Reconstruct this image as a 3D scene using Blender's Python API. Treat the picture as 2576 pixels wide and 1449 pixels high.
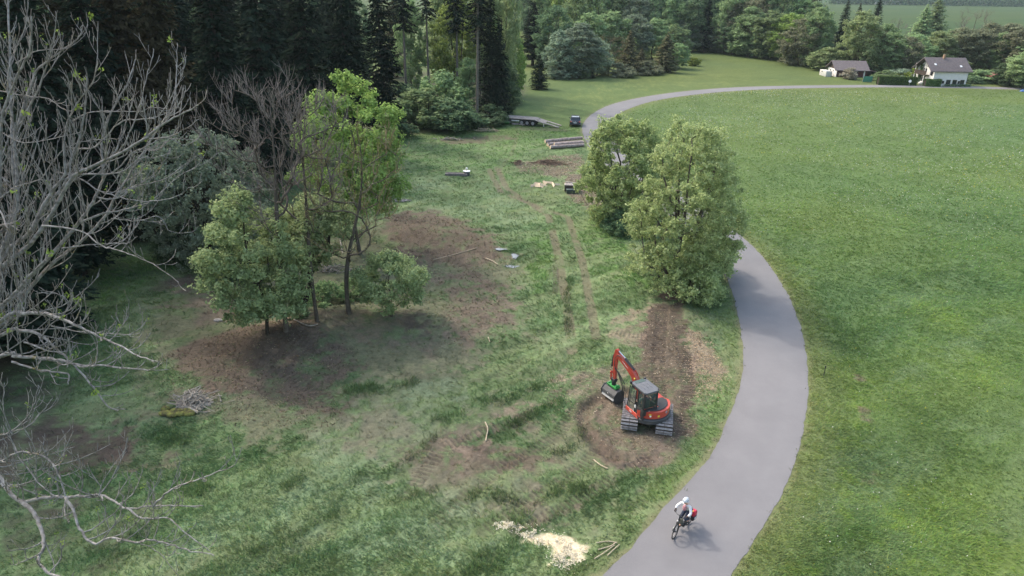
import bpy, bmesh, math, random
import numpy as np
from mathutils import Vector, Matrix, Euler
for _o in list(bpy.data.objects): bpy.data.objects.remove(_o)
SC = bpy.context.scene
COL = SC.collection
R = math.radians
# ------------------------------------------------------------------ camera
CAM_H = 21.5
PITCH, ROLL = 24.0, 1.0
cam_d = bpy.data.cameras.new('camera'); cam = bpy.data.objects.new('camera', cam_d); COL.objects.link(cam)
cam_d.sensor_width = 36.0; cam_d.lens = 24.0; cam_d.clip_start = 0.5; cam_d.clip_end = 6000
CM = Matrix.Rotation(R(90-PITCH), 4, 'X') @ Matrix.Rotation(R(ROLL), 4, 'Z')
cam.matrix_world = Matrix.Translation((0, 0, CAM_H)) @ CM
SC.camera = cam
# ------------------------------------------------------------------ light
SUN_AZ = math.atan2(-0.793, 0.609)      # compass style: angle from +Y towards +X
SUN_EL = R(47)
world = bpy.data.worlds.new("World"); SC.world = world; world.use_nodes = True
wn = world.node_tree.nodes; wl = world.node_tree.links
bg = wn['Background']
sky = wn.new('ShaderNodeTexSky'); sky.sky_type = 'NISHITA'; sky.sun_disc = False
sky.sun_elevation = SUN_EL; sky.sun_rotation = SUN_AZ; sky.air_density = 1.6; sky.dust_density = 5.0; sky.ozone_density = 1.0
wl.new(sky.outputs['Color'], bg.inputs['Color']); bg.inputs['Strength'].default_value = 0.15
sun_d = bpy.data.lights.new('sun', 'SUN'); sun_d.energy = 0.78; sun_d.angle = R(1.3); sun_d.color = (1.0, 0.95, 0.88)
sun = bpy.data.objects.new('sun', sun_d); COL.objects.link(sun)
_sd = Vector((math.sin(SUN_AZ)*math.cos(SUN_EL), math.cos(SUN_AZ)*math.cos(SUN_EL), math.sin(SUN_EL)))
sun.rotation_euler = _sd.to_track_quat('Z', 'Y').to_euler(); sun.location = (0, 0, 60)
SC.view_settings.view_transform = 'Standard'; SC.view_settings.look = 'None'
SC.view_settings.exposure = 1.5; SC.view_settings.gamma = 1.0
SC.cycles.max_bounces = 10; SC.cycles.transparent_max_bounces = 6
SC.cycles.diffuse_bounces = 6; SC.cycles.glossy_bounces = 2; SC.cycles.transmission_bounces = 6
SC.cycles.volume_bounces = 1
# ------------------------------------------------------------------ picture point -> ground point
CM3 = CM.to_3x3()
def ray(px, py):
    return CM3 @ Vector(((px-1288)/1717.0, (724.5-py)/1717.0, -1.0))
def G(px, py, z=0.0):
    d = ray(px, py); t = (z-CAM_H)/d.z
    return Vector((d.x*t, d.y*t, z))
def P(px, py, depth):
    return Vector((0, 0, CAM_H)) + ray(px, py)*depth
# ------------------------------------------------------------------ object helpers
def tag(o, label=None, cat=None, group=None, kind=None):
    if label: o['label'] = label
    if cat: o['category'] = cat
    if group: o['group'] = group
    if kind: o['kind'] = kind
    return o
def thing(name, label, cat, loc=(0, 0, 0), rz=0.0, group=None):
    o = bpy.data.objects.new(name, None); COL.objects.link(o)
    o.empty_display_size = 0.2
    o.location = loc; o.rotation_euler = (0, 0, rz)
    return tag(o, label, cat, group)
def link(name, me, mat=None, parent=None):
    o = bpy.data.objects.new(name, me); COL.objects.link(o)
    if mat is not None and len(me.materials) == 0: me.materials.append(mat)
    if parent is not None: o.parent = parent
    return o
def copy_tree(o, parent=None):
    c = o.copy(); COL.objects.link(c); c.parent = parent
    for ch in list(o.children): copy_tree(ch, c)
    return c
def np_mesh(name, verts, faces, smooth=False, face_attr=None, col_attr=None):
    """verts (n,3), faces (m,k) all same k"""
    me = bpy.data.meshes.new(name)
    verts = np.asarray(verts, dtype=np.float32); faces = np.asarray(faces, dtype=np.int32)
    m, k = faces.shape
    me.vertices.add(len(verts)); me.vertices.foreach_set('co', verts.ravel())
    me.loops.add(m*k); me.loops.foreach_set('vertex_index', faces.ravel())
    me.polygons.add(m)
    me.polygons.foreach_set('loop_start', np.arange(0, m*k, k, dtype=np.int32))
    me.polygons.foreach_set('loop_total', np.full(m, k, dtype=np.int32))
    me.polygons.foreach_set('use_smooth', np.full(m, bool(smooth)))
    me.update(calc_edges=True)
    if face_attr is not None:
        a = me.attributes.new('rnd', 'FLOAT', 'FACE'); a.data.foreach_set('value', np.asarray(face_attr, dtype=np.float32))
    if col_attr is not None:
        for an, (dom, arr) in col_attr.items():
            arr = np.asarray(arr, dtype=np.float32)
            if arr.ndim == 1:
                a = me.attributes.new(an, 'FLOAT', dom); a.data.foreach_set('value', arr)
            else:
                if arr.shape[1] == 3: arr = np.concatenate([arr, np.ones((len(arr), 1), np.float32)], 1)
                a = me.attributes.new(an, 'FLOAT_COLOR', dom); a.data.foreach_set('color', arr.ravel())
    return me
class MB:
    """collects simple solids into one mesh"""
    def __init__(s): s.v = []; s.f = []
    def add(s, vs, fs, M=None):
        b = len(s.v)
        for v in vs:
            v = Vector(v); s.v.append(M @ v if M is not None else v)
        for f in fs: s.f.append([b+i for i in f])
        return s
    def box(s, c, d, rot=(0, 0, 0), M=None, taper=1.0):
        x, y, z = d[0]/2, d[1]/2, d[2]/2; t = taper
        vs = [(-x,-y,-z),(x,-y,-z),(x,y,-z),(-x,y,-z),(-x*t,-y*t,z),(x*t,-y*t,z),(x*t,y*t,z),(-x*t,y*t,z)]
        T = Matrix.Translation(c) @ Euler(rot).to_matrix().to_4x4()
        if M is not None: T = M @ T
        return s.add(vs, [(0,3,2,1),(4,5,6,7),(0,1,5,4),(1,2,6,5),(2,3,7,6),(3,0,4,7)], T)
    def bbox(s, c, d, b=0.03, rot=(0, 0, 0)):
        """box with chamfered edges"""
        bm = bmesh.new(); bmesh.ops.create_cube(bm, size=1.0)
        for v in bm.verts: v.co = Vector((v.co.x*d[0], v.co.y*d[1], v.co.z*d[2]))
        b = min(b, min(d)*0.45)
        bmesh.ops.bevel(bm, geom=bm.edges[:], offset=b, segments=2, affect='EDGES', profile=0.5)
        T = Matrix.Translation(c) @ Euler(rot).to_matrix().to_4x4()
        bm.verts.index_update()
        s.add([v.co.copy() for v in bm.verts], [[v.index for v in f.verts] for f in bm.faces], T); bm.free(); return s
    def prism(s, pts, h0, h1, axis='Z', M=None):
        """outline pts (2-D) extruded from h0 to h1 along axis"""
        n = len(pts)
        def mk(p, h): return {'Z': (p[0], p[1], h), 'X': (h, p[0], p[1]), 'Y': (p[0], h, p[1])}[axis]
        vs = [mk(p, h0) for p in pts]+[mk(p, h1) for p in pts]
        fs = [list(range(n))[::-1], list(range(n, 2*n))]+[[i, (i+1) % n, n+(i+1) % n, n+i] for i in range(n)]
        return s.add(vs, fs, M)
    def tube(s, pts, rad, n=8, cap=True, flat=1.0):
        pts = [Vector(p) for p in pts]
        if not hasattr(rad, '__len__'): rad = [rad]*len(pts)
        b = len(s.v); prev = None
        for i, p in enumerate(pts):
            d = (pts[min(i+1, len(pts)-1)]-pts[max(i-1, 0)])
            if d.length < 1e-9: d = Vector((0, 0, 1))
            d.normalize()
            if prev is None:
                a = d.cross(Vector((0, 0, 1)))
                if a.length < 0.1: a = d.cross(Vector((1, 0, 0)))
            else:
                a = prev-d*prev.dot(d)
                if a.length < 1e-6: a = d.orthogonal()
            a.normalize(); prev = a; c = d.cross(a)
            for k in range(n):
                t = 2*math.pi*k/n
                s.v.append(p+(a*math.cos(t)+c*math.sin(t)*flat)*rad[i])
        for i in range(len(pts)-1):
            for k in range(n):
                s.f.append([b+i*n+k, b+i*n+(k+1) % n, b+(i+1)*n+(k+1) % n, b+(i+1)*n+k])
        if cap:
            s.f.append([b+k for k in range(n)][::-1]); e = b+(len(pts)-1)*n; s.f.append([e+k for k in range(n)])
        return s
    def cyl(s, a, b, r, n=16, r2=None): return s.tube([a, b], [r, r if r2 is None else r2], n)
    def ring(s, c, ax, Rr, r, n=28, m=8, sx=1.0):
        c = Vector(c); ax = Vector(ax).normalized(); u = ax.orthogonal().normalized(); w = ax.cross(u); b = len(s.v)
        for i in range(n):
            t = 2*math.pi*i/n; o = u*math.cos(t)+w*math.sin(t)
            for k in range(m):
                q = 2*math.pi*k/m; s.v.append(c+o*(Rr+r*math.cos(q))+ax*r*sx*math.sin(q))
        for i in range(n):
            for k in range(m):
                s.f.append([b+i*m+k, b+((i+1) % n)*m+k, b+((i+1) % n)*m+(k+1) % m, b+i*m+(k+1) % m])
        return s
    def ball(s, c, r, n=14, m=9, M=None):
        if not hasattr(r, '__len__'): r = (r, r, r)
        vs = []; fs = []
        for j in range(m+1):
            ph = math.pi*j/m
            for i in range(n):
                th = 2*math.pi*i/n
                vs.append((c[0]+r[0]*math.sin(ph)*math.cos(th), c[1]+r[1]*math.sin(ph)*math.sin(th), c[2]+r[2]*math.cos(ph)))
        for j in range(m):
            for i in range(n): fs.append([j*n+i, (j+1)*n+i, (j+1)*n+(i+1) % n, j*n+(i+1) % n])
        return s.add(vs, fs, M)
    def build(s, name, mat, parent=None, smooth=False, bevel=0.0, sub=0):
        me = bpy.data.meshes.new(name); me.from_pydata([tuple(v) for v in s.v], [], s.f)
        me.validate(); me.materials.append(mat)
        bm = bmesh.new(); bm.from_mesh(me)
        bmesh.ops.remove_doubles(bm, verts=bm.verts, dist=1e-5)
        bmesh.ops.recalc_face_normals(bm, faces=bm.faces); bm.to_mesh(me); bm.free()
        if smooth:
            for p in me.polygons: p.use_smooth = True
            me.set_sharp_from_angle(angle=R(42))
        o = link(name, me, None, parent)
        if bevel > 0:
            m = o.modifiers.new('bevel', 'BEVEL'); m.width = bevel; m.segments = 2; m.limit_method = 'ANGLE'; m.angle_limit = R(35)
        if sub:
            m = o.modifiers.new('sub', 'SUBSURF'); m.levels = sub; m.render_levels = sub
        return o
# ------------------------------------------------------------------ materials
def mat_new(name):
    m = bpy.data.materials.new(name); m.use_nodes = True; nt = m.node_tree
    b = nt.nodes['Principled BSDF']; return m, nt, b
def pmat(name, col, rough=0.6, metal=0.0, var=0.0, scale=6.0, col2=None, bump=0.0, coat=0.0, spec=0.5, coord='Object', detail=5):
    m, nt, b = mat_new(name); N = nt.nodes; L = nt.links
    b.inputs['Roughness'].default_value = rough; b.inputs['Metallic'].default_value = metal
    b.inputs['Specular IOR Level'].default_value = spec
    if coat: b.inputs['Coat Weight'].default_value = coat
    b.inputs['Base Color'].default_value = (*col, 1)
    if var or col2 or bump:
        tc = N.new('ShaderNodeTexCoord'); nz = N.new('ShaderNodeTexNoise')
        nz.inputs['Scale'].default_value = scale; nz.inputs['Detail'].default_value = detail; nz.inputs['Roughness'].default_value = 0.65
        L.new(tc.outputs[coord], nz.inputs['Vector'])
        if col2 is None: col2 = tuple(max(0, c*(1-var)) for c in col)
        cr = N.new('ShaderNodeValToRGB'); cr.color_ramp.elements[0].position = 0.38; cr.color_ramp.elements[1].position = 0.64
        cr.color_ramp.elements[0].color = (*col2, 1); cr.color_ramp.elements[1].color = (*col, 1)
        L.new(nz.outputs['Fac'], cr.inputs['Fac']); L.new(cr.outputs['Color'], b.inputs['Base Color'])
        if bump:
            bp = N.new('ShaderNodeBump'); bp.inputs['Strength'].default_value = bump; bp.inputs['Distance'].default_value = 0.02
            L.new(nz.outputs['Fac'], bp.inputs['Height']); L.new(bp.outputs['Normal'], b.inputs['Normal'])
    return m
def leaf_mat(name, dark, light, hi=None, trans=0.45):
    """foliage: each leaf has its own shade between dark and light; some share lets light through"""
    m = bpy.data.materials.new(name); m.use_nodes = True; nt = m.node_tree; N = nt.nodes; L = nt.links
    N.remove(N['Principled BSDF']); out = N['Material Output']
    at = N.new('ShaderNodeAttribute'); at.attribute_name = 'rnd'
    oi = N.new('ShaderNodeObjectInfo')
    cr = N.new('ShaderNodeValToRGB'); e = cr.color_ramp.elements
    e[0].color = (*dark, 1); e[1].color = (*light, 1); e[0].position = 0.05; e[1].position = 0.9
    if hi: x = e.new(0.97); x.color = (*hi, 1)
    L.new(at.outputs['Fac'], cr.inputs['Fac'])
    hs = N.new('ShaderNodeHueSaturation'); L.new(cr.outputs['Color'], hs.inputs['Color'])
    mr = N.new('ShaderNodeMapRange'); mr.inputs[3].default_value = 0.8; mr.inputs[4].default_value = 1.2
    L.new(oi.outputs['Random'], mr.inputs[0]); L.new(mr.outputs[0], hs.inputs['Value'])
    mr2 = N.new('ShaderNodeMapRange'); mr2.inputs[3].default_value = 0.488; mr2.inputs[4].default_value = 0.512
    L.new(oi.outputs['Random'], mr2.inputs[0]); L.new(mr2.outputs[0], hs.inputs['Hue'])
    d = N.new('ShaderNodeBsdfDiffuse'); t = N.new('ShaderNodeBsdfTranslucent'); mx = N.new('ShaderNodeMixShader'); mx.inputs[0].default_value = trans
    L.new(hs.outputs[0], d.inputs[0]); L.new(hs.outputs[0], t.inputs[0])
    L.new(d.outputs[0], mx.inputs[1]); L.new(t.outputs[0], mx.inputs[2]); L.new(mx.outputs[0], out.inputs['Surface'])
    return m
# ------------------------------------------------------------------ numpy noise
def _hash(ix, iy, seed):
    h = (ix.astype(np.int64)*374761393+iy.astype(np.int64)*668265263+seed*1442695041) & 0xffffffff
    h = ((h ^ (h >> 13))*1274126177) & 0xffffffff
    return ((h ^ (h >> 16)) & 0xffff)/65535.0
def vnoise(x, y, seed=0):
    ix = np.floor(x); iy = np.floor(y); fx = x-ix; fy = y-iy
    fx = fx*fx*(3-2*fx); fy = fy*fy*(3-2*fy)
    a = _hash(ix, iy, seed); b = _hash(ix+1, iy, seed); c = _hash(ix, iy+1, seed); d = _hash(ix+1, iy+1, seed)
    return (a*(1-fx)+b*fx)*(1-fy)+(c*(1-fx)+d*fx)*fy
def fbm(x, y, sc, seed=0, octv=4):
    s = 0; a = 0.5; t = 0; f = sc
    for o in range(octv):
        s = s+a*vnoise(x*f+o*17.3, y*f-o*9.1, seed+o*7); t += a; a *= 0.55; f *= 2.07
    return s/t
def sstep(a, b, x):
    t = np.clip((x-a)/(b-a), 0, 1); return t*t*(3-2*t)
# ------------------------------------------------------------------ road
def catmull(pts, n=8):
    out = []; Q = [pts[0]]+list(pts)+[pts[-1]]
    for i in range(1, len(Q)-2):
        p0, p1, p2, p3 = [np.array(q, float) for q in Q[i-1:i+3]]
        for k in range(n):
            t = k/n
            out.append(0.5*((2*p1)+(-p0+p2)*t+(2*p0-5*p1+4*p2-p3)*t*t+(-p0+3*p1-3*p2+p3)*t**3))
    out.append(np.array(Q[-2], float)); return np.array(out)
# left and right edges of the tarmac lane, metres
RL = [(-3.2, 12.8), (0.2, 16.3), (3.81, 20.22), (5.45, 22.15), (7.25, 24.37), (9.05, 26.63), (10.71, 28.95), (12.6, 32.55), (13.95, 35.57), (15.10, 39.04), (16.2, 43.72), (17.0, 47.86), (17.4, 51.39), (17.45, 54.9),
      (17.0, 62.0), (15.6, 70.0), (13.7, 79.0), (12.0, 89.0), (11.0, 98.0), (10.8, 109.0), (11.72, 117.95), (14.4, 128.0), (19.29, 139.0), (27.3, 149.4), (37.9, 158.94), (51.8, 167.2), (67.6, 172.2), (88.9, 176.2), (103.9, 177.0), (120, 176.5), (140, 174.5), (175, 170)]
RR = [(1.2, 10.6), (5.2, 15.6), (8.9, 20.33), (10.55, 22.27), (12.45, 24.77), (14.48, 28.0), (16.08, 31.12), (17.51, 34.36), (18.91, 38.15), (20.24, 42.64), (21.23, 47.67), (21.79, 52.86), (21.93, 58.0),
      (21.3, 65.0), (19.9, 73.0), (18.1, 82.0), (16.4, 91.0), (15.4, 99.0), (15.0, 108.0), (15.9, 116.5), (18.3, 125.8), (22.4, 134.9), (29.3, 145.1), (39.5, 154.3), (52.4, 162.3), (67.9, 167.8), (88.9, 172.0), (103.9, 172.9), (120, 172.4), (140, 170.4), (175, 166)]
def resample(c, n):
    d = np.concatenate([[0], np.cumsum(np.hypot(*np.diff(c, axis=0).T))]); t = np.linspace(0, d[-1], n)
    return np.stack([np.interp(t, d, c[:, 0]), np.interp(t, d, c[:, 1])], 1)
_rl = resample(catmull(RL), 420)
_rr0 = resample(catmull(RR), 2500)
# pair each left point with the nearest right point so that the cross joints stay square
_rr = np.array([_rr0[np.argmin(((_rr0-p)**2).sum(1))] for p in _rl])
_k = np.ones(5)/5
for _ in range(2): _rr[2:-2] = np.stack([np.convolve(_rr[:, 0], _k, 'valid'), np.convolve(_rr[:, 1], _k, 'valid')], 1)
ROAD_C = (_rl+_rr)/2; ROAD_W = np.hypot(*(_rl-_rr).T)/2
def road_dist(x, y):
    """signed distance to the tarmac's edge (negative on the road)"""
    out = np.full(x.shape, 60.0)
    m = (x > -10) & (x < 185) & (y > 5) & (y < 190)
    xs, ys = x[m], y[m]; best = np.full(xs.shape, 1e9); w = np.zeros(xs.shape)
    A = ROAD_C[:-1:2]; B = ROAD_C[2::2]
    n = min(len(A), len(B))
    for i in range(n):
        a = A[i]; b = B[i]; ab = b-a; L2 = ab@ab
        near = (np.abs(xs-a[0]) < 25) & (np.abs(ys-a[1]) < 25)
        if not near.any(): continue
        px = xs[near]-a[0]; py = ys[near]-a[1]; t = np.clip((px*ab[0]+py*ab[1])/L2, 0, 1)
        d = np.hypot(px-t*ab[0], py-t*ab[1])-ROAD_W[2*i]
        bb = best[near]; up = d < bb; bb[up] = d[up]; best[near] = bb
    out[m] = np.minimum(best, 60); return out
# ------------------------------------------------------------------ patches of the clearing (outlines in picture units, laid on the ground)
def poly_sd(x, y, pts):
    d = np.full(x.shape, 1e9); ins = np.zeros(x.shape, bool); n = len(pts)
    for i in range(n):
        x0, y0 = pts[i]; x1, y1 = pts[(i+1) % n]; ex, ey = x1-x0, y1-y0; L2 = ex*ex+ey*ey+1e-9
        px, py = x-x0, y-y0; t = np.clip((px*ex+py*ey)/L2, 0, 1)
        d = np.minimum(d, np.hypot(px-t*ex, py-t*ey))
        c = ((y0 > y) != (y1 > y)) & (x < (x1-x0)*(y-y0)/(y1-y0+1e-12)+x0); ins ^= c
    return np.where(ins, -d, d)
def line_sd(x, y, pts):
    best = np.full(x.shape, 1e9); s = np.zeros(x.shape); acc = 0.0; side = np.zeros(x.shape)
    for i in range(len(pts)-1):
        x0, y0 = pts[i]; x1, y1 = pts[i+1]; ex, ey = x1-x0, y1-y0; L = math.hypot(ex, ey)+1e-9
        px, py = x-x0, y-y0; t = np.clip((px*ex+py*ey)/(L*L), 0, 1)
        d = np.hypot(px-t*ex, py-t*ey); up = d < best
        best = np.where(up, d, best); s = np.where(up, acc+t*L, s); side = np.where(up, np.sign(px*ey-py*ex), side); acc += L
    return best, s, side
def gp(pts): return [tuple(G(*p)[:2]) for p in pts]
SOIL, DARK, STRAW, BROWN, LUSH, PALE, YEL, MIX, WOODY, LIMEG = range(10)
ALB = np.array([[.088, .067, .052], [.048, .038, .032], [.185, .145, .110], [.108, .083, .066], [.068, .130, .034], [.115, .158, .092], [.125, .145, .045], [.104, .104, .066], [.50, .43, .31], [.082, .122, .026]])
PATCH = [  # kind, strength, softness m, outline
 (MIX, .9, 3.0, [(400, 720), (560, 690), (1060, 520), (1290, 620), (1310, 760), (1290, 880), (1120, 950), (900, 960), (860, 1090), (640, 1130), (430, 1090), (380, 900)]),
 (MIX, .6, 3.0, [(860, 1090), (900, 960), (1290, 880), (1480, 930), (1420, 1250), (1160, 1260), (960, 1200)]),
 (MIX, .6, 2.0, [(1060, 1040), (1480, 920), (1640, 740), (1840, 760), (1860, 960), (1700, 1240), (1480, 1330), (1200, 1320), (1020, 1180)]),
 (SOIL, .92, 1.2, [(455, 890), (560, 850), (700, 828), (800, 852), (880, 905), (900, 945), (850, 975), (840, 1050), (760, 1040), (640, 1010), (540, 1025), (450, 990), (420, 930)]),
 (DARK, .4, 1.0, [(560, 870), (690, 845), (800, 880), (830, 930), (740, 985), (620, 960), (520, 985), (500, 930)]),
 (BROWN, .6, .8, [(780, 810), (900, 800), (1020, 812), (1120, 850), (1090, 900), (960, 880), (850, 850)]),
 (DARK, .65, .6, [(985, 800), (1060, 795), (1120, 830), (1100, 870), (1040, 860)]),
 (SOIL, .85, 1.4, [(960, 560), (1020, 528), (1120, 535), (1200, 575), (1260, 605), (1270, 650), (1180, 672), (1080, 668), (990, 645)]),
 (DARK, .4, 1.2, [(985, 600), (1060, 580), (1180, 590), (1220, 630), (1120, 655), (1010, 640)]),
 (BROWN, .75, 1.0, [(1060, 700), (1180, 680), (1300, 735), (1290, 790), (1220, 850), (1200, 890), (1120, 840), (1120, 770)]),
 (SOIL, .6, .7, [(1120, 690), (1210, 690), (1270, 735), (1200, 760), (1140, 735)]),
 (SOIL, .5, .7, [(1150, 790), (1230, 770), (1270, 800), (1180, 840)]),
 (BROWN, .7, 1.0, [(380, 705), (480, 690), (590, 720), (600, 790), (560, 830), (470, 800), (400, 760)]),
 (SOIL, .6, .6, [(430, 715), (530, 700), (560, 735), (480, 745)]),
 (SOIL, .85, 2.2, [(0, 1085), (180, 1060), (330, 1075), (400, 1120), (330, 1170), (160, 1200), (0, 1220)]),
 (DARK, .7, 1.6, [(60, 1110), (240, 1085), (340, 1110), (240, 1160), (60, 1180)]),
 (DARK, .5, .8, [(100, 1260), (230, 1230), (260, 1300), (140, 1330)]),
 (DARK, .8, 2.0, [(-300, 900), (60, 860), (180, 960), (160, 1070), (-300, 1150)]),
 (SOIL, .75, .6, [(1130, 1135), (1240, 1108), (1370, 1118), (1420, 1155), (1340, 1180), (1200, 1195), (1120, 1180)]),
 (DARK, .4, .4, [(1190, 1140), (1300, 1130), (1330, 1165), (1220, 1180)]),
 (BROWN, .8, .7, [(1490, 1000), (1560, 985), (1740, 1000), (1740, 1110), (1640, 1200), (1540, 1160), (1480, 1080)]),
 (SOIL, .95, .5, [(1645, 765), (1715, 758), (1735, 830), (1750, 920), (1755, 1010), (1735, 1105), (1660, 1105), (1610, 1000), (1592, 905), (1628, 840)]),
 (DARK, .5, .4, [(1640, 780), (1680, 775), (1680, 860), (1620, 920), (1605, 880)]),
 (DARK, .45, .4, [(1700, 900), (1745, 900), (1750, 1060), (1700, 1080)]),
 (STRAW, .55, .5, [(1560, 800), (1635, 762), (1640, 830), (1600, 880), (1545, 870), (1510, 830)]),
 (STRAW, .5, .6, [(1350, 955), (1480, 925), (1590, 905), (1600, 960), (1520, 990), (1420, 1000), (1350, 990)]),
 (STRAW, .75, .6, [(1735, 830), (1775, 850), (1825, 920), (1815, 975), (1775, 1010), (1745, 1000)]),
 (STRAW, .4, .6, [(1400, 1030), (1470, 1010), (1560, 1030), (1560, 1110), (1480, 1080), (1420, 1060)]),
 (BROWN, .6, .5, [(1560, 1160), (1700, 1110), (1720, 1150), (1640, 1190), (1580, 1190)]),
 (LUSH, .6, .6, [(1690, 1120), (1790, 1010), (1850, 960), (1845, 1030), (1800, 1110), (1730, 1190), (1600, 1340), (1560, 1330), (1640, 1220)]),
 (LUSH, .6, 1.0, [(1640, 470), (1560, 520), (1500, 540), (1450, 600), (1500, 690), (1620, 740), (1650, 730), (1560, 640)]),
 (LUSH, .6, .8, [(1330, 600), (1390, 600), (1400, 660), (1360, 760), (1340, 690)]),
 (LUSH, .45, 1.0, [(1800, 700), (1840, 760), (1855, 900), (1820, 900), (1780, 800), (1700, 760)]),
 (LUSH, .5, 1.0, [(1000, 340), (1130, 340), (1300, 330), (1480, 320), (1470, 350), (1300, 390), (1300, 430), (1220, 500), (1040, 430)]),
 (PALE, .5, 2.0, [(1040, 440), (1250, 430), (1300, 500), (1330, 560), (1240, 600), (1130, 530), (1020, 500)]),
 (PALE, .55, 2.0, [(560, 1250), (900, 1040), (1120, 960), (1260, 1000), (1000, 1130), (1080, 1230), (1260, 1340), (1200, 1449), (400, 1460), (480, 1300)]),
 (PALE, .35, 1.5, [(1180, 1180), (1420, 1250), (1300, 1300), (1160, 1260)]),
 (BROWN, .8, .9, [(1300, 412), (1380, 392), (1470, 388), (1470, 420), (1400, 445), (1320, 435)]),
 (BROWN, .85, .8, [(1420, 440), (1475, 440), (1500, 480), (1540, 520), (1580, 570), (1520, 545), (1440, 505), (1420, 480)]),
 (SOIL, .8, .7, [(1110, 350), (1200, 343), (1310, 335), (1300, 348), (1200, 360), (1130, 362)]),
 (SOIL, .5, .7, [(1290, 318), (1430, 322), (1440, 330), (1300, 328)]),
 (LIMEG, .5, 4.0, [(1880, 620), (1990, 740), (2050, 900), (2050, 1100), (1900, 1449), (2120, 1449), (2180, 1150), (2140, 880), (2010, 680)]),
 (LIMEG, .35, 5.0, [(2300, 700), (2560, 800), (2500, 1000), (2300, 900)]),
 (LIMEG, .4, 4.0, [(2250, 1200), (2560, 1250), (2576, 1449), (2300, 1449)]),
 (BROWN, .7, .3, [(2150, 935), (2172, 945), (2170, 965), (2152, 958)]), (BROWN, .7, .3, [(2162, 1028), (2195, 1040), (2190, 1070), (2168, 1060)]), (BROWN, .5, .4, [(2170, 1180), (2205, 1190), (2200, 1220), (2172, 1210)]),
 (YEL, .35, .6, [(1330, 475), (1410, 480), (1400, 492), (1330, 490)]),
 (YEL, .3, 2.5, [(1500, 350), (1480, 200), (1700, 180), (2000, 200), (1990, 210), (1640, 225), (1520, 255)]),
 (YEL, .3, 2.0, [(1330, 262), (1450, 225), (1600, 215), (1500, 260), (1400, 280)]),
 (WOODY, .9, .25, [(1245, 1322), (1300, 1318), (1370, 1345), (1420, 1362), (1470, 1385), (1450, 1415), (1400, 1418), (1370, 1385), (1310, 1345)]),
 (DARK, .6, 1.2, [(0, 1200), (260, 1180), (420, 1250), (330, 1400), (0, 1449)]),  # lower-left dark soil, with the left trees' shade put into the ground colour
 (SOIL, .6, 1.0, [(330, 1090), (470, 1120), (520, 1180), (420, 1230), (300, 1180)]),
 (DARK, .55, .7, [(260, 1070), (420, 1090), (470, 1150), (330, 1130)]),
 (BROWN, .55, .9, [(960, 1180), (1160, 1060), (1300, 1030), (1400, 980), (1420, 1040), (1260, 1120), (1150, 1180), (1060, 1260)]),
 (BROWN, .5, .8, [(1200, 1290), (1330, 1230), (1470, 1180), (1500, 1230), (1420, 1300), (1300, 1320)]),
 (STRAW, .4, .8, [(1100, 1110), (1300, 1020), (1440, 960), (1440, 990), (1280, 1070), (1130, 1160)]),
 (BROWN, .5, 1.2, [(860, 1060), (1000, 1000), (1050, 1060), (940, 1150), (850, 1130)]),
 (BROWN, .4, .6, [(430, 960), (560, 975), (560, 1050), (440, 1050), (400, 1010)]),
 (STRAW, .45, .5, [(600, 830), (740, 820), (800, 815), (780, 830), (690, 842)]),
 (PALE, .35, 1.0, [(220, 790), (380, 760), (420, 800), (300, 850), (220, 840)]),
 (LUSH, .5, 1.2, [(200, 690), (360, 640), (430, 660), (400, 720), (260, 760)]),
 (YEL, .15, 1.5, [(430, 1050), (600, 1060), (640, 1100), (500, 1120)]),
]
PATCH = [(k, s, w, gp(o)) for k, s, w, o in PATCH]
# caterpillar and wheel tracks: (line, half width m, tread depth m, wear, period m)
TRK = [([(1640, 1085), (1660, 1000), (1655, 900), (1668, 770)], .48, .045, .55, .27), ([(1720, 1100), (1735, 1000), (1722, 900), (1700, 770)], .48, .04, .45, .27),
       ([(1480, 1449), (1640, 1210), (1600, 1100)], .40, .03, .3, .27), ([(1020, 1240), (1120, 1120), (1300, 1060), (1480, 940)], .45, .035, .5, .28),
       ([(1100, 1300), (1240, 1190), (1400, 1090), (1530, 930)], .45, .035, .4, .28), ([(1220, 1330), (1330, 1260), (1450, 1180), (1560, 1080)], .45, .04, .45, .28),
       ([(820, 1340), (1000, 1180), (1120, 1080)], .45, .02, .25, .28), ([(940, 1449), (1120, 1320), (1330, 1210)], .45, .02, .25, .28),
       ([(1300, 1330), (1420, 1270), (1540, 1200), (1640, 1150)], .42, .04, .5, .28), ([(1200, 930), (1360, 840), (1440, 820), (1620, 850)], .4, .02, .2, .28),
       ([(860, 1240), (1000, 1120), (1180, 1000), (1320, 900)], .5, .015, .2, .32), ([(1250, 420), (1275, 470), (1380, 540), (1405, 650), (1425, 760), (1440, 880)], .42, .008, 1.0, .3),
       ([(1230, 425), (1260, 480), (1430, 545), (1470, 680), (1500, 850)], .40, .008, .95, .3), ([(1300, 345), (1285, 390), (1255, 430), (1260, 480)], .35, .004, .4, .3),
       ([(1395, 655), (1400, 700), (1395, 740)], .3, .02, .8, .3), ([(640, 1449), (880, 1290), (1060, 1150)], .5, .01, .15, .32), ([(460, 900), (560, 905), (700, 880), (800, 900)], .5, .03, .2, .32),
       ([(470, 960), (600, 930), (720, 950), (830, 1010)], .5, .03, .2, .32), ([(980, 580), (1100, 560), (1240, 620)], .5, .03, .2, .32), ([(1000, 640), (1120, 610), (1250, 650)], .5, .03, .2, .32)]
TRK = [(gp(l), w, d, c, per) for l, w, d, c, per in TRK]
ARC = gp([(1575, 985), (1515, 995), (1478, 1020), (1466, 1050), (1480, 1085), (1510, 1125), (1545, 1150)])
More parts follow.
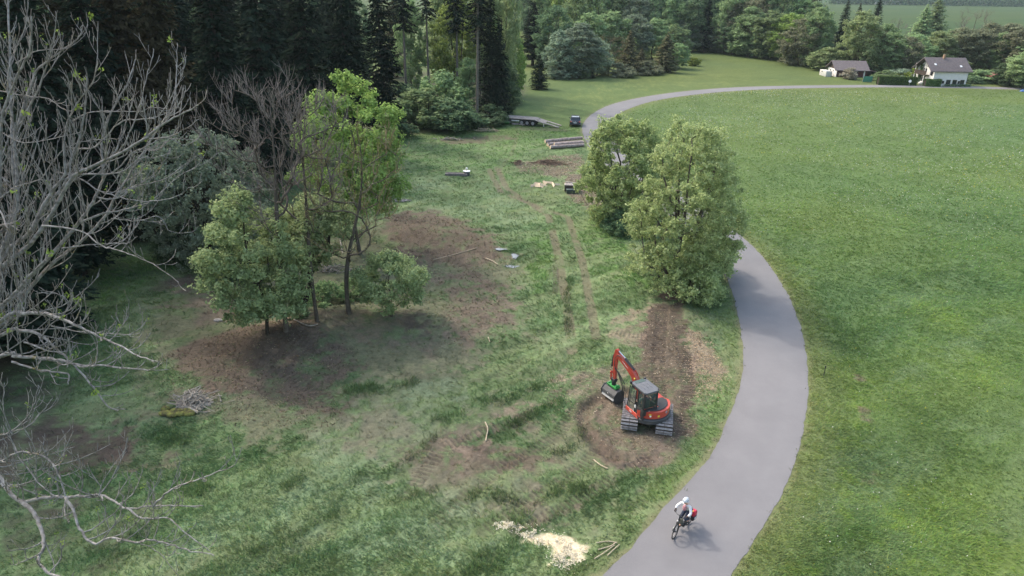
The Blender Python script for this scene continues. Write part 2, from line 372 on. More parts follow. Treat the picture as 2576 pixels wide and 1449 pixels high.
MOUND = [(G(700, 872), 4.2, 2.3, 1.15, .15), (G(880, 812), 5.5, 2.4, .75, -.1), (G(640, 960), 4.5, 2.2, .35, .2), (G(1110, 590), 7.5, 3.5, .7, -.35), (G(1180, 790), 4.0, 3.5, .3, 0), (G(120, 1130), 5.5, 2.5, -.5, .0), (G(380, 1150), 3.5, 1.2, -.2, .1), (G(240, 1250), 3.0, 1.0, -.2, .1)]
def terrain(x, y, rd=None, fine=True):
    x = np.asarray(x, float); y = np.asarray(y, float)
    if rd is None: rd = road_dist(x, y)
    h = np.zeros(x.shape)
    for c, sx, sy, a, rot in MOUND:
        dx = x-c.x; dy = y-c.y; u = dx*math.cos(rot)+dy*math.sin(rot); v = -dx*math.sin(rot)+dy*math.cos(rot)
        h += a*np.exp(-(u/sx)**2-(v/sy)**2)
    near = sstep(400, 60, y)*sstep(-.3, 4.0, rd)
    left = sstep(2, -6, x-(13+y*.1)) if False else 1.0
    h = h+near*left*((fbm(x, y, .09, 3, 3)-.5)*.55+(fbm(x, y, .45, 5, 3)-.5)*.16)
    if fine:
        work = sstep(95, 70, y)*sstep(.1, .8, rd)*sstep(1.5, -1.5, x-road_cx(y))
        h = h+work*(fbm(x, y, 1.7, 9, 3)-.5)*.16
        for l, w, d, c, per in TRK:
            bb = (x > min(p[0] for p in l)-1.5) & (x < max(p[0] for p in l)+1.5) & (y > min(p[1] for p in l)-1.5) & (y < max(p[1] for p in l)+1.5)
            if not bb.any(): continue
            xs, ys = x[bb], y[bb]; dd, s, sd = line_sd(xs, ys, l)
            m = sstep(w, w-.12, dd)*sstep(.30, .55, fbm(xs, ys, .55, 21, 2)+.12)
            h[bb] += m*(np.sin(s*2*math.pi/per)*d-.03)
        bb = (np.abs(x-5) < 5) & (np.abs(y-32) < 7)
        if bb.any():
            dd, s, sd = line_sd(x[bb], y[bb], ARC)
            h[bb] += -.12*np.exp(-(dd/.3)**2)+.09*np.exp(-((dd-.5)/.2)**2)
    h = np.where(rd < .2, -.012, h*sstep(.2, 1.2, rd)-.012*(1-sstep(.2, .5, rd)))
    return h
_cy = ROAD_C[:, 1]; _cx = ROAD_C[:, 0]
def road_cx(y): return np.interp(y, _cy[:300], _cx[:300])
def hz(x, y): return float(terrain(np.array([x]), np.array([y]))[0])
def Gt(px, py):
    z = 0.0
    for _ in range(5):
        p = G(px, py, z); z = hz(p.x, p.y)
    return Vector((p.x, p.y, z))
def albedo(x, y, rd):
    n1 = fbm(x, y, .06, 31, 4); n2 = fbm(x, y, .35, 37, 4); n3 = fbm(x, y, 1.6, 41, 3); n4 = fbm(x, y, .018, 43, 3); n5 = fbm(x, y, 5.0, 47, 2)
    mead = np.stack([.060+.018*(n1-.5)+.022*(n2-.5), .098+.016*(n1-.5)+.03*(n2-.5), .034+.012*(n2-.5)+0*n1], -1)
    warm = sstep(.45, .62, n4)[..., None]*np.array([.007, .004, -.001])
    clear = np.stack([.086+.06*(n2-.5), .130+.06*(n2-.5)+.03*(n3-.5), .061+.04*(n2-.5)], -1)
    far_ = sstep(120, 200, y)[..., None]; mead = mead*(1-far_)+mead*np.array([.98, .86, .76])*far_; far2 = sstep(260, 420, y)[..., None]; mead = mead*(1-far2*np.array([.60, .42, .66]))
    left = sstep(1.0, -1.0, x-road_cx(y)) * sstep(112, 98, y)
    su = x*.80+y*.60; sv = -x*.60+y*.80; st = fbm(su*.22, sv*1.9, 1.0, 63, 3)-.5; st2 = fbm(su*.12, sv*.75, 1.0, 64, 3)-.5
    clear = clear*(1+(st*.8+st2*.7))[..., None]+np.stack([.03*st2, -.01*st2, 0*st], -1)
    mv = fbm(su*.10, sv*.22, 1.0, 66, 4)-.5; nearm = sstep(75, 35, y)[..., None]
    mead = mead*1.09*(1+.34*mv[..., None]*(.45+.55*nearm))+nearm*np.stack([.018*mv, .008*mv, -.012*mv], -1)
    sil = (sstep(.52, .68, fbm(su*.16, sv*.5, 1.0, 68, 4))*nearm[..., 0]*.22)[..., None]; mead = mead*(1-sil)+np.array([.105, .142, .092])*sil
    c = mead*(1-left[..., None])+clear*left[..., None]+warm
    wx = x+(fbm(x, y, .5, 51, 3)-.5)*2.2*left; wy = y+(fbm(x, y, .5, 57, 3)-.5)*2.2*left
    fld = (n3-.5)*1.3+(n2-.5)*1.2+(n5-.5)*.5
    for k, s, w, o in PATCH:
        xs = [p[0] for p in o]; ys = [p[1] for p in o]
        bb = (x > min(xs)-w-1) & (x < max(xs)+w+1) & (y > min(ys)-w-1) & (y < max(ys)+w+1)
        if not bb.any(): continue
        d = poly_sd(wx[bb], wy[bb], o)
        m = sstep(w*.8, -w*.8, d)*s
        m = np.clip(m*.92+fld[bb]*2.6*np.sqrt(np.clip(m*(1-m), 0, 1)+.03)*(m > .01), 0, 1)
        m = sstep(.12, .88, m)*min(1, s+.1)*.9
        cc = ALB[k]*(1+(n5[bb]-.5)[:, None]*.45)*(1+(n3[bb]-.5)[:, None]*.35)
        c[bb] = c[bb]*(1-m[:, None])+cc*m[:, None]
    for l, w, d, cst, per in TRK:
        bb = (x > min(p[0] for p in l)-1.5) & (x < max(p[0] for p in l)+1.5) & (y > min(p[1] for p in l)-1.5) & (y < max(p[1] for p in l)+1.5)
        if not bb.any(): continue
        dd, s, sd = line_sd(x[bb], y[bb], l)
        m = sstep(w, w-.12, dd)*sstep(.30, .55, fbm(x[bb], y[bb], .55, 21, 2)+.12)*cst
        m = np.clip(m*1.25*(.5-.5*np.sin(s*2*math.pi/per)*(1 if d > .012 else .1)), 0, 1)
        cc = ALB[DARK]*1.1 if d > .012 else ALB[STRAW]*.62
        c[bb] = c[bb]*(1-m[:, None])+cc*m[:, None]
    bb = (np.abs(x-5) < 5) & (np.abs(y-32) < 7)
    if bb.any():
        dd, s, sd = line_sd(x[bb], y[bb], ARC); m = np.exp(-((dd-.15)/.45)**2)[:, None]*.85
        c[bb] = c[bb]*(1-m)+ALB[SOIL]*m
    # worn verge beside the tarmac, forest floor under the trees
    v = (sstep(.45, .02, rd+(n3-.5)*.6)*.55)[..., None]; c = c*(1-v)+np.array([.15, .125, .085])*v
    v = (sstep(3.2, .3, rd+(n3-.5)*1.2)*.5*(x > road_cx(y)))[..., None]; c = c*(1-v)+np.array([.105, .122, .052])*v
    v = (sstep(1.6, .4, rd+(n2-.5)*.9)*.25)[..., None]; c = c*(1-v)+np.array([.12, .145, .05])*v
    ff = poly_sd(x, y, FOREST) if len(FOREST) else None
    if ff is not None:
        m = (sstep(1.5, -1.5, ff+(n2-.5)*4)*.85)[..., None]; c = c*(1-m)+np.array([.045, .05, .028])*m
    return np.clip(c, .012, .8)
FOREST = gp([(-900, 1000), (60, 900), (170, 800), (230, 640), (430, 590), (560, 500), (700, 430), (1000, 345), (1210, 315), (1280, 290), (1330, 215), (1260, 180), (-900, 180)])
# grid: fine in the clearing, coarser with distance
def geo(a, b, s0, g):
    out = []; x = a; s = s0
    while (x < b if b > a else x > b):
        s *= g; x += s if b > a else -s; out.append(x)
    return out
gx = np.array(sorted(list(np.arange(-17, -4, .11))+list(np.arange(-4, 16, .065))+list(np.arange(16, 20.5, .1))+geo(20.5, 2600, .095, 1.045)+geo(-17, -2200, .095, 1.045)))
gy = np.array(sorted(list(np.arange(19.5, 24, .09))+list(np.arange(24, 42, .065))+list(np.arange(42, 46, .09))+geo(46, 3600, .095, 1.013)+geo(19.5, -60, .095, 1.12)))
X, Y = np.meshgrid(gx, gy); sh = X.shape; X = X.ravel(); Y = Y.ravel()
RD = road_dist(X, Y)
Z = terrain(X, Y, RD)
# valley side far behind
Zf = Z
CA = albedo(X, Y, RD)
ii = np.arange(sh[0]*sh[1]).reshape(sh)
F = np.stack([ii[:-1, :-1], ii[:-1, 1:], ii[1:, 1:], ii[1:, :-1]], -1).reshape(-1, 4)
def ground_material():
    m, nt, b = mat_new('grass_and_soil'); N = nt.nodes; L = nt.links
    at = N.new('ShaderNodeAttribute'); at.attribute_name = 'alb'
    tc = N.new('ShaderNodeTexCoord')
    n1 = N.new('ShaderNodeTexNoise'); n1.inputs['Scale'].default_value = 7.0; n1.inputs['Detail'].default_value = 6; n1.inputs['Roughness'].default_value = .75
    n2 = N.new('ShaderNodeTexNoise'); n2.inputs['Scale'].default_value = 1.1; n2.inputs['Detail'].default_value = 5; n2.inputs['Roughness'].default_value = .7
    for n in (n1, n2): L.new(tc.outputs['Object'], n.inputs['Vector'])
    mr = N.new('ShaderNodeMapRange'); mr.inputs[1].default_value = .32; mr.inputs[2].default_value = .68; mr.inputs[3].default_value = .72; mr.inputs[4].default_value = 1.28
    L.new(n1.outputs['Fac'], mr.inputs[0])
    mr2 = N.new('ShaderNodeMapRange'); mr2.inputs[1].default_value = .35; mr2.inputs[2].default_value = .65; mr2.inputs[3].default_value = .86; mr2.inputs[4].default_value = 1.14
    L.new(n2.outputs['Fac'], mr2.inputs[0])
    mu = N.new('ShaderNodeMath'); mu.operation = 'MULTIPLY'; L.new(mr.outputs[0], mu.inputs[0]); L.new(mr2.outputs[0], mu.inputs[1])
    vm = N.new('ShaderNodeVectorMath'); vm.operation = 'SCALE'; L.new(at.outputs['Color'], vm.inputs[0]); L.new(mu.outputs[0], vm.inputs['Scale'])
    L.new(vm.outputs[0], b.inputs['Base Color'])
    b.inputs['Roughness'].default_value = .95; b.inputs['Specular IOR Level'].default_value = .15
    bp = N.new('ShaderNodeBump'); bp.inputs['Strength'].default_value = .5; bp.inputs['Distance'].default_value = .07
    L.new(n1.outputs['Fac'], bp.inputs['Height']); L.new(bp.outputs['Normal'], b.inputs['Normal'])
    return m
M_GROUND = ground_material()
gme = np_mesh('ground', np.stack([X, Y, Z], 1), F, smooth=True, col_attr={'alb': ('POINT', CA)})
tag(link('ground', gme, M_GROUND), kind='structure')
# tarmac lane: a slab with softly crumbled edges
def road_material():
    m, nt, b = mat_new('tarmac'); N = nt.nodes; L = nt.links
    tc = N.new('ShaderNodeTexCoord')
    n1 = N.new('ShaderNodeTexNoise'); n1.inputs['Scale'].default_value = .45; n1.inputs['Detail'].default_value = 8; n1.inputs['Roughness'].default_value = .7
    n2 = N.new('ShaderNodeTexNoise'); n2.inputs['Scale'].default_value = 28; n2.inputs['Detail'].default_value = 4
    n3 = N.new('ShaderNodeTexNoise'); n3.inputs['Scale'].default_value = .09; n3.inputs['Detail'].default_value = 3
    for n in (n1, n2, n3): L.new(tc.outputs['Object'], n.inputs['Vector'])
    cr = N.new('ShaderNodeValToRGB'); e = cr.color_ramp.elements; e[0].position = .3; e[1].position = .7
    e[0].color = (.137, .135, .141, 1); e[1].color = (.160, .157, .163, 1)
    L.new(n1.outputs['Fac'], cr.inputs['Fac'])
    mr = N.new('ShaderNodeMapRange'); mr.inputs[3].default_value = .86; mr.inputs[4].default_value = 1.14; L.new(n2.outputs['Fac'], mr.inputs[0])
    mr3 = N.new('ShaderNodeMapRange'); mr3.inputs[1].default_value = .35; mr3.inputs[2].default_value = .65; mr3.inputs[3].default_value = .94; mr3.inputs[4].default_value = 1.06; L.new(n3.outputs['Fac'], mr3.inputs[0])
    at = N.new('ShaderNodeAttribute'); at.attribute_name = 'wear'
    mu = N.new('ShaderNodeMath'); mu.operation = 'MULTIPLY'; L.new(mr.outputs[0], mu.inputs[0]); L.new(mr3.outputs[0], mu.inputs[1])
    mu2 = N.new('ShaderNodeMath'); mu2.operation = 'MULTIPLY'; L.new(mu.outputs[0], mu2.inputs[0]); L.new(at.outputs['Fac'], mu2.inputs[1])
    vm = N.new('ShaderNodeVectorMath'); vm.operation = 'SCALE'; L.new(cr.outputs['Color'], vm.inputs[0]); L.new(mu2.outputs[0], vm.inputs['Scale'])
    L.new(vm.outputs[0], b.inputs['Base Color']); b.inputs['Roughness'].default_value = .9; b.inputs['Specular IOR Level'].default_value = .2
    bp = N.new('ShaderNodeBump'); bp.inputs['Strength'].default_value = .25; bp.inputs['Distance'].default_value = .01
    L.new(n2.outputs['Fac'], bp.inputs['Height']); L.new(bp.outputs['Normal'], b.inputs['Normal'])
    return m
_dens = 4; _t = np.linspace(0, 1, len(_rl)); _t2 = np.linspace(0, 1, len(_rl)*_dens)
LL = np.stack([np.interp(_t2, _t, _rl[:, 0]), np.interp(_t2, _t, _rl[:, 1])], 1); RRR = np.stack([np.interp(_t2, _t, _rr[:, 0]), np.interp(_t2, _t, _rr[:, 1])], 1)
_rng = np.random.default_rng(4)
jl = (fbm(LL[:, 0], LL[:, 1], 1.2, 61, 4)-.5)*.22; jr = (fbm(RRR[:, 0], RRR[:, 1], 1.2, 67, 4)-.5)*.22
dv = RRR-LL; dv /= np.hypot(*dv.T)[:, None]
LL = LL+dv*jl[:, None]; RRR = RRR+dv*jr[:, None]
nc = 17; ts = np.linspace(0, 1, nc)
rv = []; wear = []
for t in ts:
    p = LL*(1-t)+RRR*t
    z = .003+.035*(1-(2*t-1)**2)
    rv.append(np.concatenate([p, np.full((len(p), 1), z)], 1))
    e = min(t, 1-t)
    w = 1.0+.03*math.exp(-((t-.27)/.09)**2)+.03*math.exp(-((t-.73)/.09)**2)-.03*math.exp(-(e/.03)**2)
    wear.append(w+(fbm(p[:, 0], p[:, 1], .8, 71, 3)-.5)*.06)
low = [np.concatenate([LL, np.full((len(LL), 1), -.02)], 1)]; hi = [np.concatenate([RRR, np.full((len(LL), 1), -.02)], 1)]
rv = low+rv+hi; wear = [wear[0]]+wear+[wear[-1]]
rv = np.stack(rv, 1); nr, ncc = rv.shape[:2]
ii = np.arange(nr*ncc).reshape(nr, ncc)
rf = np.stack([ii[:-1, :-1], ii[:-1, 1:], ii[1:, 1:], ii[1:, :-1]], -1).reshape(-1, 4)
wr = np.stack(wear, 1).ravel()
rp = rv.reshape(-1, 3)
for (cx, cy, rx, ry, a) in ((*G(1775, 1150)[:2], .35, .14, .28), (*G(1820, 1075)[:2], .12, .5, .18), (*G(1700, 1420)[:2], .5, .3, .05)):
    wr = wr*(1-a*np.exp(-((rp[:, 0]-cx)/rx)**4-((rp[:, 1]-cy)/ry)**4))
rme = np_mesh('road', rp, rf, smooth=False, col_attr={'wear': ('POINT', wr)})
tag(link('road', rme, road_material()), kind='structure')
# ------------------------------------------------------------------ grass blades and herbs
def blade_field(name, n, xr, yr, keep, length, width, flat, seed, label, dist_scale=True, lean=None, colf=None, per=4, spread=.07, even=False, bright=1.5):
    rg = np.random.default_rng(seed)
    u = rg.random(n); y = yr[0]*(yr[1]/yr[0])**u if even else rg.uniform(*yr, n); x = (rg.uniform(-.88, .88, n)*y+rg.uniform(-4, 4, n)) if even else rg.uniform(*xr, n); rd = road_dist(x, y)
    k = keep(x, y, rd, rg); x, y, rd = x[k], y[k], rd[k]
    base = albedo(x, y, rd); z = terrain(x, y, rd)
    n = len(x); x = np.repeat(x, per)+rg.normal(0, spread, n*per); y = np.repeat(y, per)+rg.normal(0, spread, n*per); z = np.repeat(z, per)-.01
    base = np.repeat(base, per, 0); N_ = n*per
    sc = np.clip(np.repeat(length(x[::per], y[::per], rg), per)*rg.uniform(.6, 1.3, N_), .03, 2)
    w = width*rg.uniform(.6, 1.3, N_)*np.clip(y/30, 1, 1.9)
    az = rg.uniform(0, 2*math.pi, N_)
    if lean is not None: az = lean(x, y)+rg.normal(0, .8, N_)
    tilt = rg.uniform(.15, .75, N_) if flat is None else flat+rg.normal(0, .22, N_)
    d = np.stack([np.cos(az)*np.sin(tilt), np.sin(az)*np.sin(tilt), np.abs(np.cos(tilt))+.05], 1)
    s = np.stack([-np.sin(az+rg.normal(0, .9, N_)), np.cos(az), np.zeros(N_)], 1)*w[:, None]/2
    p = np.stack([x, y, z], 1); mid = p+d*(sc*.55)[:, None]; tip = p+d*sc[:, None]; tip[:, 2] -= sc*.12
    v = np.stack([p-s, p+s, mid+s*.9, tip, mid-s*.9], 1).reshape(-1, 3)
    f = np.arange(N_*5).reshape(-1, 5)
    col = base*bright*(rg.uniform(.8, 1.3, (N_, 1)))*np.stack([rg.uniform(.85, 1.15, N_), np.ones(N_), rg.uniform(.8, 1.2, N_)], 1)
    if colf is not None: col = colf(col, x, y, rg)
    me = np_mesh(name, v, f, col_attr={'alb': ('FACE', np.clip(col, .01, .9))})
    o = link(name, me, M_BLADE); tag(o, label, 'grass', kind='stuff'); return o
M_BLADE = bpy.data.materials.new('blades'); M_BLADE.use_nodes = True
_n = M_BLADE.node_tree.nodes; _l = M_BLADE.node_tree.links; _n.remove(_n['Principled BSDF'])
_a = _n.new('ShaderNodeAttribute'); _a.attribute_name = 'alb'; _d = _n.new('ShaderNodeBsdfDiffuse'); _t_ = _n.new('ShaderNodeBsdfTranslucent'); _m = _n.new('ShaderNodeMixShader'); _m.inputs[0].default_value = .42
_l.new(_a.outputs['Color'], _d.inputs[0]); _l.new(_a.outputs['Color'], _t_.inputs[0]); _l.new(_d.outputs[0], _m.inputs[1]); _l.new(_t_.outputs[0], _m.inputs[2]); _l.new(_m.outputs[0], _n['Material Output'].inputs[0])
def greenness(x, y, rd):
    a = albedo(x, y, rd); return sstep(1.12, 1.6, a[:, 1]/(a[:, 0]+.001))
STRIPS = [(gp(l), w) for l, w in [([(1080, 1062), (1160, 1040), (1250, 990)], .28), ([(890, 985), (960, 985), (1035, 968)], .5), ([(640, 1385), (720, 1360), (830, 1290), (910, 1180)], .28), ([(640, 1449), (750, 1410), (860, 1370)], .3), ([(980, 1180), (1060, 1130), (1130, 1060)], .2),
      ([(1435, 700), (1425, 760), (1428, 835)], .22), ([(1190, 1449), (1240, 1400), (1290, 1360)], .5), ([(1290, 1070), (1340, 1040), (1420, 1000)], .25), 
      ([(480, 1240), (540, 1225), (570, 1215)], .4), ([(1380, 1150), (1460, 1110), (1470, 1080)], .35), ([(420, 1100), (470, 1110)], .5), ([(1300, 1300), (1400, 1230), (1470, 1230)], .3), ([(1160, 1255), (1230, 1230), (1300, 1260)], .3), ([(1220, 570), (1250, 580)], .5), 
      ([(1260, 1010), (1330, 975), (1400, 950)], .3), ([(990, 1250), (1100, 1230)], .3), ([(700, 1230), (760, 1200)], .3)]]
def strip_w(x, y):
    m = np.zeros(x.shape)
    for l, w in STRIPS:
        d, s, sd = line_sd(x, y, l); m = np.maximum(m, sstep(w*1.5, w*.4, d+(fbm(x, y, 1.2, 81, 2)-.5)*w*2))
    return m
def leanf(x, y): return 2.6+(fbm(x, y, .25, 91, 3)-.5)*5
lk = lambda x, y: x < road_cx(y)+5
blade_field('grass', 190000, None, (17, 115), lambda x, y, rd, rg: (x < road_cx(y)) & (rd > .12) & (rg.random(len(x)) < .1+.9*greenness(x, y, rd)) & (poly_sd(x, y, FOREST) > -4),
            lambda x, y, rg: (.14+.16*fbm(x, y, .5, 95, 2))*np.clip(y/35, .9, 1.3), .03, 1.1, 11, 'flattened pale green grass lying over the cleared ground around the excavator', lean=leanf, even=True, per=3)
blade_field('tall_grass', 110000, (-20, 18), (19, 62), lambda x, y, rd, rg: (x < road_cx(y)) & (rd > .3) & (strip_w(x, y)*(.35+fbm(x, y, .9, 83, 2)) > rg.uniform(.25, 1.1, len(x))),
            lambda x, y, rg: .18+.22*fbm(x, y, 1.1, 99, 2), .03, .6, 13, 'upright dark green grass left standing in strips between the caterpillar tracks', colf=lambda c, x, y, rg: c*.7+np.array([.056, .125, .036])*.3*rg.uniform(.7, 1.5, (len(c), 1)), spread=.12)
blade_field('grass', 330000, None, (17, 178), lambda x, y, rd, rg: (x > road_cx(y)) & (rd > .1),
            lambda x, y, rg: (.12+.16*fbm(x, y, .4, 96, 2))*np.clip(y/40, .9, 1.2), .030, 1.05, 14, 'even green meadow grass in the wide bend right of the lane', even=True, per=3, bright=2.15, lean=lambda x, y: -1.2+(fbm(x, y, .3, 92, 3)-.5)*5)
blade_field('grass', 14000, (-4, 24), (17, 100), lambda x, y, rd, rg: (rd > -.02) & (rd < .5) & (rg.random(len(x)) < 1.3-y/100),
            lambda x, y, rg: .1+.08*rg.random(len(x)), .03, .7, 16, 'short verge grass along the crumbling edges of the lane')
def specks(name, n, xr, yr, keep, size, cols, seed, label, zoff=.12):
    rg = np.random.default_rng(seed); x = rg.uniform(*xr, n); y = rg.uniform(*yr, n); rd = road_dist(x, y); k = keep(x, y, rd, rg); x, y, rd = x[k], y[k], rd[k]; z = terrain(x, y, rd)+zoff*rg.uniform(.6, 1.4, len(x))
    n = len(x); s = size*rg.uniform(.6, 1.4, n)*np.clip(y/45, 1, 2.2)
    u = rg.normal(0, 1, (n, 3)); u[:, 2] *= .5; u /= np.linalg.norm(u, axis=1)[:, None]; w = np.cross(u, rg.normal(0, 1, (n, 3))+np.array([0, 0, .1])); w /= np.linalg.norm(w, axis=1)[:, None]
    c = np.stack([x, y, z], 1)
    v = np.stack([c-u*s[:, None], c-w*s[:, None], c+u*s[:, None], c+w*s[:, None]], 1).reshape(-1, 3)
    col = np.array(cols)[rg.integers(0, len(cols), n)]
    o = link(name, np_mesh(name, v, np.arange(n*4).reshape(-1, 4), col_attr={'alb': ('FACE', col)}), M_BLADE); tag(o, label, 'flowers', kind='stuff')
specks('meadow_flowers', 42000, (5, 100), (18, 165), lambda x, y, rd, rg: (x > road_cx(y)) & (rd > .8) & (x < y*.8+2) & (fbm(x, y, .12, 97, 3) > rg.uniform(.32, .72, len(x))), .026, [(.5, .5, .47), (.6, .6, .56), (.42, .44, .36), (.5, .45, .06)], 21, 'white dandelion clocks and few yellow flowers strewn over the meadow')
# ------------------------------------------------------------------ tree building
M_BARK = pmat('bark', (.115, .098, .082), .95, var=.45, scale=5, bump=.6, spec=.1)
M_BARK_PALE = pmat('pale_bark', (.17, .155, .14), .95, col2=(.085, .078, .06), scale=7, bump=.5, spec=.1)
M_BARK_DARK = pmat('dark_bark', (.05, .042, .035), .95, var=.4, scale=5, bump=.5, spec=.1)
M_TWIG = pmat('twigs', (.22, .19, .175), .95, col2=(.13, .112, .10), scale=3, spec=.1)
M_TWIG_BUD = pmat('budding_twigs', (.23, .18, .10), .95, col2=(.15, .13, .07), scale=2, spec=.1)
LM = {
 'willow': leaf_mat('willow_leaves', (.22, .28, .19), (.36, .43, .30), (.42, .49, .35), .45),
 'lime': leaf_mat('lime_green_leaves', (.17, .25, .07), (.29, .40, .125), (.36, .46, .17), .48),
 'fresh': leaf_mat('fresh_leaves', (.20, .265, .125), (.33, .41, .205), (.41, .48, .26), .48),
 'pale': leaf_mat('pale_yellow_leaves', (.24, .295, .125), (.39, .455, .22), (.48, .53, .30), .48),
 'mid': leaf_mat('mid_green_leaves', (.15, .225, .11), (.26, .35, .17), (.32, .41, .21), .45),
 'deep': leaf_mat('deep_green_leaves', (.08, .13, .075), (.155, .23, .12), (.20, .27, .145), .4),
 'grey': leaf_mat('grey_green_leaves', (.15, .20, .145), (.24, .31, .215), (.29, .36, .26), .42),
 'brown': leaf_mat('brownish_budding_leaves', (.14, .155, .095), (.225, .24, .155), (.26, .27, .17), .4),
 'spruce': leaf_mat('spruce_needles', (.010, .018, .013), (.024, .036, .023), (.036, .048, .03), .06),
 'rust': leaf_mat('rusty_spruce_needles', (.028, .026, .015), (.052, .045, .026), (.07, .06, .033), .06),
 'olive': leaf_mat('olive_spruce_needles', (.085, .090, .050), (.150, .145, .080), (.19, .175, .10), .25),
 'blossom': leaf_mat('blossom', (0.184, 0.169, 0.127), (0.299, 0.270, 0.215), (0.345, 0.316, 0.278), .2),
 'plum': leaf_mat('dark_red_leaves', (0.052, 0.020, 0.028), (0.092, 0.034, 0.044), None, .2),
 'bright': leaf_mat('bright_green_leaves', (.24, .32, .13), (.38, .47, .21), (.46, .53, .28), .48),
 'hedge': leaf_mat('hedge_leaves', (0.046, 0.090, 0.030), (0.098, 0.155, 0.054), (0.134, 0.191, 0.067), .2),
 'yellow': leaf_mat('yellow_green_leaves', (0.122, 0.179, 0.040), (0.232, 0.299, 0.074), (0.268, 0.335, 0.094), .3),
}
def quads(c, nrm, size, rg, asp=(.45, .75), up=None):
    """diamond leaves at c facing nrm"""
    n = len(c); nrm = nrm/(np.linalg.norm(nrm, axis=1)[:, None]+1e-9)
    a = rg.normal(0, 1, (n, 3)) if up is None else up+rg.normal(0, .35, (n, 3))
    a -= nrm*(a*nrm).sum(1)[:, None]; a /= np.linalg.norm(a, axis=1)[:, None]+1e-9
    b = np.cross(nrm, a); s = (np.asarray(size)*rg.uniform(.6, 1.35, n))[:, None]; r = rg.uniform(*asp, n)[:, None]
    v = np.stack([c-a*s*.5, c+b*s*r*.5+a*s*.05, c+a*s*.5, c-b*s*r*.5+a*s*.05], 1).reshape(-1, 3)
    return v
def tubes_mesh(name, segs, n=6):
    """segs: list of (points (k,3), radii (k)) -> one mesh"""
    V = []; Fc = []; b = 0
    for pts, rad in segs:
        pts = np.asarray(pts, float); k = len(pts)
        if k < 2: continue
        d = np.gradient(pts, axis=0); d /= np.linalg.norm(d, axis=1)[:, None]+1e-9
        ref = np.array([.31, .95, .05]) if abs(d[0, 2]) > .8 else np.array([0, 0, 1.0])
        a = ref-d*(d@ref)[:, None]; a /= np.linalg.norm(a, axis=1)[:, None]+1e-9; c = np.cross(d, a)
        nn = n if rad[0] > .03 else (5 if rad[0] > .015 else 3)
        t = np.arange(nn)*2*math.pi/nn
        ring = pts[:, None, :]+(a[:, None, :]*np.cos(t)[None, :, None]+c[:, None, :]*np.sin(t)[None, :, None])*np.asarray(rad)[:, None, None]
        V.append(ring.reshape(-1, 3)); ii = b+np.arange(k*nn).reshape(k, nn); jj = np.roll(ii, -1, axis=1)
        Fc.append(np.stack([ii[:-1], jj[:-1], jj[1:], ii[1:]], -1).reshape(-1, 4)); b += k*nn
    return np_mesh(name, np.concatenate(V), np.concatenate(Fc), smooth=True)
def skeleton(tips, trunk, base_r, tip_r, rg, curve=.12):
    """join each tip to the nearest node that lies inside and below it; pipe-model radii. returns list of segments"""
    nodes = [np.array(p, float) for p in trunk]; par = [-1]+list(range(len(trunk)-1))
    order = np.argsort([np.hypot(t[0]-np.interp(t[2], [p[2] for p in trunk], [p[0] for p in trunk]), t[1]-np.interp(t[2], [p[2] for p in trunk], [p[1] for p in trunk]))+.15*t[2] for t in tips])
    for i in order:
        t = np.array(tips[i], float); A = np.array(nodes); dv = t-A; dist = np.linalg.norm(dv, axis=1)
        pen = np.where(dv[:, 2] < dist*.25, 1e3 if False else dist*1.2, 0)
        j = int(np.argmin(dist+pen)); p = A[j]; L = np.linalg.norm(t-p); k = max(2, int(L/.7)+1); last = j
        off = rg.normal(0, curve*L, 3); off[2] -= .1*L
        for q in range(1, k+1):
            u = q/k; nodes.append(p+(t-p)*u+off*math.sin(math.pi*u)*.6); par.append(last); last = len(nodes)-1
    n = len(nodes); w = np.zeros(n); kids = [[] for _ in range(n)]
    for i in range(n):
        if par[i] >= 0: kids[par[i]].append(i)
    r = np.zeros(n)
    for i in range(n-1, -1, -1):
        r[i] = tip_r if not kids[i] else (sum(r[c]**2.35 for c in kids[i]))**(1/2.35)*1.01
    f = base_r/r[0]; f2 = r/r[0]
    r = np.where(True, tip_r+(base_r-tip_r)*np.clip((r-tip_r)/(r[0]-tip_r+1e-9), 0, 1), r)
    segs = []; used = set()
    def chain(i):
        c = [i]
        while kids[c[-1]]:
            nx = max(kids[c[-1]], key=lambda q: r[q]); c.append(nx)
        return c
    stack = [0]
    while stack:
        s = stack.pop(); c = chain(s); full = ([par[s]]+c) if par[s] >= 0 else c
        rr = [min(r[q], r[s]) for q in full]
        if len(full) > 1: segs.append((np.array([nodes[q] for q in full]), np.array(rr)))
        for q in c:
            big = max(kids[q], key=lambda z: r[z]) if kids[q] else None
            stack += [z for z in kids[q] if z != big]
    return segs, nodes, r
def lobes_for(H, W, cb, prof, n, seed, sq=1.0, outb=.55, lean=(0, 0)):
    rg = np.random.default_rng(seed); out = []; tries = 0; mind = (W*W*(H-cb)*.35/n)**(1/3)*.62
    while len(out) < n and tries < n*60:
        tries += 1
        t = rg.random(); az = rg.uniform(0, 2*math.pi)
        R0 = W/2*np.interp(t, prof[0], prof[1])*(1+.42*(vnoise(np.array([az*1.3+5]), np.array([t*3.2+seed]), seed)[0]-.5))
        if rg.random() > (R0/(W/2))**1.2: continue
        rho = R0*(outb+(1-outb)*rg.random()**.6) if rg.random() < .72 else R0*rg.random()**.5
        p = np.array([math.cos(az)*rho+lean[0]*t, math.sin(az)*rho*sq+lean[1]*t, cb+(H-cb)*t])
        if out and np.min(np.linalg.norm(np.array(out)-p, axis=1)) < mind*(.6+.6*rg.random()): continue
        out.append(p)
    e = prof[1][-1]
    if e < .3: out += [np.array([lean[0]+rg.normal(0, .03*W), lean[1]+rg.normal(0, .03*W), H*f]) for f in (.985, .93, .88)]
    return np.array(out)
